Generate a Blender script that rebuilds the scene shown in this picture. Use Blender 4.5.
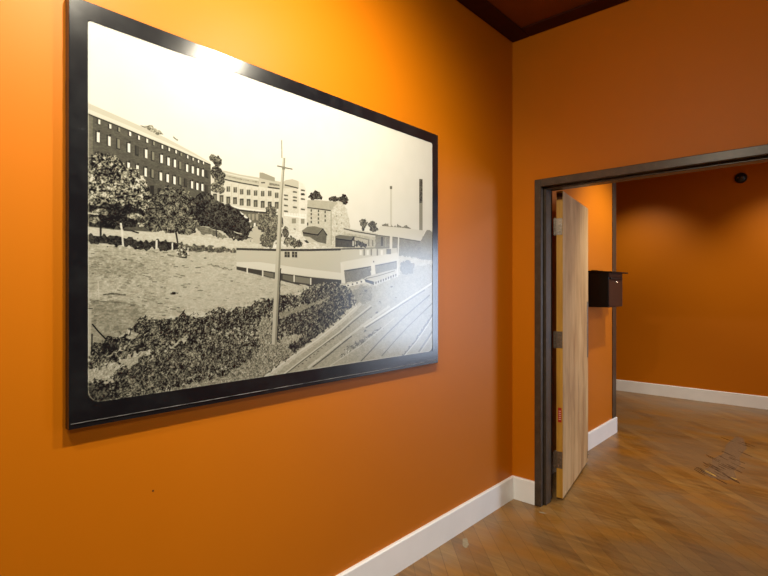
import bpy, bmesh, math, random
import numpy as np
from mathutils import Vector, Matrix

R = math.radians
sc = bpy.context.scene
C = sc.collection
for o in list(bpy.data.objects):
    bpy.data.objects.remove(o)

# ------------------------------------------------------------------ camera
F_PX = 503.0
EYE = (1.687, 0.0, 1.448)
cd = bpy.data.cameras.new('camera')
cam = bpy.data.objects.new('camera', cd)
C.objects.link(cam)
cam.location = EYE
cam.rotation_euler = (R(90), 0, R(42.2))
cd.sensor_width = 36.0
cd.lens = 36.0 * F_PX / 768.0
cd.shift_y = 1.0 / 768.0
cd.clip_start = 0.02
sc.camera = cam

# ------------------------------------------------------------------ world, light, exposure
w = bpy.data.worlds.new('world')
sc.world = w
w.use_nodes = True
w.node_tree.nodes['Background'].inputs[0].default_value = (0.55, 0.68, 1.0, 1)
w.node_tree.nodes['Background'].inputs[1].default_value = 1.0
sc.view_settings.view_transform = 'Standard'
sc.view_settings.look = 'None'
sc.view_settings.gamma = 1.0
sc.view_settings.use_curve_mapping = False
sc.view_settings.exposure = 0.0


def lamp(name, kind, loc, target, power, color, **kw):
    d = bpy.data.lights.new(name, kind)
    d.energy = power
    d.color = color
    for k, v in kw.items():
        setattr(d, k, v)
    o = bpy.data.objects.new(name, d)
    C.objects.link(o)
    o.location = loc
    if target is not None:
        o.rotation_euler = (Vector(target) - Vector(loc)).to_track_quat('-Z', 'Y').to_euler()
    return o


WARM = (1.0, 0.90, 0.70)
SOFT = (1.0, 0.97, 0.92)
# two track spots washing the picture
lamp('picture_spot_near', 'SPOT', (1.12, 0.72, 3.06), (0.0, 0.60, 1.60), 165, WARM, spot_size=R(165), spot_blend=1.0, shadow_soft_size=0.025)
lamp('picture_spot_far', 'SPOT', (0.99, 1.48, 2.76), (0.0, 1.55, 1.75), 95, WARM, spot_size=R(140), spot_blend=1.0, shadow_soft_size=0.04)
# hall downlights
lamp('hall_spot_mailbox', 'SPOT', (0.92, 4.72, 2.95), (0.25, 4.95, 1.2), 125, WARM, spot_size=R(95), spot_blend=0.7, shadow_soft_size=0.03)
lamp('hall_spot_end_near', 'SPOT', (-0.35, 6.55, 2.98), (-0.3, 7.6, 0.9), 75, WARM, spot_size=R(90), spot_blend=1.0, shadow_soft_size=0.05)
lamp('hall_spot_end_far', 'SPOT', (1.25, 6.55, 2.98), (1.25, 7.6, 0.9), 75, WARM, spot_size=R(90), spot_blend=1.0, shadow_soft_size=0.05)
# track spot behind the camera, then two unseen fills added for room and hall
lamp('doorway_spot', 'SPOT', (0.82, -0.20, 2.92), (0.55, 1.5, 1.5), 85, WARM, spot_size=R(160), spot_blend=1.0, shadow_soft_size=0.035)
lamp('room_fill', 'AREA', (3.2, -0.9, 3.05), (2.6, 0.6, 0.0), 42, SOFT, shape='DISK', size=0.8)
lamp('hall_fill', 'AREA', (2.8, 5.4, 3.05), (2.8, 5.4, 0.0), 40, SOFT, shape='DISK', size=0.8)
# daylight through the glazed end of the hall
lamp('hall_daylight', 'AREA', (4.6, 7.57, 1.25), (4.0, 0.0, 1.2), 160, (0.68, 0.80, 1.0), shape='RECTANGLE', size=1.7, size_y=1.9)


# ------------------------------------------------------------------ node helpers
def mat(name, base, rough=0.5, metal=0.0, spec=0.5, coat=0.0, coat_rough=0.1):
    m = bpy.data.materials.new(name)
    m.use_nodes = True
    b = m.node_tree.nodes['Principled BSDF']
    b.inputs['Base Color'].default_value = (*base, 1)
    b.inputs['Roughness'].default_value = rough
    b.inputs['Metallic'].default_value = metal
    b.inputs['Specular IOR Level'].default_value = spec
    b.inputs['Coat Weight'].default_value = coat
    b.inputs['Coat Roughness'].default_value = coat_rough
    return m


def nd(m, typ, **kw):
    n = m.node_tree.nodes.new(typ)
    for k, v in kw.items():
        setattr(n, k, v)
    return n


def ln(m, a, b):
    m.node_tree.links.new(a, b)


def mapped(m, scale=(1, 1, 1), rot=(0, 0, 0), coord='Object'):
    tc = nd(m, 'ShaderNodeTexCoord')
    mp = nd(m, 'ShaderNodeMapping')
    mp.inputs['Scale'].default_value = scale
    mp.inputs['Rotation'].default_value = rot
    ln(m, tc.outputs[coord], mp.inputs[0])
    return mp.outputs[0]


def noise(m, vec, scale, detail=4, rough=0.55):
    n = nd(m, 'ShaderNodeTexNoise')
    n.inputs['Scale'].default_value = scale
    n.inputs['Detail'].default_value = detail
    n.inputs['Roughness'].default_value = rough
    ln(m, vec, n.inputs['Vector'])
    return n.outputs[0]


def ramp(m, fac, stops):
    r = nd(m, 'ShaderNodeValToRGB')
    e = r.color_ramp.elements
    while len(e) < len(stops):
        e.new(0.5)
    for i, (p, c) in enumerate(stops):
        e[i].position = p
        e[i].color = (*c, 1)
    ln(m, fac, r.inputs[0])
    return r.outputs[0]


def mixc(m, fac, a, b, mode='MIX'):
    n = nd(m, 'ShaderNodeMix', data_type='RGBA', blend_type=mode)
    for s, v in ((n.inputs[0], fac), (n.inputs[6], a), (n.inputs[7], b)):
        if isinstance(v, (int, float)):
            s.default_value = v
        elif isinstance(v, tuple):
            s.default_value = (*v, 1)
        else:
            ln(m, v, s)
    return n.outputs[2]


def bump(m, h, strength, dist=0.002):
    b = nd(m, 'ShaderNodeBump')
    b.inputs['Strength'].default_value = strength
    b.inputs['Distance'].default_value = dist
    ln(m, h, b.inputs['Height'])
    ln(m, b.outputs[0], m.node_tree.nodes['Principled BSDF'].inputs['Normal'])


def base_in(m):
    return m.node_tree.nodes['Principled BSDF'].inputs['Base Color']


def srgb(r, g, b):
    f = lambda v: (v / 255 / 12.92) if v / 255 <= 0.04045 else ((v / 255 + 0.055) / 1.055) ** 2.4
    return (f(r), f(g), f(b))


# ------------------------------------------------------------------ materials
M_WALL = mat('orange_paint', (0.46, 0.150, 0.002), 0.46, spec=0.22)
v = mapped(M_WALL)
ln(M_WALL, ramp(M_WALL, noise(M_WALL, v, 1.3, 3), [(0.3, (0.49, 0.137, 0.0006)), (0.7, (0.51, 0.145, 0.0008))]), base_in(M_WALL))
bump(M_WALL, noise(M_WALL, v, 160, 3), 0.10, 0.001)

M_PLAIN = mat('off_white_paint', (0.62, 0.60, 0.56), 0.6, spec=0.3)
v = mapped(M_PLAIN)
ln(M_PLAIN, ramp(M_PLAIN, noise(M_PLAIN, v, 2, 3), [(0.3, (0.20, 0.19, 0.17)), (0.7, (0.24, 0.22, 0.20))]), base_in(M_PLAIN))

M_CEIL = mat('brown_ceiling_paint', (0.10, 0.035, 0.008), 0.8, spec=0.2)
v = mapped(M_CEIL)
ln(M_CEIL, ramp(M_CEIL, noise(M_CEIL, v, 4, 3), [(0.3, (0.17, 0.050, 0.006)), (0.7, (0.21, 0.062, 0.008))]), base_in(M_CEIL))
M_CEILSHADE = mat('dark_brown_ceiling_shade', (0.028, 0.008, 0.004), 0.7, spec=0.2)  # shade along the ceiling edge, put into the colour
v = mapped(M_CEILSHADE)
ln(M_CEILSHADE, ramp(M_CEILSHADE, noise(M_CEILSHADE, v, 9, 3), [(0.3, (0.040, 0.007, 0.002)), (0.7, (0.055, 0.010, 0.003))]), base_in(M_CEILSHADE))

M_BASE = mat('white_baseboard_paint', (0.72, 0.71, 0.68), 0.32, spec=0.5)
v = mapped(M_BASE)
ln(M_BASE, ramp(M_BASE, noise(M_BASE, v, 6, 4), [(0.3, (0.84, 0.84, 0.83)), (0.7, (0.88, 0.88, 0.87))]), base_in(M_BASE))

# diagonal hardwood strip floor
M_FLOOR = mat('diagonal_wood_floor', (0.3, 0.15, 0.05), 0.36, spec=0.5)
rot = (0, 0, R(45))
vp = mapped(M_FLOOR, rot=rot)
br = nd(M_FLOOR, 'ShaderNodeTexBrick', offset=0.37, offset_frequency=2)
br.inputs['Scale'].default_value = 1.0
br.inputs['Brick Width'].default_value = 0.95
br.inputs['Row Height'].default_value = 0.082
br.inputs['Mortar Size'].default_value = 0.002
br.inputs['Mortar Smooth'].default_value = 0.3
br.inputs['Color1'].default_value = (0.0, 0.0, 0.0, 1)
br.inputs['Color2'].default_value = (1.0, 1.0, 1.0, 1)
br.inputs['Mortar'].default_value = (0.35, 0.35, 0.35, 1)
ln(M_FLOOR, vp, br.inputs['Vector'])
plank = br.outputs['Color']
vg = mapped(M_FLOOR, scale=(1.3, 14, 1), rot=rot)
grain = noise(M_FLOOR, vg, 2.2, 6, 0.62)
vs = mapped(M_FLOOR, scale=(1.1, 5.0, 1), rot=rot)
streak = noise(M_FLOOR, vs, 1.5, 4, 0.6)
vl = mapped(M_FLOOR)
cloud = noise(M_FLOOR, vl, 1.1, 3, 0.5)
c_plank = ramp(M_FLOOR, plank, [(0.0, srgb(112, 74, 34)), (0.5, srgb(162, 112, 50)), (1.0, srgb(202, 152, 84))])
c_grain = ramp(M_FLOOR, grain, [(0.36, srgb(84, 52, 22)), (0.5, srgb(160, 108, 48)), (0.64, srgb(212, 160, 92))])
c1 = mixc(M_FLOOR, 0.42, c_plank, c_grain)
c_str = ramp(M_FLOOR, streak, [(0.36, srgb(112, 76, 38)), (0.52, srgb(172, 118, 46)), (0.66, srgb(182, 142, 88))])
c2 = mixc(M_FLOOR, 0.28, c1, c_str)
c_wear = ramp(M_FLOOR, cloud, [(0.42, (0, 0, 0)), (0.60, (0.62, 0.62, 0.62))])
c3 = mixc(M_FLOOR, c_wear, c2, srgb(158, 128, 94))
vo = mapped(M_FLOOR, scale=(1.0, 1.9, 1), rot=rot)
c_am = ramp(M_FLOOR, noise(M_FLOOR, vo, 1.7, 2, 0.5), [(0.5, (0, 0, 0)), (0.66, (0.55, 0.55, 0.55))])
c3 = mixc(M_FLOOR, c_am, c3, srgb(190, 122, 26))
c4 = mixc(M_FLOOR, ramp(M_FLOOR, br.outputs['Fac'], [(0.0, (0, 0, 0)), (1.0, (0.35, 0.35, 0.35))]), c3, srgb(74, 46, 22))
c4 = mixc(M_FLOOR, 1.0, c4, (0.62, 0.67, 0.68), 'MULTIPLY')
ln(M_FLOOR, c4, base_in(M_FLOOR))
rr = nd(M_FLOOR, 'ShaderNodeMapRange')
rr.inputs['To Min'].default_value = 0.20
rr.inputs['To Max'].default_value = 0.46
ln(M_FLOOR, streak, rr.inputs[0])
ln(M_FLOOR, rr.outputs[0], M_FLOOR.node_tree.nodes['Principled BSDF'].inputs['Roughness'])
bump(M_FLOOR, grain, 0.10, 0.002)

M_METAL = mat('dark_bronze_metal', srgb(74, 62, 52), 0.32, metal=0.05, spec=0.35)
v = mapped(M_METAL)
ln(M_METAL, ramp(M_METAL, noise(M_METAL, v, 26, 5), [(0.3, srgb(60, 50, 40)), (0.62, srgb(72, 60, 48)), (0.8, srgb(96, 84, 70))]), base_in(M_METAL))
bump(M_METAL, noise(M_METAL, v, 40, 4), 0.15, 0.001)
M_HINGE = mat('brushed_hinge_steel', srgb(150, 142, 132), 0.35, metal=0.85)
v = mapped(M_HINGE, scale=(1, 1, 9))
ln(M_HINGE, ramp(M_HINGE, noise(M_HINGE, v, 30, 3), [(0.3, srgb(118, 106, 94)), (0.7, srgb(158, 146, 132))]), base_in(M_HINGE))
M_SCREW = mat('bright_screw_steel', srgb(215, 212, 205), 0.25, metal=0.9)
v = mapped(M_SCREW)
ln(M_SCREW, ramp(M_SCREW, noise(M_SCREW, v, 60, 2), [(0.3, srgb(205, 202, 195)), (0.7, srgb(225, 222, 216))]), base_in(M_SCREW))

M_VENEER = mat('birch_veneer', srgb(200, 164, 118), 0.45, spec=0.35)
v = mapped(M_VENEER, scale=(9, 9, 0.8))
g1 = noise(M_VENEER, v, 1.6, 5, 0.6)
v2 = mapped(M_VENEER, scale=(3.2, 3.2, 0.9))
g2 = noise(M_VENEER, v2, 2.3, 3, 0.6)
cv = mixc(M_VENEER, 0.5, ramp(M_VENEER, g1, [(0.30, srgb(166, 128, 84)), (0.5, srgb(194, 158, 110)), (0.70, srgb(212, 180, 134))]),
          ramp(M_VENEER, g2, [(0.38, srgb(152, 112, 74)), (0.5, srgb(196, 160, 112)), (0.64, srgb(214, 182, 134))]))
ln(M_VENEER, cv, base_in(M_VENEER))
M_EDGE = mat('yellow_wood_edge', srgb(190, 138, 50), 0.5, spec=0.3)
v = mapped(M_EDGE, scale=(20, 20, 1))
ln(M_EDGE, ramp(M_EDGE, noise(M_EDGE, v, 2, 4), [(0.3, srgb(172, 120, 38)), (0.7, srgb(204, 152, 62))]), base_in(M_EDGE))
M_EDGEDARK = mat('brown_wood_plug', srgb(92, 52, 22), 0.6, spec=0.2)
v = mapped(M_EDGEDARK)
ln(M_EDGEDARK, ramp(M_EDGEDARK, noise(M_EDGEDARK, v, 60, 3), [(0.3, srgb(78, 44, 18)), (0.7, srgb(108, 62, 28))]), base_in(M_EDGEDARK))
M_RED = mat('red_label', srgb(176, 34, 18), 0.4, spec=0.4)
v = mapped(M_RED)
ln(M_RED, ramp(M_RED, noise(M_RED, v, 90, 2), [(0.35, srgb(160, 28, 14)), (0.7, srgb(186, 42, 24))]), base_in(M_RED))
M_LABELINK = mat('pale_label_print', srgb(214, 180, 160), 0.5)

M_FRAME = mat('glossy_black_frame', (0.008, 0.008, 0.010), 0.24, spec=0.55)
v = mapped(M_FRAME)
fn = noise(M_FRAME, v, 7, 6, 0.7)
ln(M_FRAME, ramp(M_FRAME, fn, [(0.45, (0.006, 0.006, 0.008)), (0.66, (0.012, 0.013, 0.015)), (0.78, (0.05, 0.05, 0.052))]), base_in(M_FRAME))
rr = nd(M_FRAME, 'ShaderNodeMapRange')
rr.inputs['To Min'].default_value = 0.15
rr.inputs['To Max'].default_value = 0.24
ln(M_FRAME, fn, rr.inputs[0])
ln(M_FRAME, rr.outputs[0], M_FRAME.node_tree.nodes['Principled BSDF'].inputs['Roughness'])

M_BEAD = mat('grey_frame_highlight', srgb(120, 118, 116), 0.4, spec=0.5)  # highlight along the lower rail, put into a pale grey
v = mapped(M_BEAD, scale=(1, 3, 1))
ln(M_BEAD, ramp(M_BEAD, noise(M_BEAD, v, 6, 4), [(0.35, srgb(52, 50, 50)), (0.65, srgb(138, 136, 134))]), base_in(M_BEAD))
M_PRINT = mat('laminated_photo_print', (0.5, 0.5, 0.45), 0.20, spec=0.5)
at = nd(M_PRINT, 'ShaderNodeAttribute', attribute_name='ink')
v = mapped(M_PRINT)
pn = noise(M_PRINT, v, 420, 2, 0.5)
ln(M_PRINT, mixc(M_PRINT, 0.06, at.outputs['Color'], ramp(M_PRINT, pn, [(0.3, (0.55, 0.55, 0.55)), (0.7, (1.0, 1.0, 1.0))]), 'MULTIPLY'), base_in(M_PRINT))

M_BOX = mat('black_enamel_mailbox', (0.006, 0.005, 0.005), 0.4, spec=0.2)
v = mapped(M_BOX)
ln(M_BOX, ramp(M_BOX, noise(M_BOX, v, 40, 3), [(0.3, (0.004, 0.0035, 0.0035)), (0.7, (0.006, 0.005, 0.005))]), base_in(M_BOX))
M_BOXFRONT = mat('brown_reflection_mailbox_front', (0.045, 0.018, 0.009), 0.5, spec=0.08)  # brown reflection on the black front, put into its colour
v = mapped(M_BOXFRONT)
ln(M_BOXFRONT, ramp(M_BOXFRONT, noise(M_BOXFRONT, v, 30, 3), [(0.3, (0.042, 0.014, 0.005)), (0.7, (0.052, 0.018, 0.006))]), base_in(M_BOXFRONT))
M_BLACK = mat('black_plastic', (0.010, 0.010, 0.011), 0.3)
v = mapped(M_BLACK)
ln(M_BLACK, ramp(M_BLACK, noise(M_BLACK, v, 50, 2), [(0.3, (0.008, 0.008, 0.009)), (0.7, (0.013, 0.013, 0.014))]), base_in(M_BLACK))
M_SCRATCH = mat('dark_gouge', srgb(70, 46, 26), 0.7, spec=0.2)
M_WORN = mat('worn_grey_brown_wood', srgb(132, 104, 70), 0.55, spec=0.3)
M_BARE = mat('bare_yellow_wood', srgb(226, 184, 84), 0.6, spec=0.2)
M_PUTTY = mat('grey_putty', srgb(166, 152, 128), 0.6, spec=0.2)
for m_, a_, b_ in ((M_SCRATCH, srgb(58, 38, 22), srgb(88, 60, 34)), (M_WORN, srgb(108, 84, 56), srgb(132, 102, 70)),
                   (M_BARE, srgb(214, 168, 70), srgb(236, 200, 104)), (M_PUTTY, srgb(140, 128, 104), srgb(160, 148, 124)),
                   (M_LABELINK, srgb(206, 170, 150), srgb(222, 190, 170))):
    v = mapped(m_)
    ln(m_, ramp(m_, noise(m_, v, 50, 3), [(0.3, a_), (0.7, b_)]), base_in(m_))
M_GLASS = mat('window_glass', (0.9, 0.95, 1.0), 0.02)
M_GLASS.node_tree.nodes['Principled BSDF'].inputs['Transmission Weight'].default_value = 1.0


# ------------------------------------------------------------------ geometry helpers
def box(bm, x0, x1, y0, y1, z0, z1, bev=0.0, seg=2, mi=0):
    vs = [bm.verts.new(p) for p in ((x0, y0, z0), (x1, y0, z0), (x1, y1, z0), (x0, y1, z0), (x0, y0, z1), (x1, y0, z1), (x1, y1, z1), (x0, y1, z1))]
    fs = [bm.faces.new([vs[i] for i in q]) for q in ((3, 2, 1, 0), (4, 5, 6, 7), (0, 1, 5, 4), (1, 2, 6, 5), (2, 3, 7, 6), (3, 0, 4, 7))]
    for f in fs:
        f.material_index = mi
    if bev > 0:
        es = list({e for f in fs for e in f.edges})
        bmesh.ops.bevel(bm, geom=es, offset=bev, segments=seg, affect='EDGES', profile=0.5)
    return bm


def cyl(bm, p0, p1, r0, r1=None, n=20):
    r1 = r0 if r1 is None else r1
    p0, p1 = Vector(p0), Vector(p1)
    d = (p1 - p0)
    q = d.to_track_quat('Z', 'Y').to_matrix().to_4x4()
    mtx = Matrix.Translation((p0 + p1) / 2) @ q
    bmesh.ops.create_cone(bm, cap_ends=True, segments=n, radius1=r0, radius2=r1, depth=d.length, matrix=mtx)
    return bm


def prism(bm, pts, axis, a0, a1):
    """polygon in the plane across axis, extruded from a0 to a1"""
    def P(p, a):
        q = list(p)
        q.insert(axis, a)
        return q
    A = [bm.verts.new(P(p, a0)) for p in pts]
    B = [bm.verts.new(P(p, a1)) for p in pts]
    n = len(pts)
    bm.faces.new(A)
    bm.faces.new(B[::-1])
    for i in range(n):
        bm.faces.new((A[i], A[(i + 1) % n], B[(i + 1) % n], B[i]))
    return bm


def obj(name, bm, mats, parent=None, smooth=False, loc=None):
    bmesh.ops.recalc_face_normals(bm, faces=bm.faces[:])
    me = bpy.data.meshes.new(name)
    bm.to_mesh(me)
    bm.free()
    for m_ in (mats if isinstance(mats, (list, tuple)) else [mats]):
        me.materials.append(m_)
    if smooth:
        for p in me.polygons:
            p.use_smooth = True
    o = bpy.data.objects.new(name, me)
    C.objects.link(o)
    if parent is not None:
        o.parent = parent
    if loc is not None:
        o.location = loc
    return o


def struct(name, bm, m_, parent=None):
    o = obj(name, bm, m_, parent)
    if parent is None:
        o['kind'] = 'structure'
    return o


def thing(name, label, cat, loc=(0, 0, 0), rz=0.0, kind=None):
    o = bpy.data.objects.new(name, None)
    C.objects.link(o)
    o.location = loc
    o.rotation_euler = (0, 0, rz)
    if label:
        o['label'] = label
        o['category'] = cat
    if kind:
        o['kind'] = kind
    return o


B = bmesh.new

# ------------------------------------------------------------------ setting
H = 3.17            # ceiling height
YD0, YD1 = 3.19, 3.34   # the wall with the doorway
YE = 5.35           # end of the left wall in the hall
YF = 7.58           # far wall of the hall
XR = 5.7
OX0, OX1, OZ = 0.200, 2.02, 2.15   # rough opening

struct('floor', box(B(), -3.2, XR + 0.15, -2.6, YF + 0.15, -0.12, 0.0), M_FLOOR)
struct('ceiling', box(B(), -3.2, XR + 0.15, -2.6, YF + 0.15, H, H + 0.12), M_CEIL)
wl = struct('wall_left', box(B(), -0.15, 0.0, -2.45, YE, 0.0, H), M_WALL)
bm = B()
box(bm, 0.0, OX0, YD0, YD1, 0.0, H)
box(bm, OX0, OX1, YD0, YD1, OZ, H)
box(bm, OX1, XR, YD0, YD1, 0.0, H)
struct('wall_front', bm, M_WALL)
bm = B()
box(bm, -3.05, 3.7, YF, YF + 0.15, 0.0, H)
box(bm, 3.7, 5.5, YF, YF + 0.15, 2.28, H)
box(bm, 3.7, 5.5, YF, YF + 0.15, 0.0, 0.2)
box(bm, 5.5, XR, YF, YF + 0.15, 0.0, H)
struct('wall_far', bm, M_WALL)
struct('wall_right', box(B(), XR, XR + 0.15, -2.45, YF, 0.0, H), M_PLAIN)
struct('wall_back', box(B(), -0.15, XR, -2.6, -2.45, 0.0, H), M_PLAIN)
struct('wall_hall', box(B(), -3.2, -3.05, YE, YF, 0.0, H), M_PLAIN)
struct('wall_corridor', box(B(), -3.05, -0.15, YE - 0.15, YE, 0.0, H), M_WALL)

# thin dark strips put in for the shaded band along the ceiling edge
bm = B()
box(bm, 0.0, 0.13, -2.45, YD0, H - 0.012, H, 0.008, 3)
struct('ceiling_shade_1', bm, M_CEILSHADE)
bm = B()
box(bm, 0.13, XR, YD0 - 0.13, YD0, H - 0.012, H, 0.008, 3)
struct('ceiling_shade_2', bm, M_CEILSHADE)


def baseboard(name, axis, fixed, sgn, a0, a1, h=0.154, t=0.018):
    bm = B()
    prof = [(0, 0), (t, 0), (t, h - 0.006), (t - 0.006, h), (0, h)]
    if axis == 'y':      # runs along y, face towards +x
        prism(bm, [(fixed + sgn * p, q) for p, q in prof], 1, a0, a1)
    else:
        prism(bm, [(fixed + sgn * p, q) for p, q in prof], 0, a0, a1)
    return struct(name, bm, M_BASE)


baseboard('baseboard_left', 'y', 0.0, 1, -2.45, YD0 - 0.018)
baseboard('baseboard_front', 'x', YD0, -1, 0.0, 0.1715)
baseboard('baseboard_hall', 'y', 0.0, 1, YD1, YE + 0.004)
baseboard('baseboard_far', 'x', YF, -1, -3.05, 3.7)

# metal corner strip at the end of the hall wall
bm = B()
box(bm, 0.0, 0.008, YE - 0.100, YE - 0.001, 0.156, H, 0.002, 1)
box(bm, -0.15, 0.008, YE - 0.001, YE + 0.003, 0.156, H, 0.002, 1)
struct('trim_3', bm, M_METAL)

# glazed end of the hall, out of view to the right: it gives the daylight
w1 = thing('window_1', None, None, kind='structure')
bm = B()
for a, b, c_, d in ((3.7, 3.76, 0.2, 2.28), (5.44, 5.5, 0.2, 2.28), (4.57, 4.63, 0.26, 2.22), (3.76, 5.44, 0.2, 0.26), (3.76, 5.44, 2.22, 2.28)):
    box(bm, a, b, YF + 0.02, YF + 0.10, c_, d, 0.004, 1)
obj('window_frame', bm, M_METAL, w1)
bm = B()
box(bm, 3.76, 4.57, YF + 0.055, YF + 0.061, 0.26, 2.22)
box(bm, 4.63, 5.44, YF + 0.055, YF + 0.061, 0.26, 2.22)
obj('pane', bm, M_GLASS, w1)

# ------------------------------------------------------------------ door
d1 = thing('door_1', None, None, kind='structure')
FX0, FX1, FZ = 0.172, 0.216, 2.177
bm = B()
# jambs and header: face, return, stop
FY0, FY1 = 3.168, 3.352
IX1 = 2.00
box(bm, FX0, FX1, FY0, FY1, 0.0, FZ, 0.003, 1)
box(bm, IX1, IX1 + 0.05, FY0, FY1, 0.0, FZ, 0.003, 1)
box(bm, FX1, IX1, FY0, FY1, FZ - 0.05, FZ, 0.003, 1)
obj('door_frame', bm, M_METAL, d1)
bm = B()
box(bm, FX1, FX1 + 0.016, 3.215, 3.295, 0.0, FZ - 0.05, 0.003, 1)
box(bm, IX1 - 0.016, IX1, 3.215, 3.295, 0.0, FZ - 0.05, 0.003, 1)
box(bm, FX1 + 0.016, IX1 - 0.016, 3.215, 3.295, FZ - 0.066, FZ - 0.05, 0.003, 1)
obj('door_stop', bm, M_METAL, d1)

# leaf: local x runs from the hinge edge, visible face at local y = -0.044
TH = 0.044
LW = 0.90
lf = bpy.data.objects.new('door_leaf', None)
C.objects.link(lf)
lf.parent = d1
lf.location = (0.2405, 3.3605, 0.014)
lf.rotation_euler = (0, 0, math.atan2(0.985, -0.172))
LH = 2.105
bm = B()
box(bm, 0.0015, LW - 0.0015, -TH, 0.0, 0.0, LH, 0.0015, 1)
obj('veneer', bm, M_VENEER, lf)
bm = B()
box(bm, -0.0005, 0.003, -TH + 0.0015, -0.0015, 0.002, LH - 0.001)
obj('edge_band', bm, M_EDGE, lf)
bm = B()
box(bm, -0.0014, 0.002, -TH + 0.004, -0.004, LH - 0.058, LH - 0.012, 0.0006, 1)
o = obj('edge_plug', bm, M_EDGEDARK, lf)
o['label'] = 'brown wooden plug'
bm = B()
box(bm, -0.0016, 0.001, -TH + 0.009, -0.011, 0.520, 0.620, 0.0008, 2, 0)
for k in range(5):
    box(bm, -0.0020, -0.0014, -TH + 0.013, -0.016, 0.538 + k * 0.014, 0.543 + k * 0.014, 0, 1, 1)
o = obj('fire_label', bm, [M_RED, M_LABELINK], lf)
o['label'] = 'small red label on the hinge edge'
bm = B()
box(bm, LW - 0.050, LW - 0.012, -TH - 0.004, -TH + 0.001, 0.870, 1.330, 0.0015, 2)
for zz in (0.885, 1.10, 1.315):
    cyl(bm, (LW - 0.031, -TH - 0.0036, zz), (LW - 0.031, -TH - 0.0055, zz), 0.004, 0.0035, 12)
o = obj('latch_plate', bm, M_HINGE, lf)
o['label'] = 'tall steel plate'
bm = B()
box(bm, LW - 0.034, LW - 0.014, -TH - 0.003, -TH + 0.001, 0.030, 0.090, 0.001, 1)
cyl(bm, (LW - 0.024, -TH - 0.002, 0.060), (LW - 0.024, -TH - 0.010, 0.060), 0.006, 0.005, 14)
obj('flush_bolt', bm, M_HINGE, lf)


def hinge(zc):
    h_ = 0.114
    bm = B()
    box(bm, -0.0032, 0.0, -TH + 0.003, 0.004, -h_ / 2, h_ / 2, 0.0006, 1)          # plate on the leaf edge
    for k in range(5):                                                          # knuckles of the barrel
        z0 = -h_ / 2 + k * h_ / 5
        cyl(bm, (-0.006, 0.0075, z0 + 0.0006), (-0.006, 0.0075, z0 + h_ / 5 - 0.0006), 0.0062, n=16)
    cyl(bm, (-0.006, 0.0075, -h_ / 2 - 0.004), (-0.006, 0.0075, h_ / 2 + 0.004), 0.0042, n=12)
    box(bm, -0.020, -0.006, 0.0115, 0.0145, -h_ / 2, h_ / 2, 0.0006, 1)         # plate on the jamb
    o = obj('hinge', bm, M_HINGE, lf, loc=(0, 0, zc))
    bm = B()
    for zz in (-0.040, -0.014, 0.014, 0.040):
        yy = -0.030 if abs(zz) < 0.03 else -0.014
        cyl(bm, (-0.003, yy, zz), (-0.0045, yy, zz), 0.0042, 0.0034, 12)
        cyl(bm, (-0.013, 0.0118, zz), (-0.013, 0.0100, zz), 0.0042, 0.0034, 12)
    obj('screw', bm, M_SCREW, o)


for zc in (1.862, 1.086, 0.262):
    hinge(zc)

# ------------------------------------------------------------------ framed photograph
PX = 0.032
Y0, Y1, Z0, Z1 = 0.516, 2.222, 1.107, 2.2475
t = thing('framed_photograph', 'large black-framed black and white photograph of mill buildings hung on the orange wall', 'picture', (0.0, (Y0 + Y1) / 2, (Z0 + Z1) / 2))
ox, oy, oz = t.location
prof = [(0.0, 0.016), (0.0, 0.0305), (0.0015, 0.032), (0.97, 0.032), (1.0, 0.0305), (1.0, 0.001), (0.0, 0.001)]
WL, WR, WT, WB = 0.050, 0.0515, 0.0545, 0.0685
bm = B()
rings = []
for sy, sz in ((0, 0), (1, 0), (1, 1), (0, 1)):
    ring = []
    for a, x_ in prof:
        y_ = (Y0 - a * WL) if sy == 0 else (Y1 + a * WR)
        z_ = (Z0 - a * WB) if sz == 0 else (Z1 + a * WT)
        ring.append(bm.verts.new((x_, y_ - oy, z_ - oz)))
    rings.append(ring)
n = len(prof)
for i in range(4):
    A, Bq = rings[i], rings[(i + 1) % 4]
    for j in range(n):
        bm.faces.new((A[j], A[(j + 1) % n], Bq[(j + 1) % n], Bq[j]))
obj('frame', bm, M_FRAME, t)
bm = B()
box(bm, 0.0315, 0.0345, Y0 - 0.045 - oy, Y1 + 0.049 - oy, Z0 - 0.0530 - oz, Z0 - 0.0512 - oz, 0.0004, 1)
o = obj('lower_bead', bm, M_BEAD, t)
o['label'] = 'thin highlight line painted grey along the lower rail'
bm = B()
box(bm, 0.001, 0.0285, Y0 + 0.0005 - oy, Y1 - 0.0005 - oy, Z0 + 0.0005 - oz, Z1 - 0.0005 - oz)
obj('backing_board', bm, M_FRAME, t)

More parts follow.
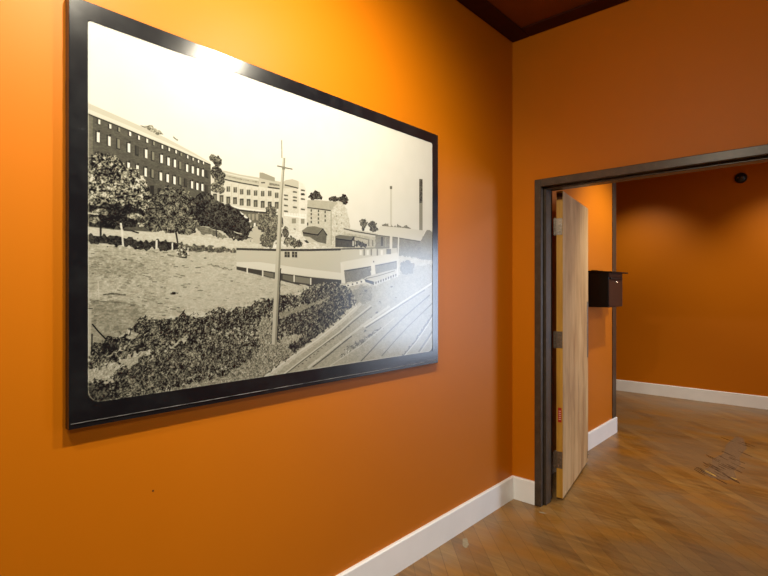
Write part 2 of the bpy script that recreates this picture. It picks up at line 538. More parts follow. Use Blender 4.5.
# the photographic print: tones in print coordinates (millimetres from its lower left corner)
# each line: tone, texture, contrast, then the outline of one patch of the picture
ART = """\
205,2,40,-21,587.9,554,621.2,791.9,576.8,1047.2,580.2,1822.7,595.5,1822.7,-343.2,-21,-14.6
150,0,0,1589.9,922.6,1619.3,927.4,1619.3,643.6,1589.9,641.1
85,2,80,1590.8,925.4,1618.5,929.9,1618.5,801.4,1590.8,797.9
215,0,0,1356.5,842.8,1370.1,844.8,1370.1,545.5,1356.5,544.7
110,0,0,1354.3,852.4,1372.4,855.1,1372.4,840.1,1354.3,837.5
205,0,0,-10.4,899.4,6.7,893.5,119.5,869.6,230.3,844,334.8,812,393.8,790.1,393.8,783,281.4,808.1,181.5,828.2,89.9,846.7,-10.4,864
222,0,0,-10.4,878.8,119.5,853.8,281.4,818.2,393.8,788.3,393.8,783,281.4,808.1,181.5,828.2,-10.4,864
150,1,90,150.1,864.3,187.8,870.2,207.2,865,227,851.5,207.2,848.7,175.1,855.9
140,1,60,256.1,848.1,273.2,840.2,275.6,844,258.4,851.9
88,2,26,-10.4,865.5,89.9,847.3,181.5,828.9,281.4,809.4,394.6,783.8,396.5,636,316.7,595.3,181.5,515.8,-10.4,485.8
112,2,26,-10.4,866.9,13.7,861.3,13.7,696.8,-10.4,692.6
45,0,0,-10.9,861.6,89.3,843.3,180.8,824.3,280.7,805,393.8,779.9,395.4,783.5,282,808.4,182.1,827.6,90.4,846.4,-9.9,864.6
50,0,0,24.7,852.7,33.5,851,33.5,835.9,24.7,837.7
245,0,0,28.8,852.8,34.3,851.8,34.3,838.5,28.8,839.6
50,0,0,55.8,846.3,64.6,844.6,64.6,829.7,55.8,831.4
245,0,0,60,846.4,65.5,845.3,65.5,832.2,60,833.3
50,0,0,81.7,842.5,90.5,840.9,90.5,826.1,81.7,827.8
150,0,0,86,842.6,91.4,841.6,91.4,828.7,86,829.8
50,0,0,113.7,836.4,122.4,834.8,122.4,820.3,113.7,822
245,0,0,118,836.5,123.5,835.5,123.5,822.9,118,823.9
50,0,0,140.8,830.5,149.4,828.8,149.4,814.5,140.8,816.2
245,0,0,145.2,830.5,150.6,829.5,150.6,817.1,145.2,818.1
50,0,0,166.4,826.1,174.9,824.5,174.9,810.5,166.4,812.1
245,0,0,170.9,826.1,176.2,825.1,176.2,813,170.9,814
50,0,0,187.8,822.2,196.2,820.6,196.2,806.9,187.8,808.5
150,0,0,192.3,822.2,197.5,821.2,197.5,809.4,192.3,810.4
50,0,0,215.3,816.5,223.5,814.9,223.5,801.4,215.3,803
245,0,0,219.8,816.4,224.9,815.5,224.9,804,219.8,804.9
50,0,0,238.3,812.9,246.4,811.3,246.4,798.1,238.3,799.7
245,0,0,242.9,812.8,247.9,811.9,247.9,800.7,242.9,801.6
50,0,0,261.9,809.2,269.8,807.7,269.8,794.8,261.9,796.3
245,0,0,266.4,809.1,271.4,808.2,271.4,797.3,266.4,798.2
50,0,0,279.6,804.2,287.3,802.7,287.3,790.2,279.6,791.6
150,0,0,284.2,804.1,289,803.2,289,792.6,284.2,793.6
50,0,0,302.6,799.7,310.1,798.3,310.1,786.1,302.6,787.5
245,0,0,307.2,799.6,311.9,798.7,311.9,788.5,307.2,789.4
50,0,0,322.5,795.5,329.7,794.1,329.7,782.2,322.5,783.6
245,0,0,327.1,795.3,331.6,794.5,331.6,784.7,327.1,785.5
50,0,0,341.9,791.4,348.9,790.1,348.9,778.5,341.9,779.9
245,0,0,346.6,791.2,350.9,790.4,350.9,781,346.6,781.8
50,0,0,360.6,788.8,367.3,787.5,367.3,776.3,360.6,777.6
245,0,0,365.2,788.6,369.4,787.8,369.4,778.7,365.2,779.5
48,0,0,20.6,817.3,32.7,815.5,32.7,780.8,20.6,782.8
248,0,0,24.9,814.1,32.4,813,32.4,783.1,24.9,784.4
48,0,0,28,820.1,34.1,821.5,34.1,813.9,28,812.5
48,0,0,51.9,812.2,64,810.4,64,776.3,51.9,778.3
248,0,0,56.3,809,63.8,807.8,63.8,778.5,56.3,779.8
48,0,0,59.3,814.9,65.4,816.3,65.4,808.8,59.3,807.4
48,0,0,79.2,807.7,91.2,805.9,91.2,772.4,79.2,774.4
135,0,0,83.1,806.1,90.3,805,90.3,776.5,83.1,777.7
48,0,0,109.1,802.9,121.1,801.1,121.1,768.1,109.1,770.1
248,0,0,113.6,799.7,121,798.6,121,770.2,113.6,771.4
48,0,0,116.5,805.5,122.5,806.8,122.5,799.5,116.5,798.3
48,0,0,134.9,797.6,146.8,795.8,146.8,763.3,134.9,765.3
70,0,0,139.7,795.4,145.7,796.6,145.7,770.7,139.7,769.5
48,0,0,161.9,794.2,173.8,792.4,173.8,760.5,161.9,762.5
248,0,0,166.5,791,173.9,789.9,173.9,762.4,166.5,763.6
48,0,0,169.3,796.7,175.3,797.9,175.3,790.9,169.3,789.7
48,0,0,184.8,789.5,196.7,787.7,196.7,756.2,184.8,758.2
135,0,0,188.8,787.9,195.9,786.9,195.9,760.1,188.8,761.3
48,0,0,211.8,786.7,223.6,784.9,223.6,753.9,211.8,755.9
248,0,0,216.5,783.5,223.9,782.4,223.9,755.8,216.5,757
48,0,0,219.2,789.1,225.2,790.3,225.2,783.5,219.2,782.3
48,0,0,234.8,782.3,246.6,780.5,246.6,750,234.8,751.9
248,0,0,239.5,779.1,246.8,777.9,246.8,751.7,239.5,752.9
48,0,0,242.2,784.6,248.1,785.8,248.1,779.1,242.2,777.9
48,0,0,256.5,779.8,268.2,778,268.2,748,256.5,749.9
248,0,0,261.3,776.6,268.6,775.5,268.6,749.7,261.3,750.8
48,0,0,263.9,782.1,269.8,783.3,269.8,776.6,263.9,775.5
48,0,0,275.9,774.8,287.5,773,287.5,743.3,275.9,745.3
135,0,0,280,773.3,287,772.3,287,747,280,748.2
48,0,0,299.1,771.3,310.7,769.5,310.7,740.3,299.1,742.2
248,0,0,304,768.1,311.2,767,311.2,741.9,304,743.1
48,0,0,306.5,773.5,312.3,774.6,312.3,768.2,306.5,767.1
48,0,0,319.2,768.9,330.8,767.1,330.8,738.3,319.2,740.2
248,0,0,324.1,765.7,331.3,764.6,331.3,739.8,324.1,741
48,0,0,326.6,771.1,332.4,772.1,332.4,765.8,326.6,764.7
48,0,0,338.2,765.1,349.7,763.4,349.7,734.9,338.2,736.8
248,0,0,343.1,761.9,350.3,760.8,350.3,736.4,343.1,737.5
48,0,0,345.6,767.3,351.3,768.3,351.3,762,345.6,761
48,0,0,356.4,763.5,367.8,761.8,367.8,733.7,356.4,735.6
248,0,0,361.3,760.4,368.4,759.3,368.4,735.1,361.3,736.3
48,0,0,363.7,765.7,369.4,766.7,369.4,760.5,363.7,759.5
48,0,0,373.7,761.1,385.1,759.3,385.1,731.6,373.7,733.5
70,0,0,378.8,759.2,384.5,760.2,384.5,738,378.8,737.1
48,0,0,18.4,753.3,30.5,751.1,30.5,716.3,18.4,718.7
248,0,0,22.7,750,30.2,748.6,30.2,718.7,22.7,720.2
48,0,0,25.8,755.8,31.9,757.1,31.9,749.4,25.8,748.2
48,0,0,47.1,753.1,59.1,751,59.1,716.8,47.1,719.1
248,0,0,51.5,749.8,59,748.4,59,719,51.5,720.5
48,0,0,54.5,755.6,60.6,756.8,60.6,749.3,54.5,748.1
48,0,0,76.6,749.8,88.6,747.7,88.6,714.1,76.6,716.4
135,0,0,80.4,748.1,87.7,746.8,87.7,718.2,80.4,719.6
48,0,0,107.9,742.6,119.9,740.4,119.9,707.4,107.9,709.8
248,0,0,112.4,739.2,119.8,737.9,119.8,709.5,112.4,711
48,0,0,115.3,745,121.3,746.1,121.3,738.8,115.3,737.7
48,0,0,134.9,739,146.8,736.8,146.8,704.4,134.9,706.7
248,0,0,139.4,735.6,146.8,734.3,146.8,706.4,139.4,707.8
48,0,0,142.3,741.3,148.3,742.4,148.3,735.3,142.3,734.2
48,0,0,160.3,734.9,172.2,732.8,172.2,700.8,160.3,703.1
248,0,0,164.9,731.6,172.3,730.3,172.3,702.8,164.9,704.2
48,0,0,167.8,737.2,173.7,738.3,173.7,731.3,167.8,730.2
48,0,0,183.2,732.5,195.1,730.4,195.1,698.9,183.2,701.2
135,0,0,187.2,730.8,194.3,729.6,194.3,702.8,187.2,704.2
48,0,0,209.2,728.8,221,726.7,221,695.7,209.2,698
248,0,0,213.9,725.5,221.2,724.2,221.2,697.5,213.9,698.9
48,0,0,216.6,731,222.5,732.1,222.5,725.2,216.6,724.2
48,0,0,232.1,726.5,243.9,724.4,243.9,693.9,232.1,696.1
248,0,0,236.8,723.2,244.2,721.9,244.2,695.6,236.8,697
48,0,0,239.5,728.6,245.4,729.7,245.4,722.9,239.5,721.9
48,0,0,255.2,723,266.9,720.9,266.9,690.9,255.2,693.1
248,0,0,259.9,719.7,267.2,718.4,267.2,692.5,259.9,693.9
48,0,0,262.6,725.2,268.4,726.1,268.4,719.5,262.6,718.5
48,0,0,275.9,722.1,287.5,720.1,287.5,690.4,275.9,692.6
135,0,0,280,720.6,287,719.3,287,694.1,280,695.4
48,0,0,295.6,719.3,307.2,717.2,307.2,688,295.6,690.1
70,0,0,300.6,717.2,306.4,718.1,306.4,694.7,300.6,693.8
48,0,0,316.7,716.9,328.2,714.9,328.2,686,316.7,688.2
248,0,0,321.6,713.6,328.8,712.3,328.8,687.5,321.6,688.8
48,0,0,324.1,718.9,329.9,719.9,329.9,713.5,324.1,712.6
48,0,0,336,714.1,347.5,712.1,347.5,683.7,336,685.8
248,0,0,340.9,710.9,348.1,709.6,348.1,685.1,340.9,686.4
48,0,0,343.4,716.2,349.1,717.1,349.1,710.8,343.4,709.9
48,0,0,354.5,713.3,365.9,711.3,365.9,683.2,354.5,685.3
248,0,0,359.5,710,366.6,708.8,366.6,684.6,359.5,685.9
48,0,0,361.9,715.3,367.6,716.2,367.6,710,361.9,709.1
48,0,0,372.9,708.2,384.3,706.2,384.3,678.4,372.9,680.5
70,0,0,378,706.2,383.7,707,383.7,684.8,378,684
42,0,0,182.4,676.2,195.2,678.2,195.2,648.8,182.4,647.1
42,0,0,206.3,671.7,219.4,673.6,219.4,644,206.3,642.2
42,0,0,230.3,676.9,243.7,678.9,243.7,648.9,230.3,647.1
196,0,0,398.4,764.3,449.5,771.4,511.1,768,598.3,770,667.7,770.3,706.2,768.9,721,780.5,754.5,789.9,776.4,787.7,815.5,777.7,828.3,748.7,829.9,580,791.9,502.3,607.3,491.7,477.9,612.9,398.4,639.8
216,2,14,397.7,742.8,449.5,741.6,511.1,738.2,607.3,737.9,691.7,743.1,786.8,758,823.5,746.7,829.9,563.2,791.9,510.6,667.7,495.2,634.8,590.9,477.9,638.6,398.4,643.3
228,2,14,786.8,786.9,815.5,777.7,828.3,748.7,829.9,580,786.8,584.6
158,0,0,597.4,768.3,597.8,790,611.9,792,668.6,782,668.6,766.1,634.8,766.7
62,0,0,448.9,736.7,510.6,734.7,593.3,734.5,594.3,739.5,511.6,739.6,450,741.5
55,0,0,634.4,736.7,691.2,738,692.1,743.3,635.3,741.9
62,0,0,715.3,757.9,783.9,754.4,785.4,759.4,716.8,762.8
165,2,60,448.8,749.9,510.5,747.9,593.1,747.7,594.4,754,511.8,753.9,450.2,755.8
228,0,0,449.1,760.8,510.8,758.7,593.4,758.5,594.1,761.6,511.5,761.7,449.8,763.8
140,0,0,603.2,755.2,622.4,758.2,622.4,752.4,603.2,749.4
120,2,60,641.8,758,691.7,757.8,691.7,751,641.8,748.2
200,0,0,597.4,756.8,634.8,758.8,634.8,735.4,597.4,735.6
90,0,0,604.6,754.3,622.8,757.1,622.8,752.1,604.6,749.3
105,0,0,456.7,715.1,471.3,717.3,471.3,697.5,456.7,695.4
60,0,0,459.5,709.7,466.8,710.8,466.8,698.4,459.5,697.3
196,0,0,476.2,726.5,478.7,726.9,478.7,668.1,476.2,667.8
180,0,0,463,715.3,465,715.6,465,697.4,463,697.1
105,0,0,484.9,716.4,499.8,718.7,499.8,698.6,484.9,696.5
60,0,0,487.8,711,495.2,712.1,495.2,699.5,487.8,698.4
196,0,0,504.8,728,507.3,728.3,507.3,668.9,504.8,668.5
180,0,0,491.3,716.6,493.3,717,493.3,698.5,491.3,698.2
105,0,0,512,713.4,527.2,715.7,527.2,695.4,512,693.3
60,0,0,514.9,707.9,522.5,709,522.5,696.3,514.9,695.2
196,0,0,532.4,725,534.9,725.4,534.9,665.3,532.4,665
180,0,0,518.5,713.6,520.6,713.9,520.6,695.3,518.5,695
105,0,0,541.4,715.5,557,717.8,557,697.3,541.4,695.1
60,0,0,544.4,709.9,552.2,711,552.2,698.2,544.4,697.1
196,0,0,562.3,727.3,564.9,727.7,564.9,666.8,562.3,666.5
180,0,0,548.1,715.7,550.3,716,550.3,697.1,548.1,696.8
105,0,0,571.9,717.3,587.9,719.6,587.9,698.9,571.9,696.7
60,0,0,575,711.6,583,712.8,583,699.8,575,698.7
196,0,0,593.3,729.2,596,729.6,596,668.1,593.3,667.7
180,0,0,578.8,717.5,581,717.8,581,698.7,578.8,698.4
105,0,0,603.7,719.6,620.1,722,620.1,701,603.7,698.7
60,0,0,606.9,713.9,615.1,715,615.1,701.8,606.9,700.7
196,0,0,625.6,731.7,628.4,732.1,628.4,669.8,625.6,669.4
180,0,0,610.7,719.8,613,720.2,613,700.8,610.7,700.5
105,0,0,635.8,725,652.6,727.4,652.6,706.2,635.8,703.9
60,0,0,639,719.2,647.4,720.4,647.4,707.1,639,705.9
196,0,0,658.2,737.3,661.1,737.7,661.1,674.6,658.2,674.3
180,0,0,643,725.3,645.3,725.6,645.3,706,643,705.7
105,0,0,668.6,722.6,685.9,725.1,685.9,703.6,668.6,701.3
60,0,0,672,716.8,680.6,718,680.6,704.5,672,703.3
196,0,0,691.7,735.1,694.6,735.5,694.6,671.6,691.7,671.3
180,0,0,676,722.9,678.4,723.2,678.4,703.4,676,703.1
98,0,0,403.4,681.4,419,683.6,419,658.5,403.4,656.4
160,0,0,410.2,681.4,412.2,681.7,412.2,658.5,410.2,658.2
66,0,0,404.6,680.7,417.8,682.5,417.8,677.9,404.6,676
98,0,0,428.8,679.6,444.7,681.7,444.7,656.4,428.8,654.3
160,0,0,435.7,679.6,437.7,679.9,437.7,656.4,435.7,656.1
66,0,0,430,678.8,443.5,680.7,443.5,676,430,674.1
98,0,0,455.9,677.8,472.1,680.1,472.1,654.4,455.9,652.4
160,0,0,463,677.9,465,678.2,465,654.4,463,654.2
66,0,0,457.1,677.1,470.9,679,470.9,674.2,457.1,672.4
98,0,0,483.2,679.4,499.8,681.6,499.8,655.7,483.2,653.6
160,0,0,490.4,679.4,492.5,679.7,492.5,655.7,490.4,655.4
66,0,0,484.4,678.6,498.6,680.5,498.6,675.7,484.4,673.8
98,0,0,511.1,677.9,528.1,680.2,528.1,653.9,511.1,651.9
160,0,0,518.5,678,520.6,678.3,520.6,654,518.5,653.7
66,0,0,512.4,677.2,526.8,679.1,526.8,674.2,512.4,672.3
98,0,0,540.5,680.3,557.9,682.6,557.9,656.1,540.5,654
160,0,0,548.1,680.4,550.3,680.7,550.3,656.1,548.1,655.8
66,0,0,541.8,679.6,556.6,681.5,556.6,676.6,541.8,674.7
98,0,0,571.1,680.6,588.8,682.9,588.8,656,571.1,653.9
160,0,0,578.8,680.6,581,680.9,581,656.1,578.8,655.8
66,0,0,572.4,679.8,587.5,681.8,587.5,676.8,572.4,674.8
98,0,0,602.8,681.3,621,683.6,621,656.4,602.8,654.3
160,0,0,610.7,681.3,613,681.6,613,656.4,610.7,656.2
66,0,0,604.1,680.5,619.6,682.5,619.6,677.4,604.1,675.5
98,0,0,634.8,682.7,653.5,685.1,653.5,657.6,634.8,655.4
160,0,0,643,682.8,645.3,683.1,645.3,657.6,643,657.3
66,0,0,636.2,681.9,652.1,683.9,652.1,678.8,636.2,676.8
98,0,0,667.7,685.7,686.8,688.2,686.8,660.3,667.7,658.1
160,0,0,676,685.8,678.4,686.1,678.4,660.3,676,660
66,0,0,669.1,684.9,685.4,687,685.4,681.8,669.1,679.8
238,0,0,453.5,652,511.1,644.4,580.4,645.1,634.8,645.6,634.8,640.1,575.9,638.1,511.1,637.3,453.5,646.6
112,2,30,461.6,643.9,511.1,634.4,575.9,635,634.8,637.8,644.1,580,562.7,584.1,511.1,612.8,461.6,625.7
50,0,0,460.7,640.1,510.5,632.3,575.6,632.9,634.6,635.6,635.1,641.5,576.3,638.7,511.8,637.9,462.5,645.6
160,0,0,529.8,622.3,539.2,623.3,539.2,600.7,529.8,599.8
160,0,0,547,624.2,556.6,625.2,556.6,602.5,547,601.5
160,0,0,564.5,626.1,574.2,627.2,574.2,604.3,564.5,603.3
160,0,0,582.1,628.1,592,629.1,592,606.1,582.1,605.1
240,0,0,511.1,631.4,528.1,622.1,562.7,599.3,556.1,593,523.8,610.4
245,0,0,572.4,593,579.5,593.7,579.5,581.5,572.4,580.8
112,0,0,712.1,722,732.9,722.3,732.9,715.9,712.1,715.6
60,0,0,715.6,721.1,725.4,722.4,725.4,718.8,715.6,717.4
112,0,0,712.1,705.9,732.9,706.1,732.9,699.7,712.1,699.5
60,0,0,715.6,705,725.4,706.3,725.4,702.6,715.6,701.3
112,0,0,712.1,681,732.9,681,732.9,674.6,712.1,674.6
60,0,0,715.6,680,725.4,681.2,725.4,677.6,715.6,676.4
112,0,0,712.1,657.7,732.9,657.5,732.9,651.1,712.1,651.3
60,0,0,715.6,656.7,725.4,657.8,725.4,654.2,715.6,653.1
112,0,0,756.5,741.7,778,742.2,778,735.6,756.5,735.1
60,0,0,760.1,740.7,770.3,742.2,770.3,738.5,760.1,737.1
112,0,0,756.5,720,778,720.4,778,713.8,756.5,713.5
60,0,0,760.1,719.1,770.3,720.5,770.3,716.8,760.1,715.4
112,0,0,756.5,706.9,778,707.2,778,700.6,756.5,700.4
60,0,0,760.1,706,770.3,707.3,770.3,703.6,760.1,702.3
112,0,0,756.5,679.2,778,679.2,778,672.6,756.5,672.6
60,0,0,760.1,678.2,770.3,679.4,770.3,675.7,760.1,674.5
112,0,0,797.7,754.7,819.8,755.3,819.8,748.6,797.7,748
60,0,0,801.3,753.7,811.8,755.3,811.8,751.5,801.3,750
112,0,0,797.7,738.1,819.8,738.6,819.8,731.9,797.7,731.4
60,0,0,801.3,737.1,811.8,738.6,811.8,734.9,801.3,733.4
112,0,0,797.7,718.2,819.8,718.5,819.8,711.8,797.7,711.6
60,0,0,801.3,717.2,811.8,718.6,811.8,714.9,801.3,713.5
112,0,0,797.7,675.9,819.8,675.9,819.8,669.2,797.7,669.3
60,0,0,801.3,674.9,811.8,676.1,811.8,672.4,801.3,671.2
45,0,0,799.8,738.8,815.5,741,815.5,731.8,799.8,729.7
248,0,0,713.8,648.6,718.3,649.1,718.3,638.7,713.8,638.2
248,0,0,721.7,649,726.2,649.5,726.2,639,721.7,638.6
248,0,0,729.7,649.4,734.1,650,734.1,639.4,729.7,638.9
248,0,0,737.6,649.9,742.1,650.4,742.1,639.8,737.6,639.3
248,0,0,745.7,650.3,750.2,650.8,750.2,640.2,745.7,639.7
248,0,0,753.7,650.7,758.3,651.2,758.3,640.6,753.7,640.1
248,0,0,761.8,651.1,766.4,651.6,766.4,641,761.8,640.5
248,0,0,770,651.5,774.6,652,774.6,641.3,770,640.8
248,0,0,778.2,651.9,782.9,652.5,782.9,641.7,778.2,641.2
248,0,0,786.5,652.4,791.2,652.9,791.2,642.1,786.5,641.6
248,0,0,794.8,652.8,799.5,653.3,799.5,642.5,794.8,642
248,0,0,803.2,653.2,807.9,653.7,807.9,642.9,803.2,642.4
248,0,0,811.6,653.7,816.3,654.2,816.3,643.3,811.6,642.8
248,0,0,820,654.1,824.8,654.6,824.8,643.7,820,643.2
248,0,0,713.2,636.1,825.7,635.7,826.6,640.8,714,641
150,0,0,751.5,629.2,772.8,631.5,772.8,610.9,751.5,608.8
150,0,0,798.2,632.4,817.1,634.4,817.1,613.5,798.2,611.7
38,0,0,750.4,587.1,769.8,588.9,769.8,569.2,750.4,567.6
222,2,45,706.2,593.6,791.9,580.9,855.8,548.3,957.1,524.9,1016.6,515.2,607.3,491.7,644.1,533
88,1,90,417.8,810.7,416.9,805.6,414.2,800.8,410,796.8,405,794.2,399.6,793.2,394.6,793.9,390.5,796.3,387.9,800.1,387,804.7,387.9,809.8,390.5,814.5,394.6,818.5,399.6,821.2,405,822.3,410,821.6,414.2,819.2,416.9,815.4
88,1,90,437.5,800,436.6,792.4,433.8,785.4,429.6,779.8,424.5,776.3,419,775.4,413.9,777,409.8,781.1,407.1,787,406.2,794.2,407.1,801.7,409.8,808.6,413.9,814.2,419,817.8,424.5,818.8,429.6,817.3,433.8,813.3,436.6,807.3
88,1,90,433.5,763.2,432.4,754.4,428.9,746.2,423.7,739.7,417.3,735.7,410.5,734.6,404.2,736.5,399.1,741.3,395.8,748.2,394.6,756.5,395.8,765.2,399.1,773.3,404.2,779.8,410.5,783.9,417.3,785.1,423.7,783.3,428.9,778.6,432.4,771.6
88,1,90,453.5,744.8,452,734.6,447.9,725.2,441.5,717.8,433.7,713.1,425.5,711.9,417.8,714.1,411.6,719.6,407.6,727.5,406.2,737.1,407.6,747.1,411.6,756.4,417.8,763.8,425.5,768.6,433.7,770,441.5,767.9,447.9,762.6,452,754.5
88,1,90,433.5,709.1,432.4,701.5,428.9,694.5,423.7,688.9,417.3,685.5,410.5,684.5,404.2,686.1,399.1,690.2,395.8,696.1,394.6,703.2,395.8,710.7,399.1,717.6,404.2,723.2,410.5,726.7,417.3,727.8,423.7,726.3,428.9,722.3,432.4,716.3
88,1,90,453.5,701.2,452.5,696.7,449.7,692.4,445.5,689,440.3,686.8,434.8,686,429.6,686.8,425.4,689,422.7,692.4,421.7,696.5,422.7,701,425.4,705.2,429.6,708.6,434.8,710.9,440.3,711.7,445.5,711,449.7,708.8,452.5,705.4
98,1,80,677.2,638.6,675.5,627.5,670.5,617.5,662.9,609.6,653.7,605,643.9,604,634.8,606.8,627.5,613,622.7,621.9,621,632.4,622.7,643.2,627.5,653.1,634.8,660.9,643.9,665.8,653.7,666.9,662.9,664.3,670.5,658.2,675.5,649.2
98,1,80,667.7,598,665.1,585.6,657.7,574.2,646.5,565.4,632.8,560.1,618.4,558.9,605.1,561.9,594.2,568.7,587.2,578.5,584.8,590,587.2,602.1,594.2,613.2,605.1,622.1,618.4,627.7,632.8,629.2,646.5,626.5,657.7,619.8,665.1,609.9
98,1,80,706.2,577.6,703.6,560.9,696,545.9,684.4,534.4,670.4,527.7,655.6,526.7,641.8,531.3,630.7,541,623.5,554.5,621,570.2,623.5,586.4,630.7,601.1,641.8,612.7,655.6,619.7,670.4,621.3,684.4,617,696,607.5,703.6,593.8
98,1,80,672.4,535.1,670.1,524.1,663.6,514.1,653.5,506.4,641.3,502,628.4,501.2,616.4,504.2,606.7,510.5,600.5,519.3,598.3,529.7,600.5,540.4,606.7,550.2,616.4,557.9,628.4,562.6,641.3,563.7,653.5,560.9,663.6,554.7,670.1,545.7
98,1,80,711.1,610.2,709.7,599,705.4,589,698.9,581.3,691,576.8,682.6,576,674.8,579.1,668.5,585.6,664.4,594.7,662.9,605.4,664.4,616.4,668.5,626.3,674.8,634,682.6,638.7,691,639.6,698.9,636.7,705.4,630.2,709.7,621
100,1,90,781.6,538.8,779.4,531.6,773.2,525,763.6,519.8,752,516.6,739.8,515.9,728.4,517.6,719.2,521.5,713.2,527.1,711.1,533.8,713.2,540.9,719.2,547.4,728.4,552.6,739.8,555.9,752,556.8,763.6,555.3,773.2,551.4,779.4,545.7
100,1,90,735.9,572.1,735,563.7,732.4,556.2,728.4,550.4,723.6,547.2,718.4,546.8,713.6,549.3,709.7,554.4,707.1,561.4,706.2,569.6,707.1,577.9,709.7,585.4,713.6,591.1,718.4,594.4,723.6,594.9,728.4,592.5,732.4,587.4,735,580.3
100,1,90,807.6,528.2,805.7,523.1,800.3,518.4,791.9,514.6,781.8,512.3,771.1,511.6,761.1,512.7,753,515.4,747.7,519.3,745.9,524.1,747.7,529.1,753,533.7,761.1,537.5,771.1,539.9,781.8,540.7,791.9,539.7,800.3,537,805.7,533
62,1,80,919.7,741,917,735.3,909.1,729.6,897.1,724.6,882.6,720.8,867.3,718.8,853,718.8,841.5,720.6,834.1,724.2,831.5,729,834.1,734.5,841.5,740.1,853,745.1,867.3,748.9,882.6,751.1,897.1,751.3,909.1,749.6,917,746
62,1,80,897.1,753,896.1,749.2,893.2,745.5,888.8,742.5,883.3,740.5,877.6,739.7,872.2,740.2,867.8,742,864.9,744.8,863.9,748.3,864.9,752,867.8,755.6,872.2,758.7,877.6,760.7,883.3,761.5,888.8,761.1,893.2,759.3,896.1,756.5
62,1,80,1022.7,743.9,1020.5,739.6,1014.1,735.3,1004.5,731.4,992.8,728.6,980.4,727,968.8,726.8,959.5,728.2,953.4,730.8,951.3,734.4,953.4,738.6,959.5,742.8,968.8,746.6,980.4,749.6,992.8,751.2,1004.5,751.5,1014.1,750.2,1020.5,747.5
48,1,90,1069.7,743.3,1067.9,734.7,1062.9,726.7,1055.3,720.2,1046,716.2,1036.1,715,1026.9,716.7,1019.5,721.2,1014.6,727.9,1013,735.9,1014.6,744.3,1019.5,752.3,1026.9,758.7,1036.1,762.8,1046,764.2,1055.3,762.6,1062.9,758.1,1067.9,751.4
205,2,26,831.5,697.5,963,696.5,1008.1,733,1028.8,731.2,1059.6,703.5,1078.5,637.3,1075.3,536.8,899.9,525.7,830.4,596.8
186,2,16,832.6,714.5,888.8,721.8,1008.1,728.6,965.3,685.3,832,684.2
62,0,0,831.2,680.7,899.6,682.5,962.5,682.8,963.4,687.3,900.3,686.8,831.8,685
212,2,40,965.9,683.6,1008.1,730.8,1028.8,731.2,1059.6,703.5,1078.5,637.3,1075.3,536.8,965.9,529.9
165,0,0,963,685.5,964.1,534.2,968.8,534.5,967.7,686
95,0,0,849.8,677.5,857.4,678.4,857.4,668.2,849.8,667.3
95,0,0,849.8,662.7,857.4,663.5,857.4,653.4,849.8,652.6
95,0,0,849.8,645.8,857.4,646.6,857.4,636.5,849.8,635.7
95,0,0,849.8,628.9,857.4,629.7,857.4,619.5,849.8,618.8
95,0,0,889.3,680,897.1,680.9,897.1,670.6,889.3,669.7
95,0,0,889.3,665,897.1,665.9,897.1,655.6,889.3,654.7
95,0,0,889.3,647.9,897.1,648.7,897.1,638.4,889.3,637.6
95,0,0,889.3,630.7,897.1,631.5,897.1,621.2,889.3,620.5
95,0,0,927.1,680,935.1,681,935.1,670.5,927.1,669.6
95,0,0,927.1,662.7,935.1,663.6,935.1,653.1,927.1,652.3
95,0,0,927.1,643.2,935.1,644,935.1,633.6,927.1,632.8
150,0,0,995.5,668.4,1001.5,669,1001.5,661.9,995.5,661.3
150,0,0,1025.7,676.2,1031.8,676.8,1031.8,669.6,1025.7,669
150,0,0,995.5,632.9,1001.5,633.5,1001.5,626.4,995.5,625.8
150,0,0,1025.7,640.3,1031.8,640.9,1031.8,633.7,1025.7,633.1
150,0,0,1044.1,615.1,1050.3,615.6,1050.3,608.4,1044.1,607.9
150,0,0,995.5,601.9,1001.5,602.4,1001.5,595.3,995.5,594.8
45,0,0,831,619.9,837.4,620.5,837.4,607.9,831,607.3
190,2,35,1041,615.7,1189.7,609.2,1255.4,606,1255.4,533.8,1041,521.1
212,0,0,1034.9,621.9,1091.2,615.6,1266,610.8,1255.4,589.2,1053.4,595.1
70,0,0,1040.2,610.5,1116.2,603.8,1254.8,598.6,1256.1,603.9,1117.5,608.9,1041.8,615.5
70,1,60,1110.4,571.3,1149.5,564.8,1189.7,555.9,1189.7,539.3,1110.4,539
120,0,0,1090.7,581.8,1155.6,577.4,1209.5,572,1210.8,575.8,1156.7,581.2,1091.7,585.4
120,0,0,1199.2,573.1,1207.4,573.7,1207.4,545.2,1199.2,544.7
120,0,0,1226.7,575.1,1235.1,575.7,1235.1,546.9,1226.7,546.4
92,1,70,1193.8,650.7,1192.3,643.3,1188.1,636.5,1181.6,631.2,1173.7,627.9,1165.3,627.2,1157.5,629,1151.1,633.1,1147,639,1145.6,646.1,1147,653.4,1151.1,660.1,1157.5,665.4,1165.3,668.7,1173.7,669.6,1181.6,667.9,1188.1,663.8,1192.3,657.8
92,1,70,1176.2,625.5,1175.6,620.6,1174,616.2,1171.5,612.9,1168.4,610.9,1165.2,610.7,1162.2,612.1,1159.7,615,1158.1,619.1,1157.5,623.8,1158.1,628.7,1159.7,633,1162.2,636.4,1165.2,638.4,1168.4,638.7,1171.5,637.3,1174,634.4,1175.6,630.3
92,1,70,1256.8,652,1255,645.9,1249.9,640.2,1242,635.6,1232.5,632.7,1222.4,631.8,1212.9,633,1205.2,636.1,1200.3,640.8,1198.5,646.4,1200.3,652.4,1205.2,658,1212.9,662.6,1222.4,665.6,1232.5,666.6,1242,665.5,1249.9,662.4,1255,657.7
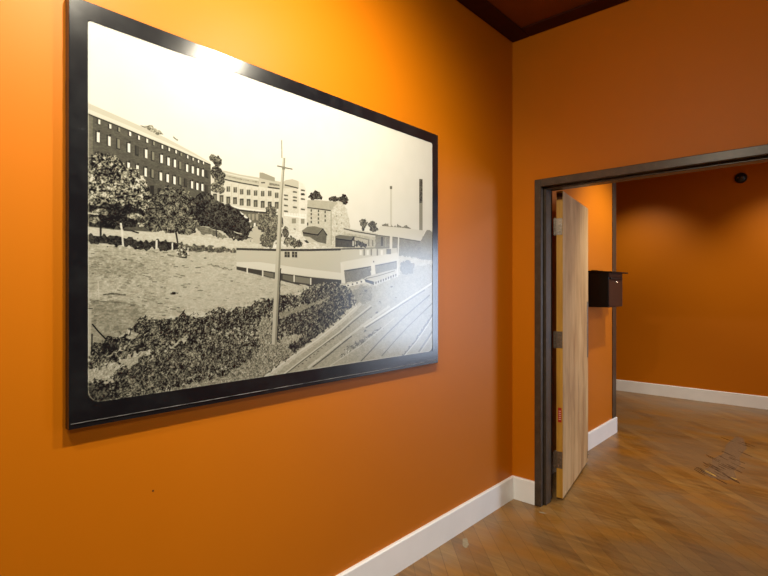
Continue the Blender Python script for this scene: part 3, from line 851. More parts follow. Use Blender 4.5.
92,1,70,1270.3,633.9,1268.3,627.4,1262.6,621.4,1254,616.6,1243.4,613.5,1232.3,612.6,1221.9,613.9,1213.4,617.2,1207.9,622.1,1206,628.2,1207.9,634.5,1213.4,640.4,1221.9,645.3,1232.3,648.4,1243.4,649.5,1254,648.3,1262.6,645,1268.3,640
128,1,50,1294.7,650.7,1323.9,661.8,1353.5,653.7,1399.1,657.9,1422.3,671.2,1453.8,661,1493.9,668.8,1526.7,656.7,1556,654.6,1551.8,645.8,1294.7,638.5
140,2,30,1253.3,603.5,1602.8,599.5,1673.3,656.2,1774.7,625.8,1774.7,491.8,1253.3,519.2
226,0,0,1255.4,605.1,1284.6,648.3,1430.1,653.2,1639.5,655.5,1602.8,596.9
150,2,20,1602.8,596.9,1655.4,660.1,1682.3,662.4,1746.5,634.7,1755.9,524.4,1602.8,538.2
105,0,0,1254.9,598.8,1414,597.2,1597.8,591.8,1599.2,597.1,1415.1,602.3,1255.9,603.7
80,0,0,1288.9,594.2,1304.8,595.4,1304.8,551.3,1288.9,550.3
170,0,0,1321.3,596.6,1321.3,542.6,1326.4,542.9,1326.4,597
104,2,20,807.6,578.1,888.8,572.1,919.7,600.5,939.7,576.1,936.3,537.6,888.8,542.1,810.3,561.7
128,2,14,802.4,582.6,832.6,602.8,872.2,608.2,919.1,603,888.8,572.9,807.6,576.8
38,0,0,807.1,573.1,889.4,569.6,918.4,598.6,939.1,573,945,576.2,918.7,603.8,888.2,574.5,808.1,578.1
200,0,0,810.3,561.7,844.9,560.2,888.8,541.3,834.2,538.3
60,0,0,812.9,543.1,828.8,546.3,842.8,535.6,828.8,533.8
78,2,20,990.1,573.5,1091.2,567.6,1107.8,580.3,1111.7,532.2,990.1,527
112,0,0,990.1,576.6,1016.6,583.1,1107.2,582.1,1088.6,562.4,992.5,565.7
30,0,0,992.1,562.1,1088.9,559.2,1110.4,580,1105.2,582.4,1088.3,563.7,992.9,566.6
235,0,0,1096.9,561.1,1103.3,561.6,1103.3,538.6,1096.9,538.2
212,2,24,-10.4,527.1,66.7,523.6,150.1,526.1,281.4,527.8,371.8,523.9,490.2,519,607.3,513.7,607.3,495.6,494.4,492.6,353.2,492.8,213.8,502,-10.4,491.7
46,1,40,-10.4,505,61,504.7,110.6,499.2,150.1,496.7,187.8,500.1,230.3,499.2,281.4,495,281.4,472,207.2,470,113.5,472.1,55.4,472.8,-10.4,484.3
98,1,60,281.4,496,316.7,495.6,371.8,492.3,429.6,488.7,502.7,488.7,498.6,476.2,453.5,472,371.8,471.9,316.7,468.2,281.4,469.6
76,1,100,181.5,642.1,213.8,666.2,247.1,682.7,281.4,686.2,309.6,673.3,331.2,652.2,345.8,608.9,353.2,560.9,323.9,528.9,274.4,530,230.3,529.6,181.5,532,150.1,545.2
52,1,62,331.2,648.7,356.9,680.1,371.8,689.3,394.6,671.3,421.7,660.6,453.5,650.2,494.4,640.6,528.1,618.3,558.3,595.1,564.9,569.1,554,545.4,562.7,530.9,528.1,522.8,477.9,526.5,437.5,547,398.4,558,353.2,560.9,334.8,607.7
120,2,60,338.4,559.5,398.4,554.4,437.5,539.8,461.6,527.1,421.7,525.9,353.2,539.9
200,0,0,485.4,551.2,502.1,547,519.1,544.6,520.1,548.3,503.4,550.6,486.8,554.7
30,0,0,264.8,535.4,271.7,495.6,277.1,496.8,270.2,536.8
46,0,0,411.4,566.1,415.3,527,420.3,527.8,416.4,567
92,1,150,110.6,713.8,106.6,697.1,95.3,681.2,78.2,668.1,57.7,659.4,36.2,656.1,16.5,658.4,0.6,665.9,-9.6,677.6,-13.1,692.1,-9.6,707.9,0.6,723.2,16.5,736.2,36.2,745.5,57.7,749.7,78.2,748.2,95.3,741.1,106.6,729.2
92,1,150,61,659.2,58.6,625.4,51.7,595.2,41.3,572.2,28.6,559.3,15.3,557.9,2.9,567.9,-7,587.9,-13.5,615.5,-15.7,647.5,-13.5,680.1,-7,709.7,2.9,732.8,15.3,746.5,28.6,749.2,41.3,740.2,51.7,720.5,58.6,692.3
92,1,150,168.8,675.7,163.9,653,149.8,631.8,128.6,614.9,103.2,604.2,76.8,600.9,52.5,605.2,33.2,616.2,20.8,632.5,16.5,652.4,20.8,673.6,33.2,693.8,52.5,710.7,76.8,722.4,103.2,727.2,128.6,724.3,149.8,713.9,163.9,697
92,1,150,181.5,645.3,177.2,624.8,165.2,605.9,147,590.9,125,581.6,102.2,579,81.1,583.3,64.3,593.6,53.4,608.8,49.7,627.1,53.4,646.4,64.3,664.5,81.1,679.6,102.2,689.7,125,693.4,147,690.2,165.2,680.2,177.2,664.6
92,1,150,168.8,611.4,162.4,593,144,575.6,116.5,561.4,83.8,552.1,50,548.7,19.2,551.3,-5.2,559.4,-20.8,571.8,-26.2,587.2,-20.8,604,-5.2,620.3,19.2,634.4,50,644.6,83.8,649.6,116.5,648.4,144,641,162.4,628.1
92,1,150,181.5,629.1,179.2,613.3,172.6,598.9,162.5,587.7,150.3,581,137.5,579.6,125.6,583.5,116,592.3,109.7,604.7,107.6,619.4,109.7,634.7,116,648.8,125.6,660.1,137.5,667.1,150.3,669,162.5,665.6,172.6,657,179.2,644.3
92,1,150,72.5,737.9,70,730.1,63.1,722.3,52.5,715.6,39.7,710.8,26.2,708.4,13.7,708.6,3.7,711.5,-2.8,716.5,-5.1,723.2,-2.8,730.7,3.7,738.2,13.7,744.9,26.2,749.9,39.7,752.6,52.5,752.6,63.1,749.9,70,744.8
92,1,150,171.9,679.4,171,669.4,168.3,660.3,164.1,653.2,159,649,153.6,648.3,148.5,651,144.4,656.8,141.7,665,140.8,674.6,141.7,684.6,144.4,693.6,148.5,700.7,153.6,704.9,159,705.8,164.1,703.3,168.3,697.5,171,689.2
92,1,150,181.5,655,180.7,646.1,178.5,638,175.1,631.7,171,628.1,166.6,627.6,162.5,630.1,159.2,635.4,157,642.8,156.3,651.4,157,660.3,159.2,668.3,162.5,674.5,166.6,678.2,171,678.9,175.1,676.5,178.5,671.2,180.7,663.8
30,1,60,5.6,591.2,61,607.2,119.5,602.1,168.8,595.3,162.5,549.6,113.5,532.4,55.4,530.2,-5.1,533.6,-5.1,560.2
120,1,120,58.2,576.3,56.6,573,52.2,569.7,45.5,567,37.3,565,28.6,564,20.6,564.2,14,565.5,9.8,567.7,8.3,570.6,9.8,573.9,14,577.1,20.6,579.8,28.6,581.8,37.3,582.9,45.5,582.7,52.2,581.5,56.6,579.3
120,1,120,162.5,575.3,161,571.8,156.7,568.5,150.1,565.7,142,563.7,133.5,562.8,125.6,563.1,119.2,564.6,115,567,113.5,570,115,573.4,119.2,576.7,125.6,579.5,133.5,581.5,142,582.5,150.1,582.2,156.7,580.8,161,578.4
120,1,120,33,549.3,32,545.6,29.1,542.1,24.7,539.3,19.3,537.6,13.6,537,8.3,537.7,4,539.6,1.2,542.5,0.3,546,1.2,549.6,4,553,8.3,555.8,13.6,557.6,19.3,558.2,24.7,557.6,29.1,555.7,32,552.8
120,1,120,168.8,547,168,544.7,165.8,542.6,162.5,540.8,158.4,539.7,154.1,539.3,150.1,539.7,146.8,540.8,144.6,542.5,143.9,544.6,144.6,546.9,146.8,549,150.1,550.8,154.1,551.9,158.4,552.3,162.5,552,165.8,550.9,168,549.1
24,0,0,33,543.2,33,494.9,38.5,495.4,38.5,543.8
26,0,0,101.5,523,122.2,523.3,146.4,517.4,147.6,521.5,122.9,527.4,101.8,527.1
200,2,50,-10.7,566.1,24.3,564.1,25,568.9,-10.1,570.9
236,0,0,90.1,545.3,94.1,517.9,97.1,468.5,102.7,469.2,99.7,518.9,95.6,546.8
238,0,0,200.7,501.2,199.4,469.7,205.9,469.8,207.2,501.4
238,0,0,253.7,496.6,252.7,469.8,257.8,469.9,258.8,496.7
188,2,52,-10.4,482.8,55.4,472.2,113.5,469.6,207.2,468.7,281.4,467.9,494.4,476,498.6,424.3,672.4,384.6,807.6,353.5,823.5,336.8,607.3,294.6,449.5,272,295.4,259.3,134.7,223.8,33,181,-10.4,175.5
198,2,26,281.4,466.2,494.4,474.1,498.6,424.3,672.4,384.6,807.6,353.5,791.9,332.7,607.3,302.4,353.2,267.7,230.3,304.6,247.1,404.3
158,2,60,-10.4,293.7,61,307.3,134.7,296.6,181.5,273,134.7,230.1,89.9,198.3,33,181,-10.4,175.5
172,2,70,-10.4,432.6,61,442,150.1,427.2,181.5,402.5,119.5,369.3,33,380.2,-10.4,391.2
95,2,60,41.5,322.2,69.6,325,107.3,320.1,107.8,324.4,69.6,329.3,41.1,326.4
120,2,50,5.5,306.5,46.7,301.2,95.6,295.6,95.9,299.3,47.1,304.8,5.8,310
80,1,60,250.6,322,274.6,323.5,274.2,328.2,250.3,326.6
30,0,0,254.5,331,266.8,330.9,266.8,322.8,254.5,322.9
125,1,150,271,475.8,284.8,490.1,302.4,484.5,307.8,464.2,302.4,446.9,281.4,449.3,274.4,459.1
35,0,0,277.6,448,305.7,445.8,306.2,449.6,278.1,451.7
236,0,0,309,483.1,312.2,483.3,312.2,459.3,309,459.2
130,1,70,382.6,427.5,429.1,418.3,477.3,408.8,478.4,412.8,430.1,422.2,383.7,431.3
60,0,0,369.2,451.7,378.2,452.1,378.2,448.6,369.2,448.2
110,0,0,206.5,292,223.2,291.7,223.2,295.3,206.5,295.6
140,0,0,15.8,422.6,24,421.9,24.3,424.5,16.1,425.3
125,0,0,188.4,463.3,197.2,461.3,197.9,464,189.1,466
110,0,0,124.5,289.9,138.1,290.1,138,292.2,124.4,292.1
125,0,0,0.8,268.9,16.6,268.6,16.6,271.8,0.8,272
125,0,0,51.5,389.6,64.9,390.1,64.9,392.9,51.5,392.4
150,0,0,329,302.6,341.5,302.7,341.5,305.5,328.9,305.3
140,0,0,44.8,443.5,57.1,442.9,57.4,446.2,45.1,446.8
140,0,0,237.8,452.9,251,453.3,251.1,456.9,237.9,456.5
110,0,0,155.8,302.3,173.8,299.2,174.2,301.6,156.1,304.6
150,0,0,113.8,370.8,126.8,371.8,126.6,374.4,113.6,373.3
125,0,0,14.2,417.7,22.3,416,22.7,417.9,14.6,419.7
140,0,0,148.9,346,156.5,344.2,157.3,347.5,149.7,349.4
110,0,0,272,262.4,292.6,261.8,292.5,264.8,271.9,265.3
125,0,0,167,381.2,185,380.4,185.2,383,167.1,383.8
125,0,0,98.5,389.8,111.9,388.3,112.3,391.7,98.9,393.1
110,0,0,97.5,353,110.5,350.5,110.9,352.5,97.8,355
140,0,0,9.8,296.6,20.2,295.8,20.3,299.1,9.9,299.9
110,0,0,17.1,258.6,26.3,258.4,26.2,261.7,17.1,261.9
125,0,0,345.5,333.7,364.6,334.2,364.5,337.7,345.4,337.1
150,0,0,139.5,429.5,151.3,427.1,151.8,429.6,140.1,431.9
140,0,0,146.3,351.9,156.1,351.3,156.2,354.2,146.4,354.7
125,0,0,45.2,375.5,56.5,375.4,56.5,378.4,45.3,378.5
140,0,0,27.4,398.4,41.7,398.4,41.8,400.4,27.4,400.3
140,0,0,193.6,458.6,209.2,459.3,209.3,462,193.6,461.2
140,0,0,157.5,286.5,168.1,286.5,168,290.3,157.5,290.3
140,0,0,293.2,356.1,304.2,356.1,304.2,358.8,293.3,358.9
140,0,0,162.5,309.2,176.9,307.1,177.2,309.7,162.8,311.8
125,0,0,283.6,385.9,300.3,383.2,301.1,387,284.3,389.6
125,0,0,335,345.6,347.6,343.1,348.2,345.6,335.5,348.1
150,0,0,88.9,443.2,103.9,442.7,104.1,444.9,89,445.4
140,0,0,222.2,368,229.2,368.4,229.1,371.8,222.1,371.4
125,0,0,141.7,314.5,150.1,312.6,150.8,315.9,142.4,317.8
110,0,0,51.3,263,59,262.9,59,265.3,51.3,265.4
150,0,0,11.1,355.9,17.3,356.1,17.2,359.1,11,358.9
140,0,0,241.6,379.7,252.2,379.3,252.3,382.1,241.8,382.6
140,0,0,35.4,276.2,47.1,275.6,47.2,279.2,35.4,279.7
140,0,0,93,345.7,108.5,345.1,108.7,348.7,93.1,349.3
140,0,0,278,315,287.1,314.4,287.3,317.4,278.2,318
125,0,0,154.2,418.3,164.8,416.2,165.5,419.3,154.8,421.4
125,0,0,0.5,432.6,15.3,432.1,15.5,434.5,0.6,435
150,0,0,137.9,240.4,156.1,239,156.2,241.5,138,242.8
140,0,0,196.6,405.7,208.5,405.8,208.6,408.7,196.7,408.6
140,0,0,346.4,352.3,354.1,350.7,354.7,353,346.9,354.7
110,0,0,337.1,413.1,356.7,414.7,356.5,418.4,336.9,416.8
150,0,0,174,401.5,183.5,401.7,183.5,405.2,174,405
140,0,0,47.8,241.8,64.7,240,64.8,242.7,47.9,244.5
125,0,0,310.4,469.3,325.2,469.8,325.3,472.5,310.4,472
150,0,0,93.4,342.4,107.3,340.3,107.7,342.8,93.7,344.9
150,0,0,40.5,457,47.3,455.8,47.9,458.9,41.1,460.1
150,0,0,59.1,364.2,72.7,361.8,73.2,364.7,59.6,367.1
150,0,0,215.8,264.5,231.5,262.1,231.8,265,216.2,267.4
110,0,0,311.5,358.6,318.8,356.5,319.6,359.1,312.4,361.2
150,0,0,191.5,314.2,199.8,313.2,200.2,316.9,191.9,317.9
140,0,0,179.7,349.8,191.6,348.7,191.8,351.7,180,352.7
140,0,0,14.8,298.2,29,296.4,29.2,299.7,15.1,301.5
110,0,0,8,300.4,21.1,300.8,20.9,304.4,7.9,303.9
110,0,0,289.4,418.1,298.3,418.2,298.4,421.7,289.5,421.6
125,0,0,319.4,436.6,328.9,435.5,329.5,438.4,319.9,439.5
150,0,0,13.2,432.7,21.8,432,22.1,435.1,13.6,435.9
125,0,0,36.3,371.3,42.8,369.8,43.2,371.6,36.6,373.1
140,0,0,158.8,382.6,166.8,382.6,166.8,386.3,158.9,386.3
140,0,0,186.7,307.3,200.2,305.6,200.6,309.4,187,311
140,0,0,82.1,337.1,91.3,334.4,92.1,337.7,83,340.4
150,0,0,275.8,261,285.2,258.8,286,262.3,276.5,264.5
110,0,0,218.1,448.1,226.3,447.1,226.7,449.3,218.4,450.2
150,0,0,74.3,264.9,81.3,263.6,81.8,267.2,74.8,268.4
125,0,0,177.1,375.7,188.9,373.7,189.6,377.5,177.7,379.4
150,0,0,253.4,449.4,262.1,448.3,262.7,452,254,453.1
140,0,0,112.4,408.4,126.9,406.8,127.3,410.5,112.8,412
140,0,0,120.5,298.4,136.4,297.4,136.5,300.5,120.7,301.5
125,0,0,293.3,345.1,305.9,345.8,305.7,349.4,293.1,348.7
110,0,0,10.2,412.6,25.8,411.7,26.1,414.3,10.4,415.3
140,0,0,110.6,365.1,124,364.6,124.2,368.1,110.7,368.6
125,0,0,150,441,157.1,439,158.1,442,151,444.1
140,0,0,299.9,357.6,318.7,355.6,319,357.9,300.2,359.8
110,0,0,224.5,460.5,241.2,461.1,241.3,463.8,224.6,463.2
150,0,0,18.1,451.9,34,453.2,34,455.9,18.1,454.5
125,0,0,223.3,398.8,232.1,399.2,232,402.7,223.2,402.2
110,0,0,7.6,406.4,23,405.2,23.3,408.1,7.9,409.2
140,0,0,227.6,424.7,244,423.5,244.3,426,227.8,427.3
125,0,0,50.5,405.2,63.5,405,63.6,408.5,50.6,408.8
110,0,0,343,473.5,360.5,474.8,360.5,477.8,343,476.5
140,0,0,10.3,276.1,23.6,275.7,23.6,279.2,10.3,279.6
150,0,0,274.4,449.2,284.7,450.5,284.5,452.6,274.2,451.3
140,0,0,126.9,448.7,138.4,447.8,138.8,451.3,127.3,452.2
150,0,0,60.1,306,68.5,303.4,69.1,305.5,60.7,308.1
125,0,0,269.5,449.7,288.3,450.7,288.3,453.9,269.5,452.9
150,0,0,5.4,340.2,19.2,339.2,19.3,341.7,5.6,342.7
140,0,0,40.7,455,56.3,453.1,56.8,456.2,41.1,458
150,0,0,181.6,433.9,198,432.3,198.3,434.5,181.9,436
110,0,0,98.6,432,112.9,430.6,113.2,433.3,99,434.8
140,0,0,339.9,308.8,357.6,309.4,357.5,311.6,339.8,311
140,0,0,61.7,395.7,68.2,393.9,69.1,397.3,62.5,399
110,0,0,121,287.6,135,285.3,135.4,288.9,121.4,291.2
110,0,0,189,362.6,204.5,362.7,204.6,366.1,189,366
125,0,0,277.8,378.4,289,379.1,288.9,381.7,277.7,381.1
110,0,0,161.6,390.4,177.6,389.6,177.7,391.7,161.8,392.5
125,0,0,8.5,444.8,18.7,445.3,18.7,448.6,8.5,448.1
150,0,0,333.1,470.7,343.4,470.8,343.5,473.1,333.3,473
125,0,0,50.3,322.4,57,321.4,57.5,324.5,50.7,325.6
150,0,0,52.9,302.6,63.5,301.7,63.7,304.9,53.1,305.8
125,0,0,105.6,361.2,116.7,360.6,116.9,363.3,105.7,363.9
110,0,0,174,240.5,190.7,239.1,190.8,241.2,174,242.6
110,0,0,15.8,245.3,23.8,243.3,24.4,246.6,16.4,248.6
125,0,0,112.4,357.3,120.9,356.2,121.2,358.6,112.7,359.7
125,0,0,113.3,292.4,129.1,289.9,129.4,292.5,113.7,295
110,0,0,221.3,252.4,233.3,252.3,233.2,255.5,221.2,255.6
110,0,0,285.2,352.5,297.8,350.5,298.2,352.7,285.6,354.7
140,0,0,88.4,255,99.8,253.5,100,256.2,88.6,257.7
110,0,0,27.9,414.3,40.2,413.4,40.3,415.4,28.1,416.3
110,0,0,278.1,465.8,292.2,465.5,292.5,468.8,278.3,469
150,0,0,178.3,304.4,195.2,301.5,195.8,305.3,178.9,308.2
125,0,0,232.1,308.6,243.6,307,244.1,310.6,232.5,312.1
140,0,0,226.9,344.4,234,342.3,234.7,344.8,227.7,346.9
150,0,0,202,264.1,220.7,263.4,220.7,266,202,266.7
110,0,0,240.8,451.8,260.5,450.1,261,453.5,241.2,455.1
125,0,0,230.5,268.9,238.4,269.1,238.2,272.1,230.3,271.8
150,0,0,108.4,284.7,114.4,284,114.6,286.6,108.6,287.3
125,0,0,55.2,314.8,67.8,314.1,68,317.6,55.3,318.3
140,0,0,33.5,307.9,40.2,307.6,40.2,309.9,33.5,310.1
110,0,0,271.7,277.1,280.9,275.3,281.6,279.1,272.4,280.9
110,0,0,260,416,275.5,414.9,275.8,418.1,260.3,419.1
125,0,0,178.5,371,191.6,368.6,192.1,371.3,179,373.7
140,0,0,95.4,398.3,101.7,399,101.5,401.2,95.3,400.5
125,0,0,184.7,325.2,195.4,325.7,195.2,328.5,184.6,328
110,0,0,267.7,391.2,281.4,389.1,281.7,391.2,268.1,393.3
150,0,0,335.6,395,356.6,395.5,356.5,399,335.5,398.4
150,0,0,233.3,267.9,240,266,240.9,269.5,234.2,271.4
140,0,0,34,384.4,40.7,382.7,41.4,385.5,34.7,387.2
125,0,0,248.3,273.3,267.8,269.9,268.3,273.3,248.9,276.7
110,0,0,31.8,435.2,41,435.9,40.9,438.1,31.7,437.4
150,0,0,259.5,411,267.9,409.9,268.4,412.6,259.9,413.8
150,0,0,119.1,307.5,129.3,305.5,129.8,308.1,119.6,310.1
140,0,0,159.1,248.7,175.6,245.1,175.9,247,159.4,250.6
140,0,0,254.1,423,264.9,422.4,265.1,425.2,254.3,425.8
110,0,0,233.5,280.7,244.8,278,245.3,280.6,234.1,283.2
150,0,0,168.9,453,178.7,451.6,179.4,455.5,169.6,456.8
150,0,0,44.7,246.7,52.4,244.1,53,246.6,45.3,249.2
150,0,0,294.8,412.3,313.4,413.9,313.2,416.7,294.6,415.1
110,0,0,259.7,383.6,274.3,381,274.7,383,260.1,385.6
125,0,0,299.8,453.6,318.4,455.5,318.2,457.9,299.7,456
165,0,0,539.8,302.4,555,302,555.1,304.2,539.8,304.6
165,0,0,491.4,323,510.6,319.3,511.1,321.5,491.9,325.1
150,0,0,595.8,340,607.7,338.3,608.2,340.6,596.2,342.2
165,0,0,621.3,320.6,643.3,319,643.5,321.3,621.5,323
165,0,0,740,326.1,752.3,322.8,753.2,325.1,740.9,328.4
165,0,0,502.5,298.2,513.6,296.5,514,298.7,502.9,300.4
165,0,0,446.6,367.2,454.7,365,455.4,367.1,447.4,369.3
150,0,0,640.3,325.8,650.7,324.3,651.2,326.6,640.8,328.1
150,0,0,695.1,316.6,714.3,313.4,714.9,315.8,695.6,318.9
165,0,0,529.9,378.7,540.2,378,540.5,380.2,530.1,381
150,0,0,704.8,313.3,714.8,310,715.9,312.2,705.9,315.6
165,0,0,381.9,427.5,393.4,427.2,393.5,429.3,382.1,429.6
150,0,0,455.2,306,466.8,305.4,466.9,307.6,455.3,308.2
165,0,0,494,385,509.3,383.6,509.6,385.9,494.3,387.2
150,0,0,683.5,310,697,307.7,697.6,310.1,684.1,312.4
165,0,0,624.8,384,643.3,384.1,643.3,386.5,624.8,386.4
150,0,0,358,418.2,371.2,416.5,371.6,418.6,358.4,420.3
150,0,0,650.3,386.2,660.2,384.8,660.7,387.1,650.8,388.5
165,0,0,474.2,426.1,487.9,426.2,487.9,428.4,474.3,428.3
165,0,0,394.8,302,410.7,298.4,411.2,300.5,395.3,304.1
165,0,0,718.2,310.6,740.7,307.9,741.1,310.3,718.5,313
150,0,0,604.5,337,623.7,334.9,624,337.2,604.8,339.3
165,0,0,490.1,303.7,508.7,302,508.9,304.3,490.3,305.9
150,0,0,497.4,364.8,512,362.8,512.5,365,497.9,367
150,0,0,424.3,371.4,441,371.2,441.1,373.3,424.4,373.5
165,0,0,689.9,354.5,703.5,353.5,703.7,355.9,690.2,356.9
165,0,0,646.6,327.3,659.6,327.1,659.6,329.5,646.6,329.6
150,0,0,440.2,412,456.6,410.4,457,412.5,440.5,414.2
150,0,0,685.5,313.9,703.8,311.5,704.3,313.9,685.9,316.3
150,0,0,697.2,355.1,707.1,355,707.2,357.4,697.3,357.5
150,0,0,663.4,347.5,673.3,345.9,673.9,348.2,664,349.8
165,0,0,499,355,515.1,354.2,515.3,356.5,499.2,357.2
150,0,0,717.9,369,738.5,366.8,738.9,369.2,718.3,371.4
165,0,0,367.2,332.6,382,329.4,382.5,331.4,367.7,334.6
165,0,0,620,390.9,630.9,388.2,631.7,390.4,620.9,393.2
150,0,0,442.5,392.4,461.1,391.6,461.3,393.8,442.7,394.6
165,0,0,594.5,352.3,605.6,351.5,605.9,353.8,594.7,354.6
150,0,0,444.2,298.2,457.8,297.4,457.9,299.6,444.3,300.4
165,0,0,737.9,333.1,757.3,330.4,757.8,332.8,738.4,335.5
165,0,0,412.6,420.9,422.4,419.4,422.9,421.5,413.1,423
150,0,0,711.9,354.2,723.9,353.2,724.2,355.6,712.2,356.6
150,0,0,529.7,352.4,545.5,350,546,352.2,530.2,354.6
165,0,0,501.7,322.3,513.8,321.8,513.9,324,501.8,324.5
165,0,0,442.6,383.8,456.4,381.5,456.9,383.6,443,386
150,0,0,382.2,316.5,393.7,316,393.8,318.2,382.3,318.6
150,0,0,583.7,316.8,593.4,313,594.5,315.1,584.9,318.9
165,0,0,488,341.8,497.6,338.6,498.4,340.7,488.9,343.9
165,0,0,688.7,359.3,708.9,357.8,709.2,360.2,689,361.7
165,0,0,683.3,379.1,693.9,379.1,694,381.5,683.3,381.5
165,0,0,384.9,328.9,393.7,327.4,394.1,329.5,385.3,331
165,0,0,430.8,434.3,446.5,432.5,446.9,434.6,431.2,436.5
150,0,0,466,380.5,479.9,380.4,479.9,382.6,466.1,382.7
150,0,0,639.8,383,650.3,379.3,651.4,381.5,640.9,385.2
165,0,0,548.7,362.6,561.5,361,561.9,363.2,549.1,364.8
150,0,0,662.1,385.2,677,382.9,677.6,385.3,662.6,387.5
150,0,0,704.7,356.3,716.5,356.2,716.6,358.6,704.7,358.7
165,0,0,713.3,345.7,731.4,342.5,732.1,344.9,713.9,348.1
150,0,0,585.6,378.2,604.7,377.5,604.8,379.8,585.8,380.5
150,0,0,520.9,325.6,531.2,324.8,531.4,327,521.2,327.8
150,0,0,609.7,328.6,625,327.6,625.2,329.9,609.9,330.9
90,0,0,10.5,388.8,17,388.9,17,385.9,10.5,385.8
90,0,0,140.2,352.1,147.6,352.2,147.6,349,140.2,348.9
90,0,0,86.4,382.8,93.4,383,93.4,379.8,86.4,379.7
90,0,0,216.4,349.2,224.3,349.3,224.3,346,216.4,345.9
90,0,0,104,436.3,111.2,436.6,111.2,433.4,104,433.1
90,0,0,473,372.2,482.8,372.3,482.8,368.6,473,368.5
203,0,0,496.5,485.3,791.9,496.9,1025.7,511.3,1041,444.6,1031.8,381.4,844.9,392.4,691.7,405.2,497.7,425.4
224,0,0,598.3,445,791.9,427.9,1028.8,412.8,1030.6,381.4,691.7,405.2,497.7,425.4,497.7,441
60,0,0,496.8,485.6,674.8,491.4,845,500.9,1022.8,513.6,1022.5,523,844.9,509.8,674.9,499.8,497,493.3
60,0,0,1022.8,517.6,1169.6,528.9,1169.4,534.1,1022.6,522.5
130,0,0,1169.6,529.2,1407,550.3,1406.6,555.3,1169.4,533.9
62,0,0,715.1,491.5,740.9,491.8,740.9,469.1,715.1,468.9
170,0,0,726.2,492.1,729.7,492.3,729.7,469.6,726.2,469.5
150,0,0,715.6,482,740.4,483.3,740.4,481.3,715.6,480
62,0,0,752.5,493.5,779,493.9,779,470.9,752.5,470.7
170,0,0,763.9,494.2,767.5,494.4,767.5,471.4,763.9,471.2
150,0,0,753,484,778.5,485.3,778.5,483.2,753,481.9
66,0,0,497.7,424.7,691.7,404.8,844.9,391.6,1027.5,381.4,1025.7,363.4,939.7,362.8,888.8,349.6,805,353.5,667.7,380.9,511.1,410.2,497.7,413.2
118,0,0,614.1,408.8,662.9,402.2,662.9,384.4,614.1,395.2
110,0,0,706.2,398.7,758.5,394.1,758.5,368,706.2,381.1
128,0,0,768.7,393.1,844.9,385.7,844.9,362.1,768.7,369.7
226,0,0,540.1,425.3,546.1,425.5,546.1,399.9,540.1,399.7
226,0,0,608.7,414.9,615.1,415,615.1,388.7,608.7,388.6
226,0,0,759.6,397.4,766.7,397.6,766.7,369.7,759.6,369.6
226,0,0,846.5,387,854.1,387.1,854.1,358.3,846.5,358.3
200,2,40,786.8,361.6,823.5,357.7,861.2,345.2,823.5,341
205,0,0,1028.8,515.9,1169.5,526.4,1406.8,547.7,1416.1,485.1,1217,449.6,1037.4,422.9,1025.7,462
120,2,30,1038.6,421.1,1218.4,447.7,1221.2,404.9,1053.4,365.9
138,2,24,1247.7,453.5,1406.8,479.1,1414.5,444.6,1251.9,413.2
224,0,0,1027.5,462.1,1169.5,486.5,1410.7,525.2,1416.1,485.1,1217,449.6,1037.4,422.9
60,0,0,1039.2,418.4,1219.1,444.9,1217.7,450.5,1038,423.7
70,0,0,1248.3,451.2,1407.5,477.7,1406.1,482.6,1247,455.8
228,0,0,1021.4,461.8,1038.6,453.5,1052.2,365.9,1027.5,367.9
230,0,0,1219.8,464.9,1243.4,468.2,1247.7,405.9,1222.6,403
70,0,0,1234.4,476,1241.3,476.3,1241.3,468.6,1234.4,468.4
130,0,0,1167.8,528.4,1177.9,529,1177.9,498.4,1167.8,497.9
130,0,0,1216,531.2,1226.4,531.8,1226.4,500.8,1216,500.3
130,0,0,1258.6,533.7,1269.2,534.3,1269.2,502.9,1258.6,502.4
118,0,0,1329,538.1,1363.3,540.1,1363.3,514.2,1329,512.5
238,0,0,1142.3,522.4,1156.8,523.3,1156.8,499.9,1142.3,499.2
238,0,0,1189,525.1,1204,526,1204,502.3,1189,501.5
238,0,0,1286.8,530.7,1302.7,531.7,1302.7,507.2,1286.8,506.4
200,0,0,1173.5,392.7,1223.9,407.8,1379.2,438,1408.3,428.8,1316.5,399.9,1237.9,377.4
110,0,0,1183.5,388.2,1266.8,402,1392.3,430.5,1390.5,434.2,1265.3,405.7,1182.4,391.8
46,0,0,1173.5,388,1237.9,376.9,1240.6,360.2,1182.9,374
90,0,0,1244,362.9,1319.5,382.6,1410,408.5,1403.6,418.7,1313.6,392.6,1238.7,372.8
232,0,0,1241.7,373.2,1248,373.2,1248,358.8,1241.7,358.8
232,0,0,1259.3,378.2,1265.7,378.2,1265.7,363.7,1259.3,363.7
232,0,0,1277.1,383.2,1283.5,383.3,1283.5,368.7,1277.1,368.7
232,0,0,1295.1,388.3,1301.6,388.4,1301.6,373.7,1295.1,373.7
232,0,0,1313.2,393.5,1319.8,393.6,1319.8,378.8,1313.2,378.8
232,0,0,1331.6,398.7,1338.3,398.8,1338.3,384,1331.6,383.9
232,0,0,1350.2,404,1356.9,404.1,1356.9,389.2,1350.2,389.1
232,0,0,1369,409.3,1375.8,409.4,1375.8,394.5,1369,394.4
232,0,0,1388,414.7,1394.9,414.9,1394.9,399.8,1388,399.7
232,0,0,1055.3,348.9,1119,360.1,1178.6,372.8,1173.8,384.5,1114.7,371.7,1051.5,360.3
40,0,0,1064,360.5,1074.1,360.6,1074.1,354.2,1064,354.2
40,0,0,1091.8,366.2,1102,366.3,1102,359.8,1091.8,359.8
40,0,0,1120.1,372,1130.5,372.1,1130.5,365.6,1120.1,365.5
40,0,0,1148.9,377.8,1159.5,378,1159.5,371.4,1148.9,371.3
225,0,0,1358.8,604.6,1355.8,544.8,1366.3,545.2,1369.3,605.2
226,0,0,1417.3,614.2,1411,477.4,1398.7,331.1,1408.7,330.7,1421.1,477.6,1427.4,614.8
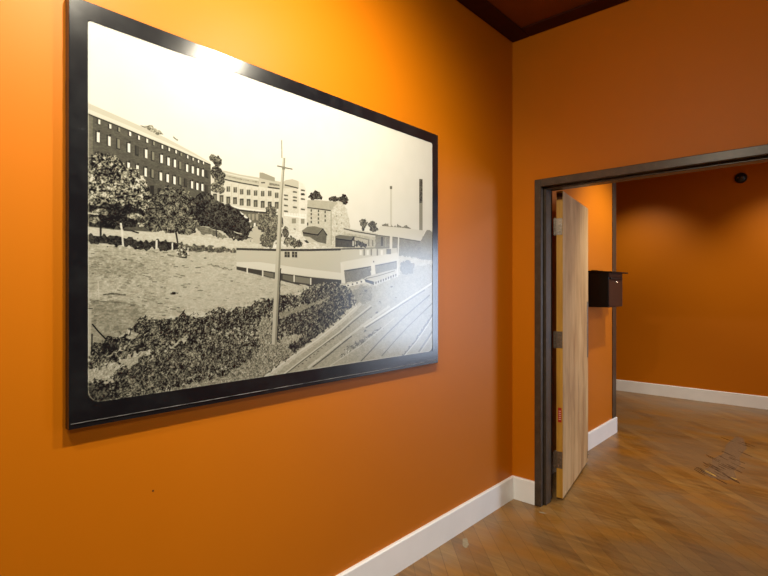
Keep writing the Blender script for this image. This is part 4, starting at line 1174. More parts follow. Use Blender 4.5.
226,0,0,1355,624.2,1352.8,539.6,1372.4,540.5,1374.6,625.6
178,2,34,1047.2,350,1182.9,364.6,1244.9,355.4,1414.5,406.7,1469.7,448.8,1822.7,493.7,1822.7,-343.2,511.1,-72.2,691.7,17.9,899.9,121.9,1116.8,253.3
150,2,50,1091.2,327.3,1156.2,355,1223.9,345.8,1223.9,288.5,1156.2,266.2,1110.4,290.3
85,1,60,1175.5,334.7,1190.4,334.6,1190.4,328.5,1175.5,328.5
85,1,60,1142.3,318.4,1156.8,318.3,1156.8,312.3,1142.3,312.4
85,1,60,1272.4,281.2,1288.2,280.9,1288.2,274.6,1272.4,274.9
85,1,60,1390.6,301.1,1407.6,300.9,1407.6,294.4,1390.6,294.6
85,1,60,1251.2,231,1266.7,230.5,1266.7,224.2,1251.2,224.8
85,1,60,1216.4,210.8,1231.6,210.2,1231.6,203.9,1216.4,204.6
85,1,60,1360.3,354.2,1376.9,354.2,1376.9,347.7,1360.3,347.7
85,1,60,1168.8,147,1183.6,146.1,1183.6,140,1168.8,140.9
130,2,40,1438,473.3,1493.9,490.9,1551.8,472.4,1535,424.7,1461.7,412.7,1430.1,437.5
205,2,24,611.6,-20.1,755.7,49.9,894.1,112.6,1022.9,181.1,1130.6,247.6,1157.8,270.9,1141.3,280.5,1116.1,258.6,1010.3,192.6,883.5,124.4,746.3,61.5,603,-9
228,0,0,608.9,-8.9,752.7,61.7,890.8,123.1,1018.9,193.2,1126.8,259.1,1094.3,296.7,1088,293.7,1119.9,261.9,1014.2,197.5,886.8,127.5,749.2,66,605.7,-4.7
105,0,0,722.5,-3.5,819.8,45.3,912.9,93.3,1018.4,140.3,1099.6,187.8,1226.1,253.2,1221.8,257,1095.5,191.5,1014.7,144.1,909.5,97.1,816.6,48.9,719.5,0.1
218,0,0,712.9,-2.6,814.8,48.8,1018.8,148.4,1093.6,194.1,1219.6,259.6,1214.5,264.2,1088.7,198.6,1014.3,152.9,811,53.1,709.3,1.7
120,2,40,782.1,23.2,791.4,22.1,791.4,18,782.1,19.1
120,2,40,802.1,33.7,811.6,32.7,811.6,28.5,802.1,29.5
120,2,40,822.4,44.4,832,43.4,832,39.2,822.4,40.2
120,2,40,843,55.2,852.7,54.2,852.7,50,843,51
120,2,40,863.9,66.1,873.7,65.2,873.7,60.9,863.9,61.9
120,2,40,885.1,77.3,895.1,76.3,895.1,72.1,885.1,73
120,2,40,906.6,88.5,916.7,87.7,916.7,83.3,906.6,84.2
120,2,40,928.4,100,938.7,99.2,938.7,94.8,928.4,95.7
120,2,40,950.5,111.6,961,110.8,961,106.4,950.5,107.3
120,2,40,973,123.5,983.7,122.7,983.7,118.3,973,119
120,2,40,995.9,135.4,1006.7,134.7,1006.7,130.3,995.9,131
120,2,40,1019.1,147.6,1030,146.9,1030,142.4,1019.1,143.1
120,2,40,1042.6,160,1053.8,159.3,1053.8,154.8,1042.6,155.5
120,2,40,1066.5,172.5,1077.8,171.9,1077.8,167.4,1066.5,168
85,0,0,863,8.3,959.1,54.2,1018.7,86.1,1093.4,123.8,1089,128,1014.5,90.2,955.1,58.4,859.4,12.5
212,2,24,837.8,5.2,1020.7,95.6,1187.4,176.4,1358.3,252,1348.8,261.2,1178.5,185.2,1012.5,104,830.5,13.4
232,0,0,1172.5,159.1,1312.6,212.5,1457.5,270.8,1641.8,342.5,1750.9,387,1742.1,394.7,1633.7,350.2,1450.1,278.3,1305.9,219.7,1166.5,166.2
92,0,0,1184.8,155.1,1311.2,204.7,1455.9,262.1,1640.1,333.3,1635.4,337.9,1451.6,266.5,1307.2,208.9,1181.1,159.3
150,1,110,1022.1,30.3,1161.2,83,1313.5,150.7,1304.9,159.1,1151.1,94.3,1011.1,44.2
110,1,100,1050.2,61.5,1227.5,117.1,1313.4,152.6,1305,161.1,1220.4,125.8,1044.2,70
84,0,0,1152,1.1,1304.5,99.6,1472.4,197.8,1685.2,306.2,1679.3,310.4,1467,201.8,1299.3,103.4,1147.1,4.8
100,0,0,1297.1,12.6,1401.7,82.7,1496.5,142.7,1749.4,283.7,1743.6,287.4,1491.4,146.3,1396.5,86.1,1292.2,15.9
92,2,40,1458.6,-2.1,1548.7,54.9,1643.6,133.7,1715.6,195.6,1703.4,201,1631.9,139.2,1538.1,60.9,1449,4.3
226,0,0,1472.8,-2.4,1563.5,57.3,1659.1,136.5,1741.1,212.2,1733.3,215.4,1651.7,139.9,1556.8,61,1466.7,1.5
98,0,0,1589.9,4.6,1659.9,63.1,1741.9,134.4,1732.5,138.5,1651,67.3,1581.4,8.9
220,0,0,1605.7,3.7,1676.3,62.4,1749.7,129.1,1743.3,131.7,1670.3,65.2,1600,6.6
205,2,20,959,1.3,1158.5,76.9,1394.3,193,1388.5,197.9,1153.8,81.8,955.2,6.2
88,1,140,-10.4,169.6,11,173.8,33,184,61,191.1,95.7,191.7,116.5,209,128.6,230.4,150.1,245.3,168.8,254.1,187.8,242,213.8,242.5,253.8,240.7,288.3,254.4,295.4,269.5,309.6,251.9,338.4,240.4,368.1,249.7,402.3,268,437.5,272.3,469.7,260.4,502.7,274.2,554,276.6,580.4,293.2,616.4,302.2,653.5,301.7,691.7,315.1,740.9,320.7,791.9,318.2,812.9,336.8,844.9,349.4,888.8,360.3,934,367.1,992.5,369.8,1047.2,359,1084.8,336.4,1110.4,299.6,1123.3,280.9,1065.9,241.1,1004.5,198.6,934,162.8,866.7,130.8,802.4,96,740.9,64.8,672.4,32.1,607.3,-10.7,554,-49,-10.4,-22.4
66,1,120,5.6,165.3,61,184.9,104.6,187.9,131.6,230.3,168.8,247.7,220.4,235.6,295.4,249.1,353.2,232.8,410,262.4,477.9,249.2,554,269.1,607.3,290.8,667.7,297.5,653.5,250.6,575.9,215,490.2,197,410,194.5,316.7,172.6,230.3,165.6,181.5,143.5,104.6,125.4,33,120.6,11,134.9
74,1,115,686.8,297.2,791.9,312,834.2,341,928.3,358.3,1028.8,354.5,1091.2,313.5,1091.2,263.2,1016.6,220.4,928.3,176.2,834.2,152.1,740.9,150.1,696.5,177.2,706.2,240.7,812.9,270.2,968.8,305.8,791.9,283.1,691.7,257.2
150,2,60,672.4,249.9,740.9,257.7,823.5,278.3,911.2,293.6,974.7,310.2,911.2,280.6,812.9,257.7,740.9,235.4,701.4,224.9
40,1,60,33,172,84,183.2,95.7,151.2,66.7,129.3,27.4,139.3
84,1,110,84,84.2,150.1,108.1,213.8,127.5,298.9,150,410,165.9,511.1,151.1,589.3,106.9,554,64.6,449.5,54.1,316.7,42,181.5,7.6,61,7.5,72.5,48.7
148,3,100,575.9,199.7,653.5,219.1,653.5,120.8,740.9,133.9,823.5,136,791.9,92.8,721,62.8,653.5,26.4,598.3,-13.3,554,-45.2,353.2,-35.9,181.5,-31.3,181.5,-8.6,316.7,11.1,469.7,37.1,554,72.2,607.3,124.6
158,3,90,607.3,228.9,644.1,235.2,644.1,203.8,589.3,199
170,3,70,696.5,149.2,791.9,154.9,807.6,124.7,740.9,101.4,696.5,113.2
70,1,90,716,103.5,781.6,130.8,855.8,167.6,945.5,197,1041,264.4,1016.6,211.4,888.8,139.9,771.3,82.3
188,3,60,-10.4,95.8,13.7,95.8,44.1,105.8,69.6,116.7,84,112.1,113.5,130.8,150.1,143.2,191.1,144.3,187.8,133.2,150.1,125.6,140.8,109,113.5,96.3,78.2,91.1,66.7,77.1,72.5,61,61,50.3,38.5,65.6,21.9,69.3,-10.4,72.1
180,3,60,247.1,154.3,274.4,168.9,316.7,177.8,295.4,160.5,257.2,146.8
176,3,80,61,136,95.7,148.1,119.5,161.7,113.5,190.4,131.6,211.3,140.8,194.8,113.5,168.4,75.4,146.9,33,132.7
64,1,70,-10.4,60.3,21.9,61.8,61,38.1,66.7,0.4,19.2,-9.8,-10.4,-4.7
60,0,0,194.5,128.4,192.2,137.9,191.2,137.8,192,128.2
45,0,0,839.4,313.3,831.6,323.9,830.1,323.4,835.5,311.9
45,0,0,878,199.2,882.2,211,880.6,211.5,873.9,200.5
40,0,0,94.4,63.2,96.4,69.4,95.6,69.9,92.3,64.5
185,0,0,442.6,142.4,436.3,150.9,435.3,150.4,439.9,141.1
170,0,0,101.8,138.4,107.7,141.7,107.3,142.5,100.8,140.8
60,0,0,227.8,213.6,221,222.9,220.2,222.5,225.6,212.3
60,0,0,962.8,285.9,971.6,298.2,970.1,299,958.8,287.8
45,0,0,790.7,193.4,800.7,199,799.9,200.1,788.5,196.3
170,0,0,426,114.2,433.1,121.1,432.3,121.9,423.8,116.5
60,0,0,500.7,128.8,502.2,138.1,501,138.5,497.4,129.7
150,0,0,812.1,329.6,813.9,340.3,812.4,340.6,808,330.4
40,0,0,683.4,276.5,684.7,283.8,683.3,284.1,679.7,277.5
170,0,0,801.2,179,806.1,187.4,804.7,188.1,797.6,180.9
150,0,0,576,61,573.2,68.3,571.9,68.2,572.5,60.8
40,0,0,691.5,200,689.4,209.4,688,209.4,687.6,199.9
40,0,0,73,95.7,78,101.2,77.4,101.9,71.5,97.7
60,0,0,670.6,89.5,662.5,97.9,661.4,97.3,667.5,88
60,0,0,46.5,179.3,42.3,187.6,41.5,187.3,44.5,178.4
40,0,0,390.7,211.2,394.4,215.9,393.5,216.7,388.5,213.3
40,0,0,721.2,172.8,727.3,184.3,726,184.9,717.7,174.5
150,0,0,157.8,123.2,159.1,130.7,158.2,131,155.4,124.2
170,0,0,634,255.4,643.2,261.6,642.4,262.6,631.9,258.1
40,0,0,170.5,250.7,169.1,258.2,168.1,258.2,168,250.5
60,0,0,859,262.1,851,273.6,849.5,273.2,855.1,260.8
60,0,0,626.3,250.7,627.1,259.6,625.7,259.9,622.7,251.3
40,0,0,989.1,296.7,983.7,307.4,981.9,307,984.5,295.9
60,0,0,842.8,176.5,855.2,184.2,854.3,185.3,840.3,179.4
40,0,0,753.8,233.6,760.3,243.7,759,244.4,750.4,235.5
40,0,0,681.1,135.3,683.8,142.4,682.4,143,677.6,136.8
170,0,0,617.6,110.9,619.4,118,618.1,118.5,614.2,112.2
170,0,0,294.1,242.1,293.4,251.4,292.4,251.4,291.3,242.3
150,0,0,555.2,237.7,561.1,245.9,560,246.6,552.4,239.6
185,0,0,690.1,145.7,698.3,152.2,697.3,153.2,687.6,148.3
150,0,0,670.7,90.3,669.9,100.2,668.5,100.4,666.9,90.8
45,0,0,666.5,227.2,662.9,240,661.5,239.8,662.7,226.9
170,0,0,373.5,63.1,376,72.1,374.9,72.6,370.7,64.3
60,0,0,318.9,151.9,311.1,161.9,310.2,161.4,316.5,150.6
170,0,0,232,79.5,233,84.8,232.1,85.2,229.5,80.7
185,0,0,65.5,73,62.1,78.9,61.3,78.5,63.5,72.1
185,0,0,331.7,202.3,339.2,210.5,338.4,211.2,329.6,204.4
40,0,0,557.2,94.2,568.7,101,568,102.1,555.2,96.9
60,0,0,858.4,180.3,859.3,187.4,857.8,187.8,854.2,181.4
45,0,0,167.4,200.7,170.1,207.6,169.3,208.1,165.2,202
150,0,0,56.9,65.3,55.6,71.4,54.7,71.4,54.6,65.3
170,0,0,514.7,257.1,514.7,265.6,513.5,265.8,511.3,257.6
170,0,0,276.4,51.1,275.5,56.9,274.4,57,273.6,51.4
60,0,0,285.2,236,290.3,241.1,289.6,241.9,283.3,238.1
150,0,0,260.3,106.5,266.5,111.3,265.9,112.2,258.7,108.8
45,0,0,520,66,520.7,73.8,519.5,74.2,516.7,66.9
60,0,0,447.5,162.9,448.5,169,447.3,169.4,444.4,164
150,0,0,336.6,226.7,345.6,232.2,345.1,233.1,335.2,229.2
185,0,0,101.6,135.4,100.1,145.6,99.2,145.6,99.2,135.4
170,0,0,344.6,59.6,340.3,64.5,339.4,64,342.2,58.2
150,0,0,679.4,298.6,684,304.3,682.9,305.1,676.5,300.8
40,0,0,54.2,173.2,52.6,181.6,51.8,181.5,52,173.1
45,0,0,179.8,174.9,183,180.7,182.2,181.3,177.7,176.6
45,0,0,630.7,182,641.5,190.1,640.6,191.1,628.4,184.6
45,0,0,383.6,255.7,391.1,259.3,390.6,260.3,382.4,258.3
185,0,0,69,117.4,73.6,120.8,73.2,121.6,67.8,119.6
40,0,0,316.2,80.6,310.6,92,309.6,91.7,313.6,79.8
60,0,0,763.5,203.6,758.9,212.2,757.4,211.9,759.6,202.8
45,0,0,249.3,208,254,211.6,253.5,212.5,247.8,210.3
40,0,0,376.2,211.1,380,215.2,379.2,216.1,374.2,213.3
150,0,0,330.5,119.6,336.1,129,335.2,129.7,328,121.3
150,0,0,242.1,183.5,238.2,192.1,237.3,191.8,239.5,182.8
150,0,0,38.4,95.4,39.5,101.4,38.7,101.8,36.3,96.4
40,0,0,262.4,189.4,257.4,195.5,256.5,195,260.1,188.1
170,0,0,94.3,176.7,92.9,187.5,92,187.5,92,176.7
45,0,0,896.9,198.4,910.4,205.9,909.4,207,894.4,201.3
150,0,0,740.7,271.1,738.2,278.4,736.7,278.3,736.8,270.8
185,0,0,316.8,217.4,325.8,225.2,325.1,226,315,219.7
45,0,0,391.2,222.8,394.5,227.5,393.7,228.2,388.9,224.7
40,0,0,169,127.4,169.5,132.9,168.6,133.2,166.5,128.3
170,0,0,202.8,166.9,199.5,171.8,198.6,171.4,200.5,165.8
40,0,0,253.4,200.7,247.3,208,246.5,207.5,251.2,199.3
185,0,0,692.7,176.7,692.3,185.3,690.8,185.5,688.8,177.2
60,0,0,209.4,211.8,212.9,221.4,212,221.9,207,213
150,0,0,115.1,214.6,112.7,222.8,111.8,222.6,112.8,214.2
40,0,0,487.2,253.5,486.6,260.8,485.4,260.9,483.9,253.7
170,0,0,508.6,217,504.4,227.6,503.2,227.4,505.3,216.4
60,0,0,91.7,98.4,96.6,105.4,95.9,106,89.9,100.2
45,0,0,171.8,176.3,169.9,183,169,182.9,169.4,176.1
40,0,0,143.8,154.2,139.6,161.6,138.8,161.2,141.6,153.3
150,0,0,568.5,152,581.8,157.2,581.2,158.3,567.1,154.9
185,0,0,238.3,136.6,242.3,144.4,241.4,145,236,138.2
185,0,0,306,84.2,310.2,94,309.3,94.5,303.4,85.7
150,0,0,103.1,135.1,100.3,143,99.4,142.8,100.9,134.6
45,0,0,537.1,78.9,531.8,91.1,530.6,90.9,533.8,78.3
185,0,0,28.3,135.3,28.1,140.8,27.3,141,26.1,135.7
150,0,0,62.7,130.5,66,138.3,65.3,138.8,60.7,131.9
185,0,0,529.5,51,529.2,62.8,527.9,63,526.1,51.6
40,0,0,54.1,120.2,54.4,130.7,53.5,130.9,51.8,120.7
185,0,0,323,141.2,327.1,146.2,326.3,147,320.9,143.3
45,0,0,263.2,108.3,266,115,265,115.6,260.7,109.7
40,0,0,611.1,257,618.2,263.3,617.3,264.2,608.7,259.4
185,0,0,933.6,217,941.8,228.6,940.3,229.4,929.7,219
40,0,0,704.9,269.3,707.5,279,706.1,279.4,701.2,270.4
40,0,0,135.6,73.5,136.7,81.1,135.8,81.4,133.2,74.4
170,0,0,489.3,38.8,493.9,45.1,492.9,45.9,486.6,40.9
170,0,0,582.4,162.6,592.7,169.8,591.9,170.8,580.3,165.1
150,0,0,614.6,264.2,609.5,269.6,608.4,269,611.5,262.7
150,0,0,818.8,241.2,813.6,248.1,812.1,247.7,814.9,240
40,0,0,265.5,89,269.5,96.3,268.7,96.9,263.2,90.7
45,0,0,706.7,244.5,702.4,251.7,701.1,251.4,703,243.6
45,0,0,414.6,129.6,408.6,137.7,407.6,137.2,412,128.3
185,0,0,252.7,147.9,250.4,153,249.4,152.8,250.1,147.4
40,0,0,217.5,195.7,214.7,205.8,213.7,205.7,214.9,195.4
60,0,0,53.6,100.9,50.9,111,50.1,110.9,51.3,100.6
170,0,0,202.1,186,199.4,190.4,198.6,190,199.8,185.1
170,0,0,183.8,202.6,188.7,206.3,188.2,207.2,182.5,204.8
45,0,0,1038.7,336.3,1034.4,347.7,1032.6,347.5,1033.8,335.7
150,0,0,444.9,216.8,449.2,221.9,448.4,222.7,442.6,219
170,0,0,78.2,148.1,82.3,151.1,81.9,152,77,150.3
60,0,0,250.8,43,254.9,46.1,254.3,47,249.3,45.4
60,0,0,309.7,240.5,312.4,251,311.4,251.3,307,241.4
60,0,0,683.9,114.6,682.2,120.7,680.7,120.7,680.1,114.7
45,0,0,106.9,79.6,106.3,88.3,105.4,88.4,104.5,79.9
150,0,0,850.3,287,861.2,292.3,860.5,293.4,848.4,290.1
185,0,0,375.6,206.8,377.6,218.6,376.5,218.9,372.7,207.6
45,0,0,441.9,254.8,435.2,266.1,434.1,265.7,439,253.7
40,0,0,184.9,47.8,186.8,56.2,185.9,56.6,182.5,48.9
40,0,0,606.8,186.5,602.6,196,601.3,195.8,603.3,185.9
40,0,0,27,159.7,22.8,165.4,22.1,164.9,25.2,158.5
185,0,0,389.4,150.8,399.6,157,398.9,158,387.8,153.3
150,0,0,161.9,81.6,157.4,88.6,156.6,88.3,159.7,80.6
60,0,0,540.8,42.9,550.6,46.7,550,47.7,539.3,45.8
45,0,0,952.5,187.9,952.3,195,950.6,195.3,947.9,188.6
60,0,0,115.4,159,120.9,165.6,120.2,166.4,113.7,160.9
60,0,0,139.2,153.9,147.2,159.6,146.7,160.5,137.9,156.2
185,0,0,496.8,74.5,492.6,83,491.4,82.7,493.7,73.9
185,0,0,403.3,70.2,410.2,73.4,409.8,74.4,402,73
170,0,0,600.8,210.9,611.5,215.7,610.9,216.7,599.2,213.8
40,0,0,57.9,141.7,64.3,146.3,63.9,147.1,56.7,143.8
170,0,0,440.1,106,445.7,111.8,444.9,112.7,437.8,108.2
170,0,0,308,183.3,308.3,192.6,307.3,192.8,305.2,183.9
150,0,0,521.7,103.8,513.1,114.6,512,114.1,518.9,102.4
45,0,0,74.1,164,79.3,170.9,78.6,171.6,72.4,165.7
185,0,0,880.8,186.1,889,189.6,888.4,190.8,879,189.4
170,0,0,169.3,235.1,173.3,238,172.8,238.9,168.1,237.4
60,0,0,278.5,174.5,282.9,179.7,282.1,180.5,276.5,176.5
60,0,0,259.7,202.7,268.5,209,268,209.9,258.1,205
150,0,0,260.1,227.5,267.4,231.6,266.9,232.6,258.9,230
40,0,0,238.7,126.4,239.9,134.5,238.9,134.9,236.1,127.3
185,0,0,127.1,193.2,133.1,196.5,132.7,197.4,126,195.5
40,0,0,943,200.1,953,208.6,951.8,209.6,939.8,202.7
40,0,0,523.4,251.5,526.1,262.5,524.9,262.9,520.2,252.5
150,0,0,623.7,226.3,617.7,232.5,616.5,231.9,620.7,224.7
150,0,0,849.6,213.2,859,225.1,857.6,225.9,846,215.3
45,0,0,640.1,254.7,634.2,267.6,632.9,267.3,636.5,253.9
60,0,0,1023,284.5,1017,296.9,1015.2,296.5,1018.3,283.7
45,0,0,650.9,274.1,648.1,286.4,646.7,286.3,647.2,273.9
150,0,0,323,174.7,321.4,184.8,320.4,184.8,320.1,174.7
150,0,0,392.9,151.9,390.3,161.8,389.2,161.8,389.9,151.7
40,0,0,759.9,311.1,759.6,318.1,758.1,318.3,755.9,311.5
60,0,0,548.4,74.8,551.3,87.4,550.1,87.8,545.1,75.9
185,0,0,32.1,73.1,34.6,78.7,33.9,79.3,30.2,74.7
45,0,0,447.9,104.8,451.3,113.5,450.2,114,445,106.3
185,0,0,650.5,192.3,641.9,203.6,640.7,203.1,647.2,190.9
150,0,0,697,131.1,691.6,139.5,690.3,139.2,693.4,130.2
150,0,0,166.8,125.8,164.8,135.1,163.9,135.1,164.3,125.7
40,0,0,77.7,106.1,79.5,111.6,78.8,112.1,75.7,107.5
185,0,0,177.1,111.6,179.4,118.7,178.5,119.2,174.8,112.9
40,0,0,85,179.7,84.5,187.4,83.6,187.5,82.6,180
60,0,0,529.6,166.1,534.5,175.4,533.3,176,526.6,167.7
60,0,0,558.7,247.9,562.5,252.9,561.5,253.7,556.1,250.1
60,0,0,130.7,166,134.6,173.9,133.9,174.4,128.6,167.5
40,0,0,344.8,222.2,346.5,232.9,345.5,233.2,342,223
40,0,0,990.6,331.1,1005.4,338.4,1004.5,339.6,988.4,334.3
185,0,0,148.3,82,154.9,86,154.4,86.9,147.1,84.4
185,0,0,259.5,57.6,255,64.6,254.1,64.3,257,56.6
45,0,0,315.7,240.2,309.9,248.6,309,248.2,313.1,239
185,0,0,112.5,186.6,114.4,197,113.6,197.3,110.2,187.4
150,0,0,308.2,140.6,314,143.5,313.6,144.4,307.1,143.3
45,0,0,615.3,236.3,626.1,242.9,625.4,243.9,613.3,239
45,0,0,313.1,76.2,309.3,83.1,308.3,82.8,310.5,75.5
150,0,0,114.8,187,109.9,194.3,109.2,193.9,112.8,185.8
60,0,0,611.3,105.4,613.1,114.8,611.8,115.2,607.8,106.5
45,0,0,482.3,122.8,484.9,130.1,483.8,130.7,479.3,124.2
150,0,0,50.3,178.4,55.6,181.4,55.2,182.2,49.4,180.7
170,0,0,395.3,68.1,398.5,78.8,397.4,79.3,392.4,69.4
150,0,0,535.3,74.7,534.8,85.7,533.5,85.9,531.9,75.2
170,0,0,34.7,162.8,33.8,168.5,32.9,168.6,32.5,162.9
170,0,0,292.7,59.6,289.8,67.7,288.7,67.6,290,59.2
60,0,0,1015.3,318.7,1021.4,325.9,1020,326.7,1011.5,320.9
60,0,0,552.4,266,564.2,272.7,563.5,273.7,550.7,268.7
170,0,0,157.6,209.5,158,217.8,157.1,217.9,155.2,210
170,0,0,204.5,189.3,203.4,194.9,202.4,194.9,202,189.3
170,0,0,290.6,82.5,297,91.8,296.1,92.5,288.3,84.3
150,0,0,715.2,143.5,723.3,150.5,722.3,151.4,712.5,146.1
185,0,0,127.7,99.1,126.1,107.2,125.2,107.2,125.3,99.1
150,0,0,94.2,187.1,93.7,196.4,92.8,196.5,91.9,187.4
170,0,0,942.3,308,945.1,322.5,943.4,322.8,937.8,308.8
185,0,0,385.6,155.6,390.1,161.1,389.2,161.9,383.3,157.6
150,0,0,569,237.3,579.4,242.9,578.7,243.9,567.3,240
150,0,0,210,172.7,212.3,179.6,211.4,180,207.6,173.9
45,0,0,653.7,129.4,651.9,139.9,650.5,140,649.9,129.6
60,0,0,622.6,156.2,633.3,165.7,632.3,166.6,620,158.6
40,0,0,646,217.9,638.3,228.3,637.1,227.8,642.7,216.6
60,0,0,242.4,111.8,249.3,115.8,248.8,116.7,241.1,114.3
45,0,0,36.8,168,40.9,172.5,40.3,173.3,35.3,169.9
185,0,0,1045.3,313.7,1059,325.6,1057.6,326.5,1041.8,316.2
45,0,0,110.5,76.4,108,82.1,107.2,81.9,108.3,75.9
185,0,0,479.5,140.5,481.9,147.5,480.7,148,476.5,141.9
60,0,0,560.8,251.3,568.6,255.1,568.1,256.2,559.4,254.1
170,0,0,358.9,94.6,353.3,103.4,352.3,103,356.3,93.6
185,0,0,1007.8,270.6,1011.6,284.5,1009.9,284.9,1003.2,271.7
45,0,0,303.7,171.9,310.4,176.3,309.8,177.2,302.2,174.4
40,0,0,104.2,84,103.3,89.2,102.4,89.3,101.8,84.2
45,0,0,317.4,248.1,325,254.2,324.4,255.1,315.7,250.3
150,0,0,533.5,251.1,531.1,263.3,529.8,263.2,530.1,250.9
150,0,0,462.3,166.9,462.6,173.9,461.4,174.2,459.1,167.7
45,0,0,571.1,210.6,574.4,217.5,573.2,218.1,568.1,212.2
185,0,0,12.8,148.4,15.5,152.3,14.9,153,11.3,150.2
40,0,0,868.6,267.5,872.6,278,871.1,278.5,864.5,268.9
40,0,0,201.2,128.7,205.8,132.2,205.3,133.1,199.8,131.1
170,0,0,616.7,238.7,617.6,248.3,616.3,248.5,613.1,239.4
170,0,0,1018.7,256.8,1030.3,264.3,1029.2,265.4,1015.8,259.8
170,0,0,685.4,230.6,690.8,236.5,689.8,237.4,682.6,232.9
150,0,0,551,39.4,558.5,46.7,557.5,47.6,548.5,41.8
150,0,0,101.5,135.2,97.8,143.8,97,143.5,99.3,134.5
45,0,0,659.5,204.8,655,212.7,653.7,212.4,656,203.9
60,0,0,639.9,53.3,647.7,62.6,646.6,63.4,636.9,55.5
45,0,0,148.5,110.3,149.1,117.3,148.2,117.6,146.1,111.1
40,0,0,650.2,72.5,645.5,78.9,644.3,78.5,646.8,71.5
40,0,0,202.5,74.2,207.6,77.5,207.1,78.4,201.2,76.6
60,0,0,670.1,213.1,669.9,222.9,668.5,223.1,666.3,213.5
170,0,0,242.4,199.7,246.8,202.2,246.4,203.1,241.4,202.2
60,0,0,213.9,59.1,216.8,67.2,215.9,67.7,211.5,60.5
45,0,0,553.1,194.8,555.7,203.6,554.5,204,549.8,196
60,0,0,558.9,65,564.5,70.3,563.5,71.3,556.5,67.4
170,0,0,165.1,190,169.9,194.5,169.3,195.3,163.5,192.1
45,0,0,413,124.8,411.5,137.3,410.3,137.4,409.9,125
40,0,0,354.7,84.1,352.8,90.3,351.7,90.3,351.8,84
185,0,0,635.7,242.3,640.8,252.5,639.5,253.1,632.4,243.9
45,0,0,146.6,228.2,148.9,233.3,148.1,233.8,144.5,229.7
170,0,0,794.8,272.2,793.2,279.9,791.6,279.8,790.7,272.2
170,0,0,267.8,89,267.5,96.4,266.5,96.6,265,89.5
170,0,0,190,199.6,186.2,207,185.3,206.7,187.6,198.7
45,0,0,587.1,128.8,594.6,138.3,593.6,139.1,584.2,130.9
185,0,0,237,54.3,242.6,63.6,241.7,64.3,234.8,56.1
170,0,0,789.1,194.4,795,200.1,793.9,201,786.3,197
185,0,0,628.9,118.1,636.9,126.6,635.9,127.4,626.1,120.4
170,0,0,819.3,219,828.3,225.1,827.4,226.2,816.8,221.8
170,0,0,221,191.6,226.9,196.5,226.3,197.4,219.4,193.8
60,0,0,502.9,254.8,504.8,260.4,503.6,260.9,499.8,256.1
60,0,0,375,131.5,374.3,140.4,373.2,140.5,372,131.8
45,0,0,218,68.7,217.5,74.8,216.5,75,215.4,69.2
150,0,0,277.8,245.1,279.6,251.3,278.6,251.7,275.3,246.2
185,0,0,154.9,221.1,161.4,227.8,160.7,228.5,153.3,223.1
185,0,0,956.7,345,949.7,358,948,357.6,952.2,343.9
170,0,0,1044.6,302.5,1044.9,311.1,1043.1,311.3,1039.7,303.1
60,0,0,188.1,129.1,190.8,137.2,189.9,137.7,185.7,130.4
45,0,0,424,118.3,430.1,122.1,429.5,123.1,422.4,121
185,0,0,777.3,302.5,788.3,310.9,787.3,311.8,774.7,305.1
45,0,0,453.1,227,460.1,231.5,459.5,232.4,451.5,229.6
185,0,0,143.6,62,145.3,67.5,144.5,68,141.3,63.4
60,0,0,413.4,175.9,417.4,184.8,416.4,185.4,410.6,177.4
150,0,0,240.8,119,237,123.2,236.2,122.7,238.6,117.7
170,0,0,661.4,265.1,658.5,274.7,657.1,274.5,657.7,264.7
170,0,0,120.7,79.9,119.8,86,118.9,86.1,118.3,80.2
40,0,0,329.5,254.7,332.1,260.6,331.2,261.1,327,256.2
170,0,0,557.8,116.5,557.9,125.2,556.6,125.5,554.3,117.2
150,0,0,739.4,131.3,743.4,141.2,742.1,141.8,735.8,132.9
170,0,0,380.9,218.9,387.7,226.8,386.8,227.6,378.6,221
60,0,0,485.1,119.1,490.8,129.5,489.7,130.1,482.3,120.8
170,0,0,162.4,172,163.5,181.7,162.6,182,159.9,172.7
185,0,0,786.8,178.7,792.3,186.4,791.1,187.2,783.4,180.8
45,0,0,641.1,235.6,635.2,243.7,633.9,243.3,637.7,234.4
45,0,0,713.3,257,706.3,267.6,705,267.2,709.7,255.8
45,0,0,930.9,311.9,926.9,318.2,925.3,317.8,926.5,310.9
40,0,0,134.7,174.8,131.1,179.2,130.4,178.8,132.7,173.6
150,0,0,343.7,241.4,345.2,249.4,344.1,249.8,340.8,242.3
40,0,0,549.6,129.5,548.8,135.4,547.5,135.6,546.1,129.9
150,0,0,137.1,161,135.7,171.8,134.8,171.8,134.7,161
60,0,0,470.3,89.4,464.9,100.8,463.7,100.5,467.3,88.8
185,0,0,954.3,200.4,955.5,208.7,953.8,209,949.8,201.4
185,0,0,374.8,138.1,372.3,146.2,371.2,146.1,371.8,137.8
40,0,0,429.8,90.3,426.2,99.2,425,99,426.8,89.9
40,0,0,755.1,87.8,749.5,100.2,748.1,100,751.2,87.3
185,0,0,29.1,119.1,31.1,129,30.3,129.4,27,120
45,0,0,562.5,143.5,575.4,148.8,574.8,149.9,561,146.4
185,0,0,627.3,175.9,630.4,185.2,629.1,185.7,623.9,177.3
60,0,0,278.5,125,279.2,131.4,278.2,131.7,275.8,125.9
60,0,0,297.6,250.2,300.4,256.6,299.5,257.2,295.1,251.6
170,0,0,821.3,138.4,815,152.4,813.5,152.1,817.2,137.8
40,0,0,741.2,227.5,739.2,238.8,737.7,238.8,737.2,227.5
150,0,0,161.6,209.3,166,216.4,165.3,217.1,159.6,210.9
40,0,0,474.8,262.1,477.7,272.3,476.5,272.7,471.7,263.2
150,0,0,760.1,123.7,758.3,136.9,756.8,137,756.1,123.9
150,0,0,493.9,53.7,500.2,57.2,499.6,58.2,492.2,56.4
185,0,0,695.2,109.7,702.6,119.3,701.4,120.1,692.1,111.8
45,0,0,813.3,134.7,804.7,147,803.3,146.6,809.6,133.6
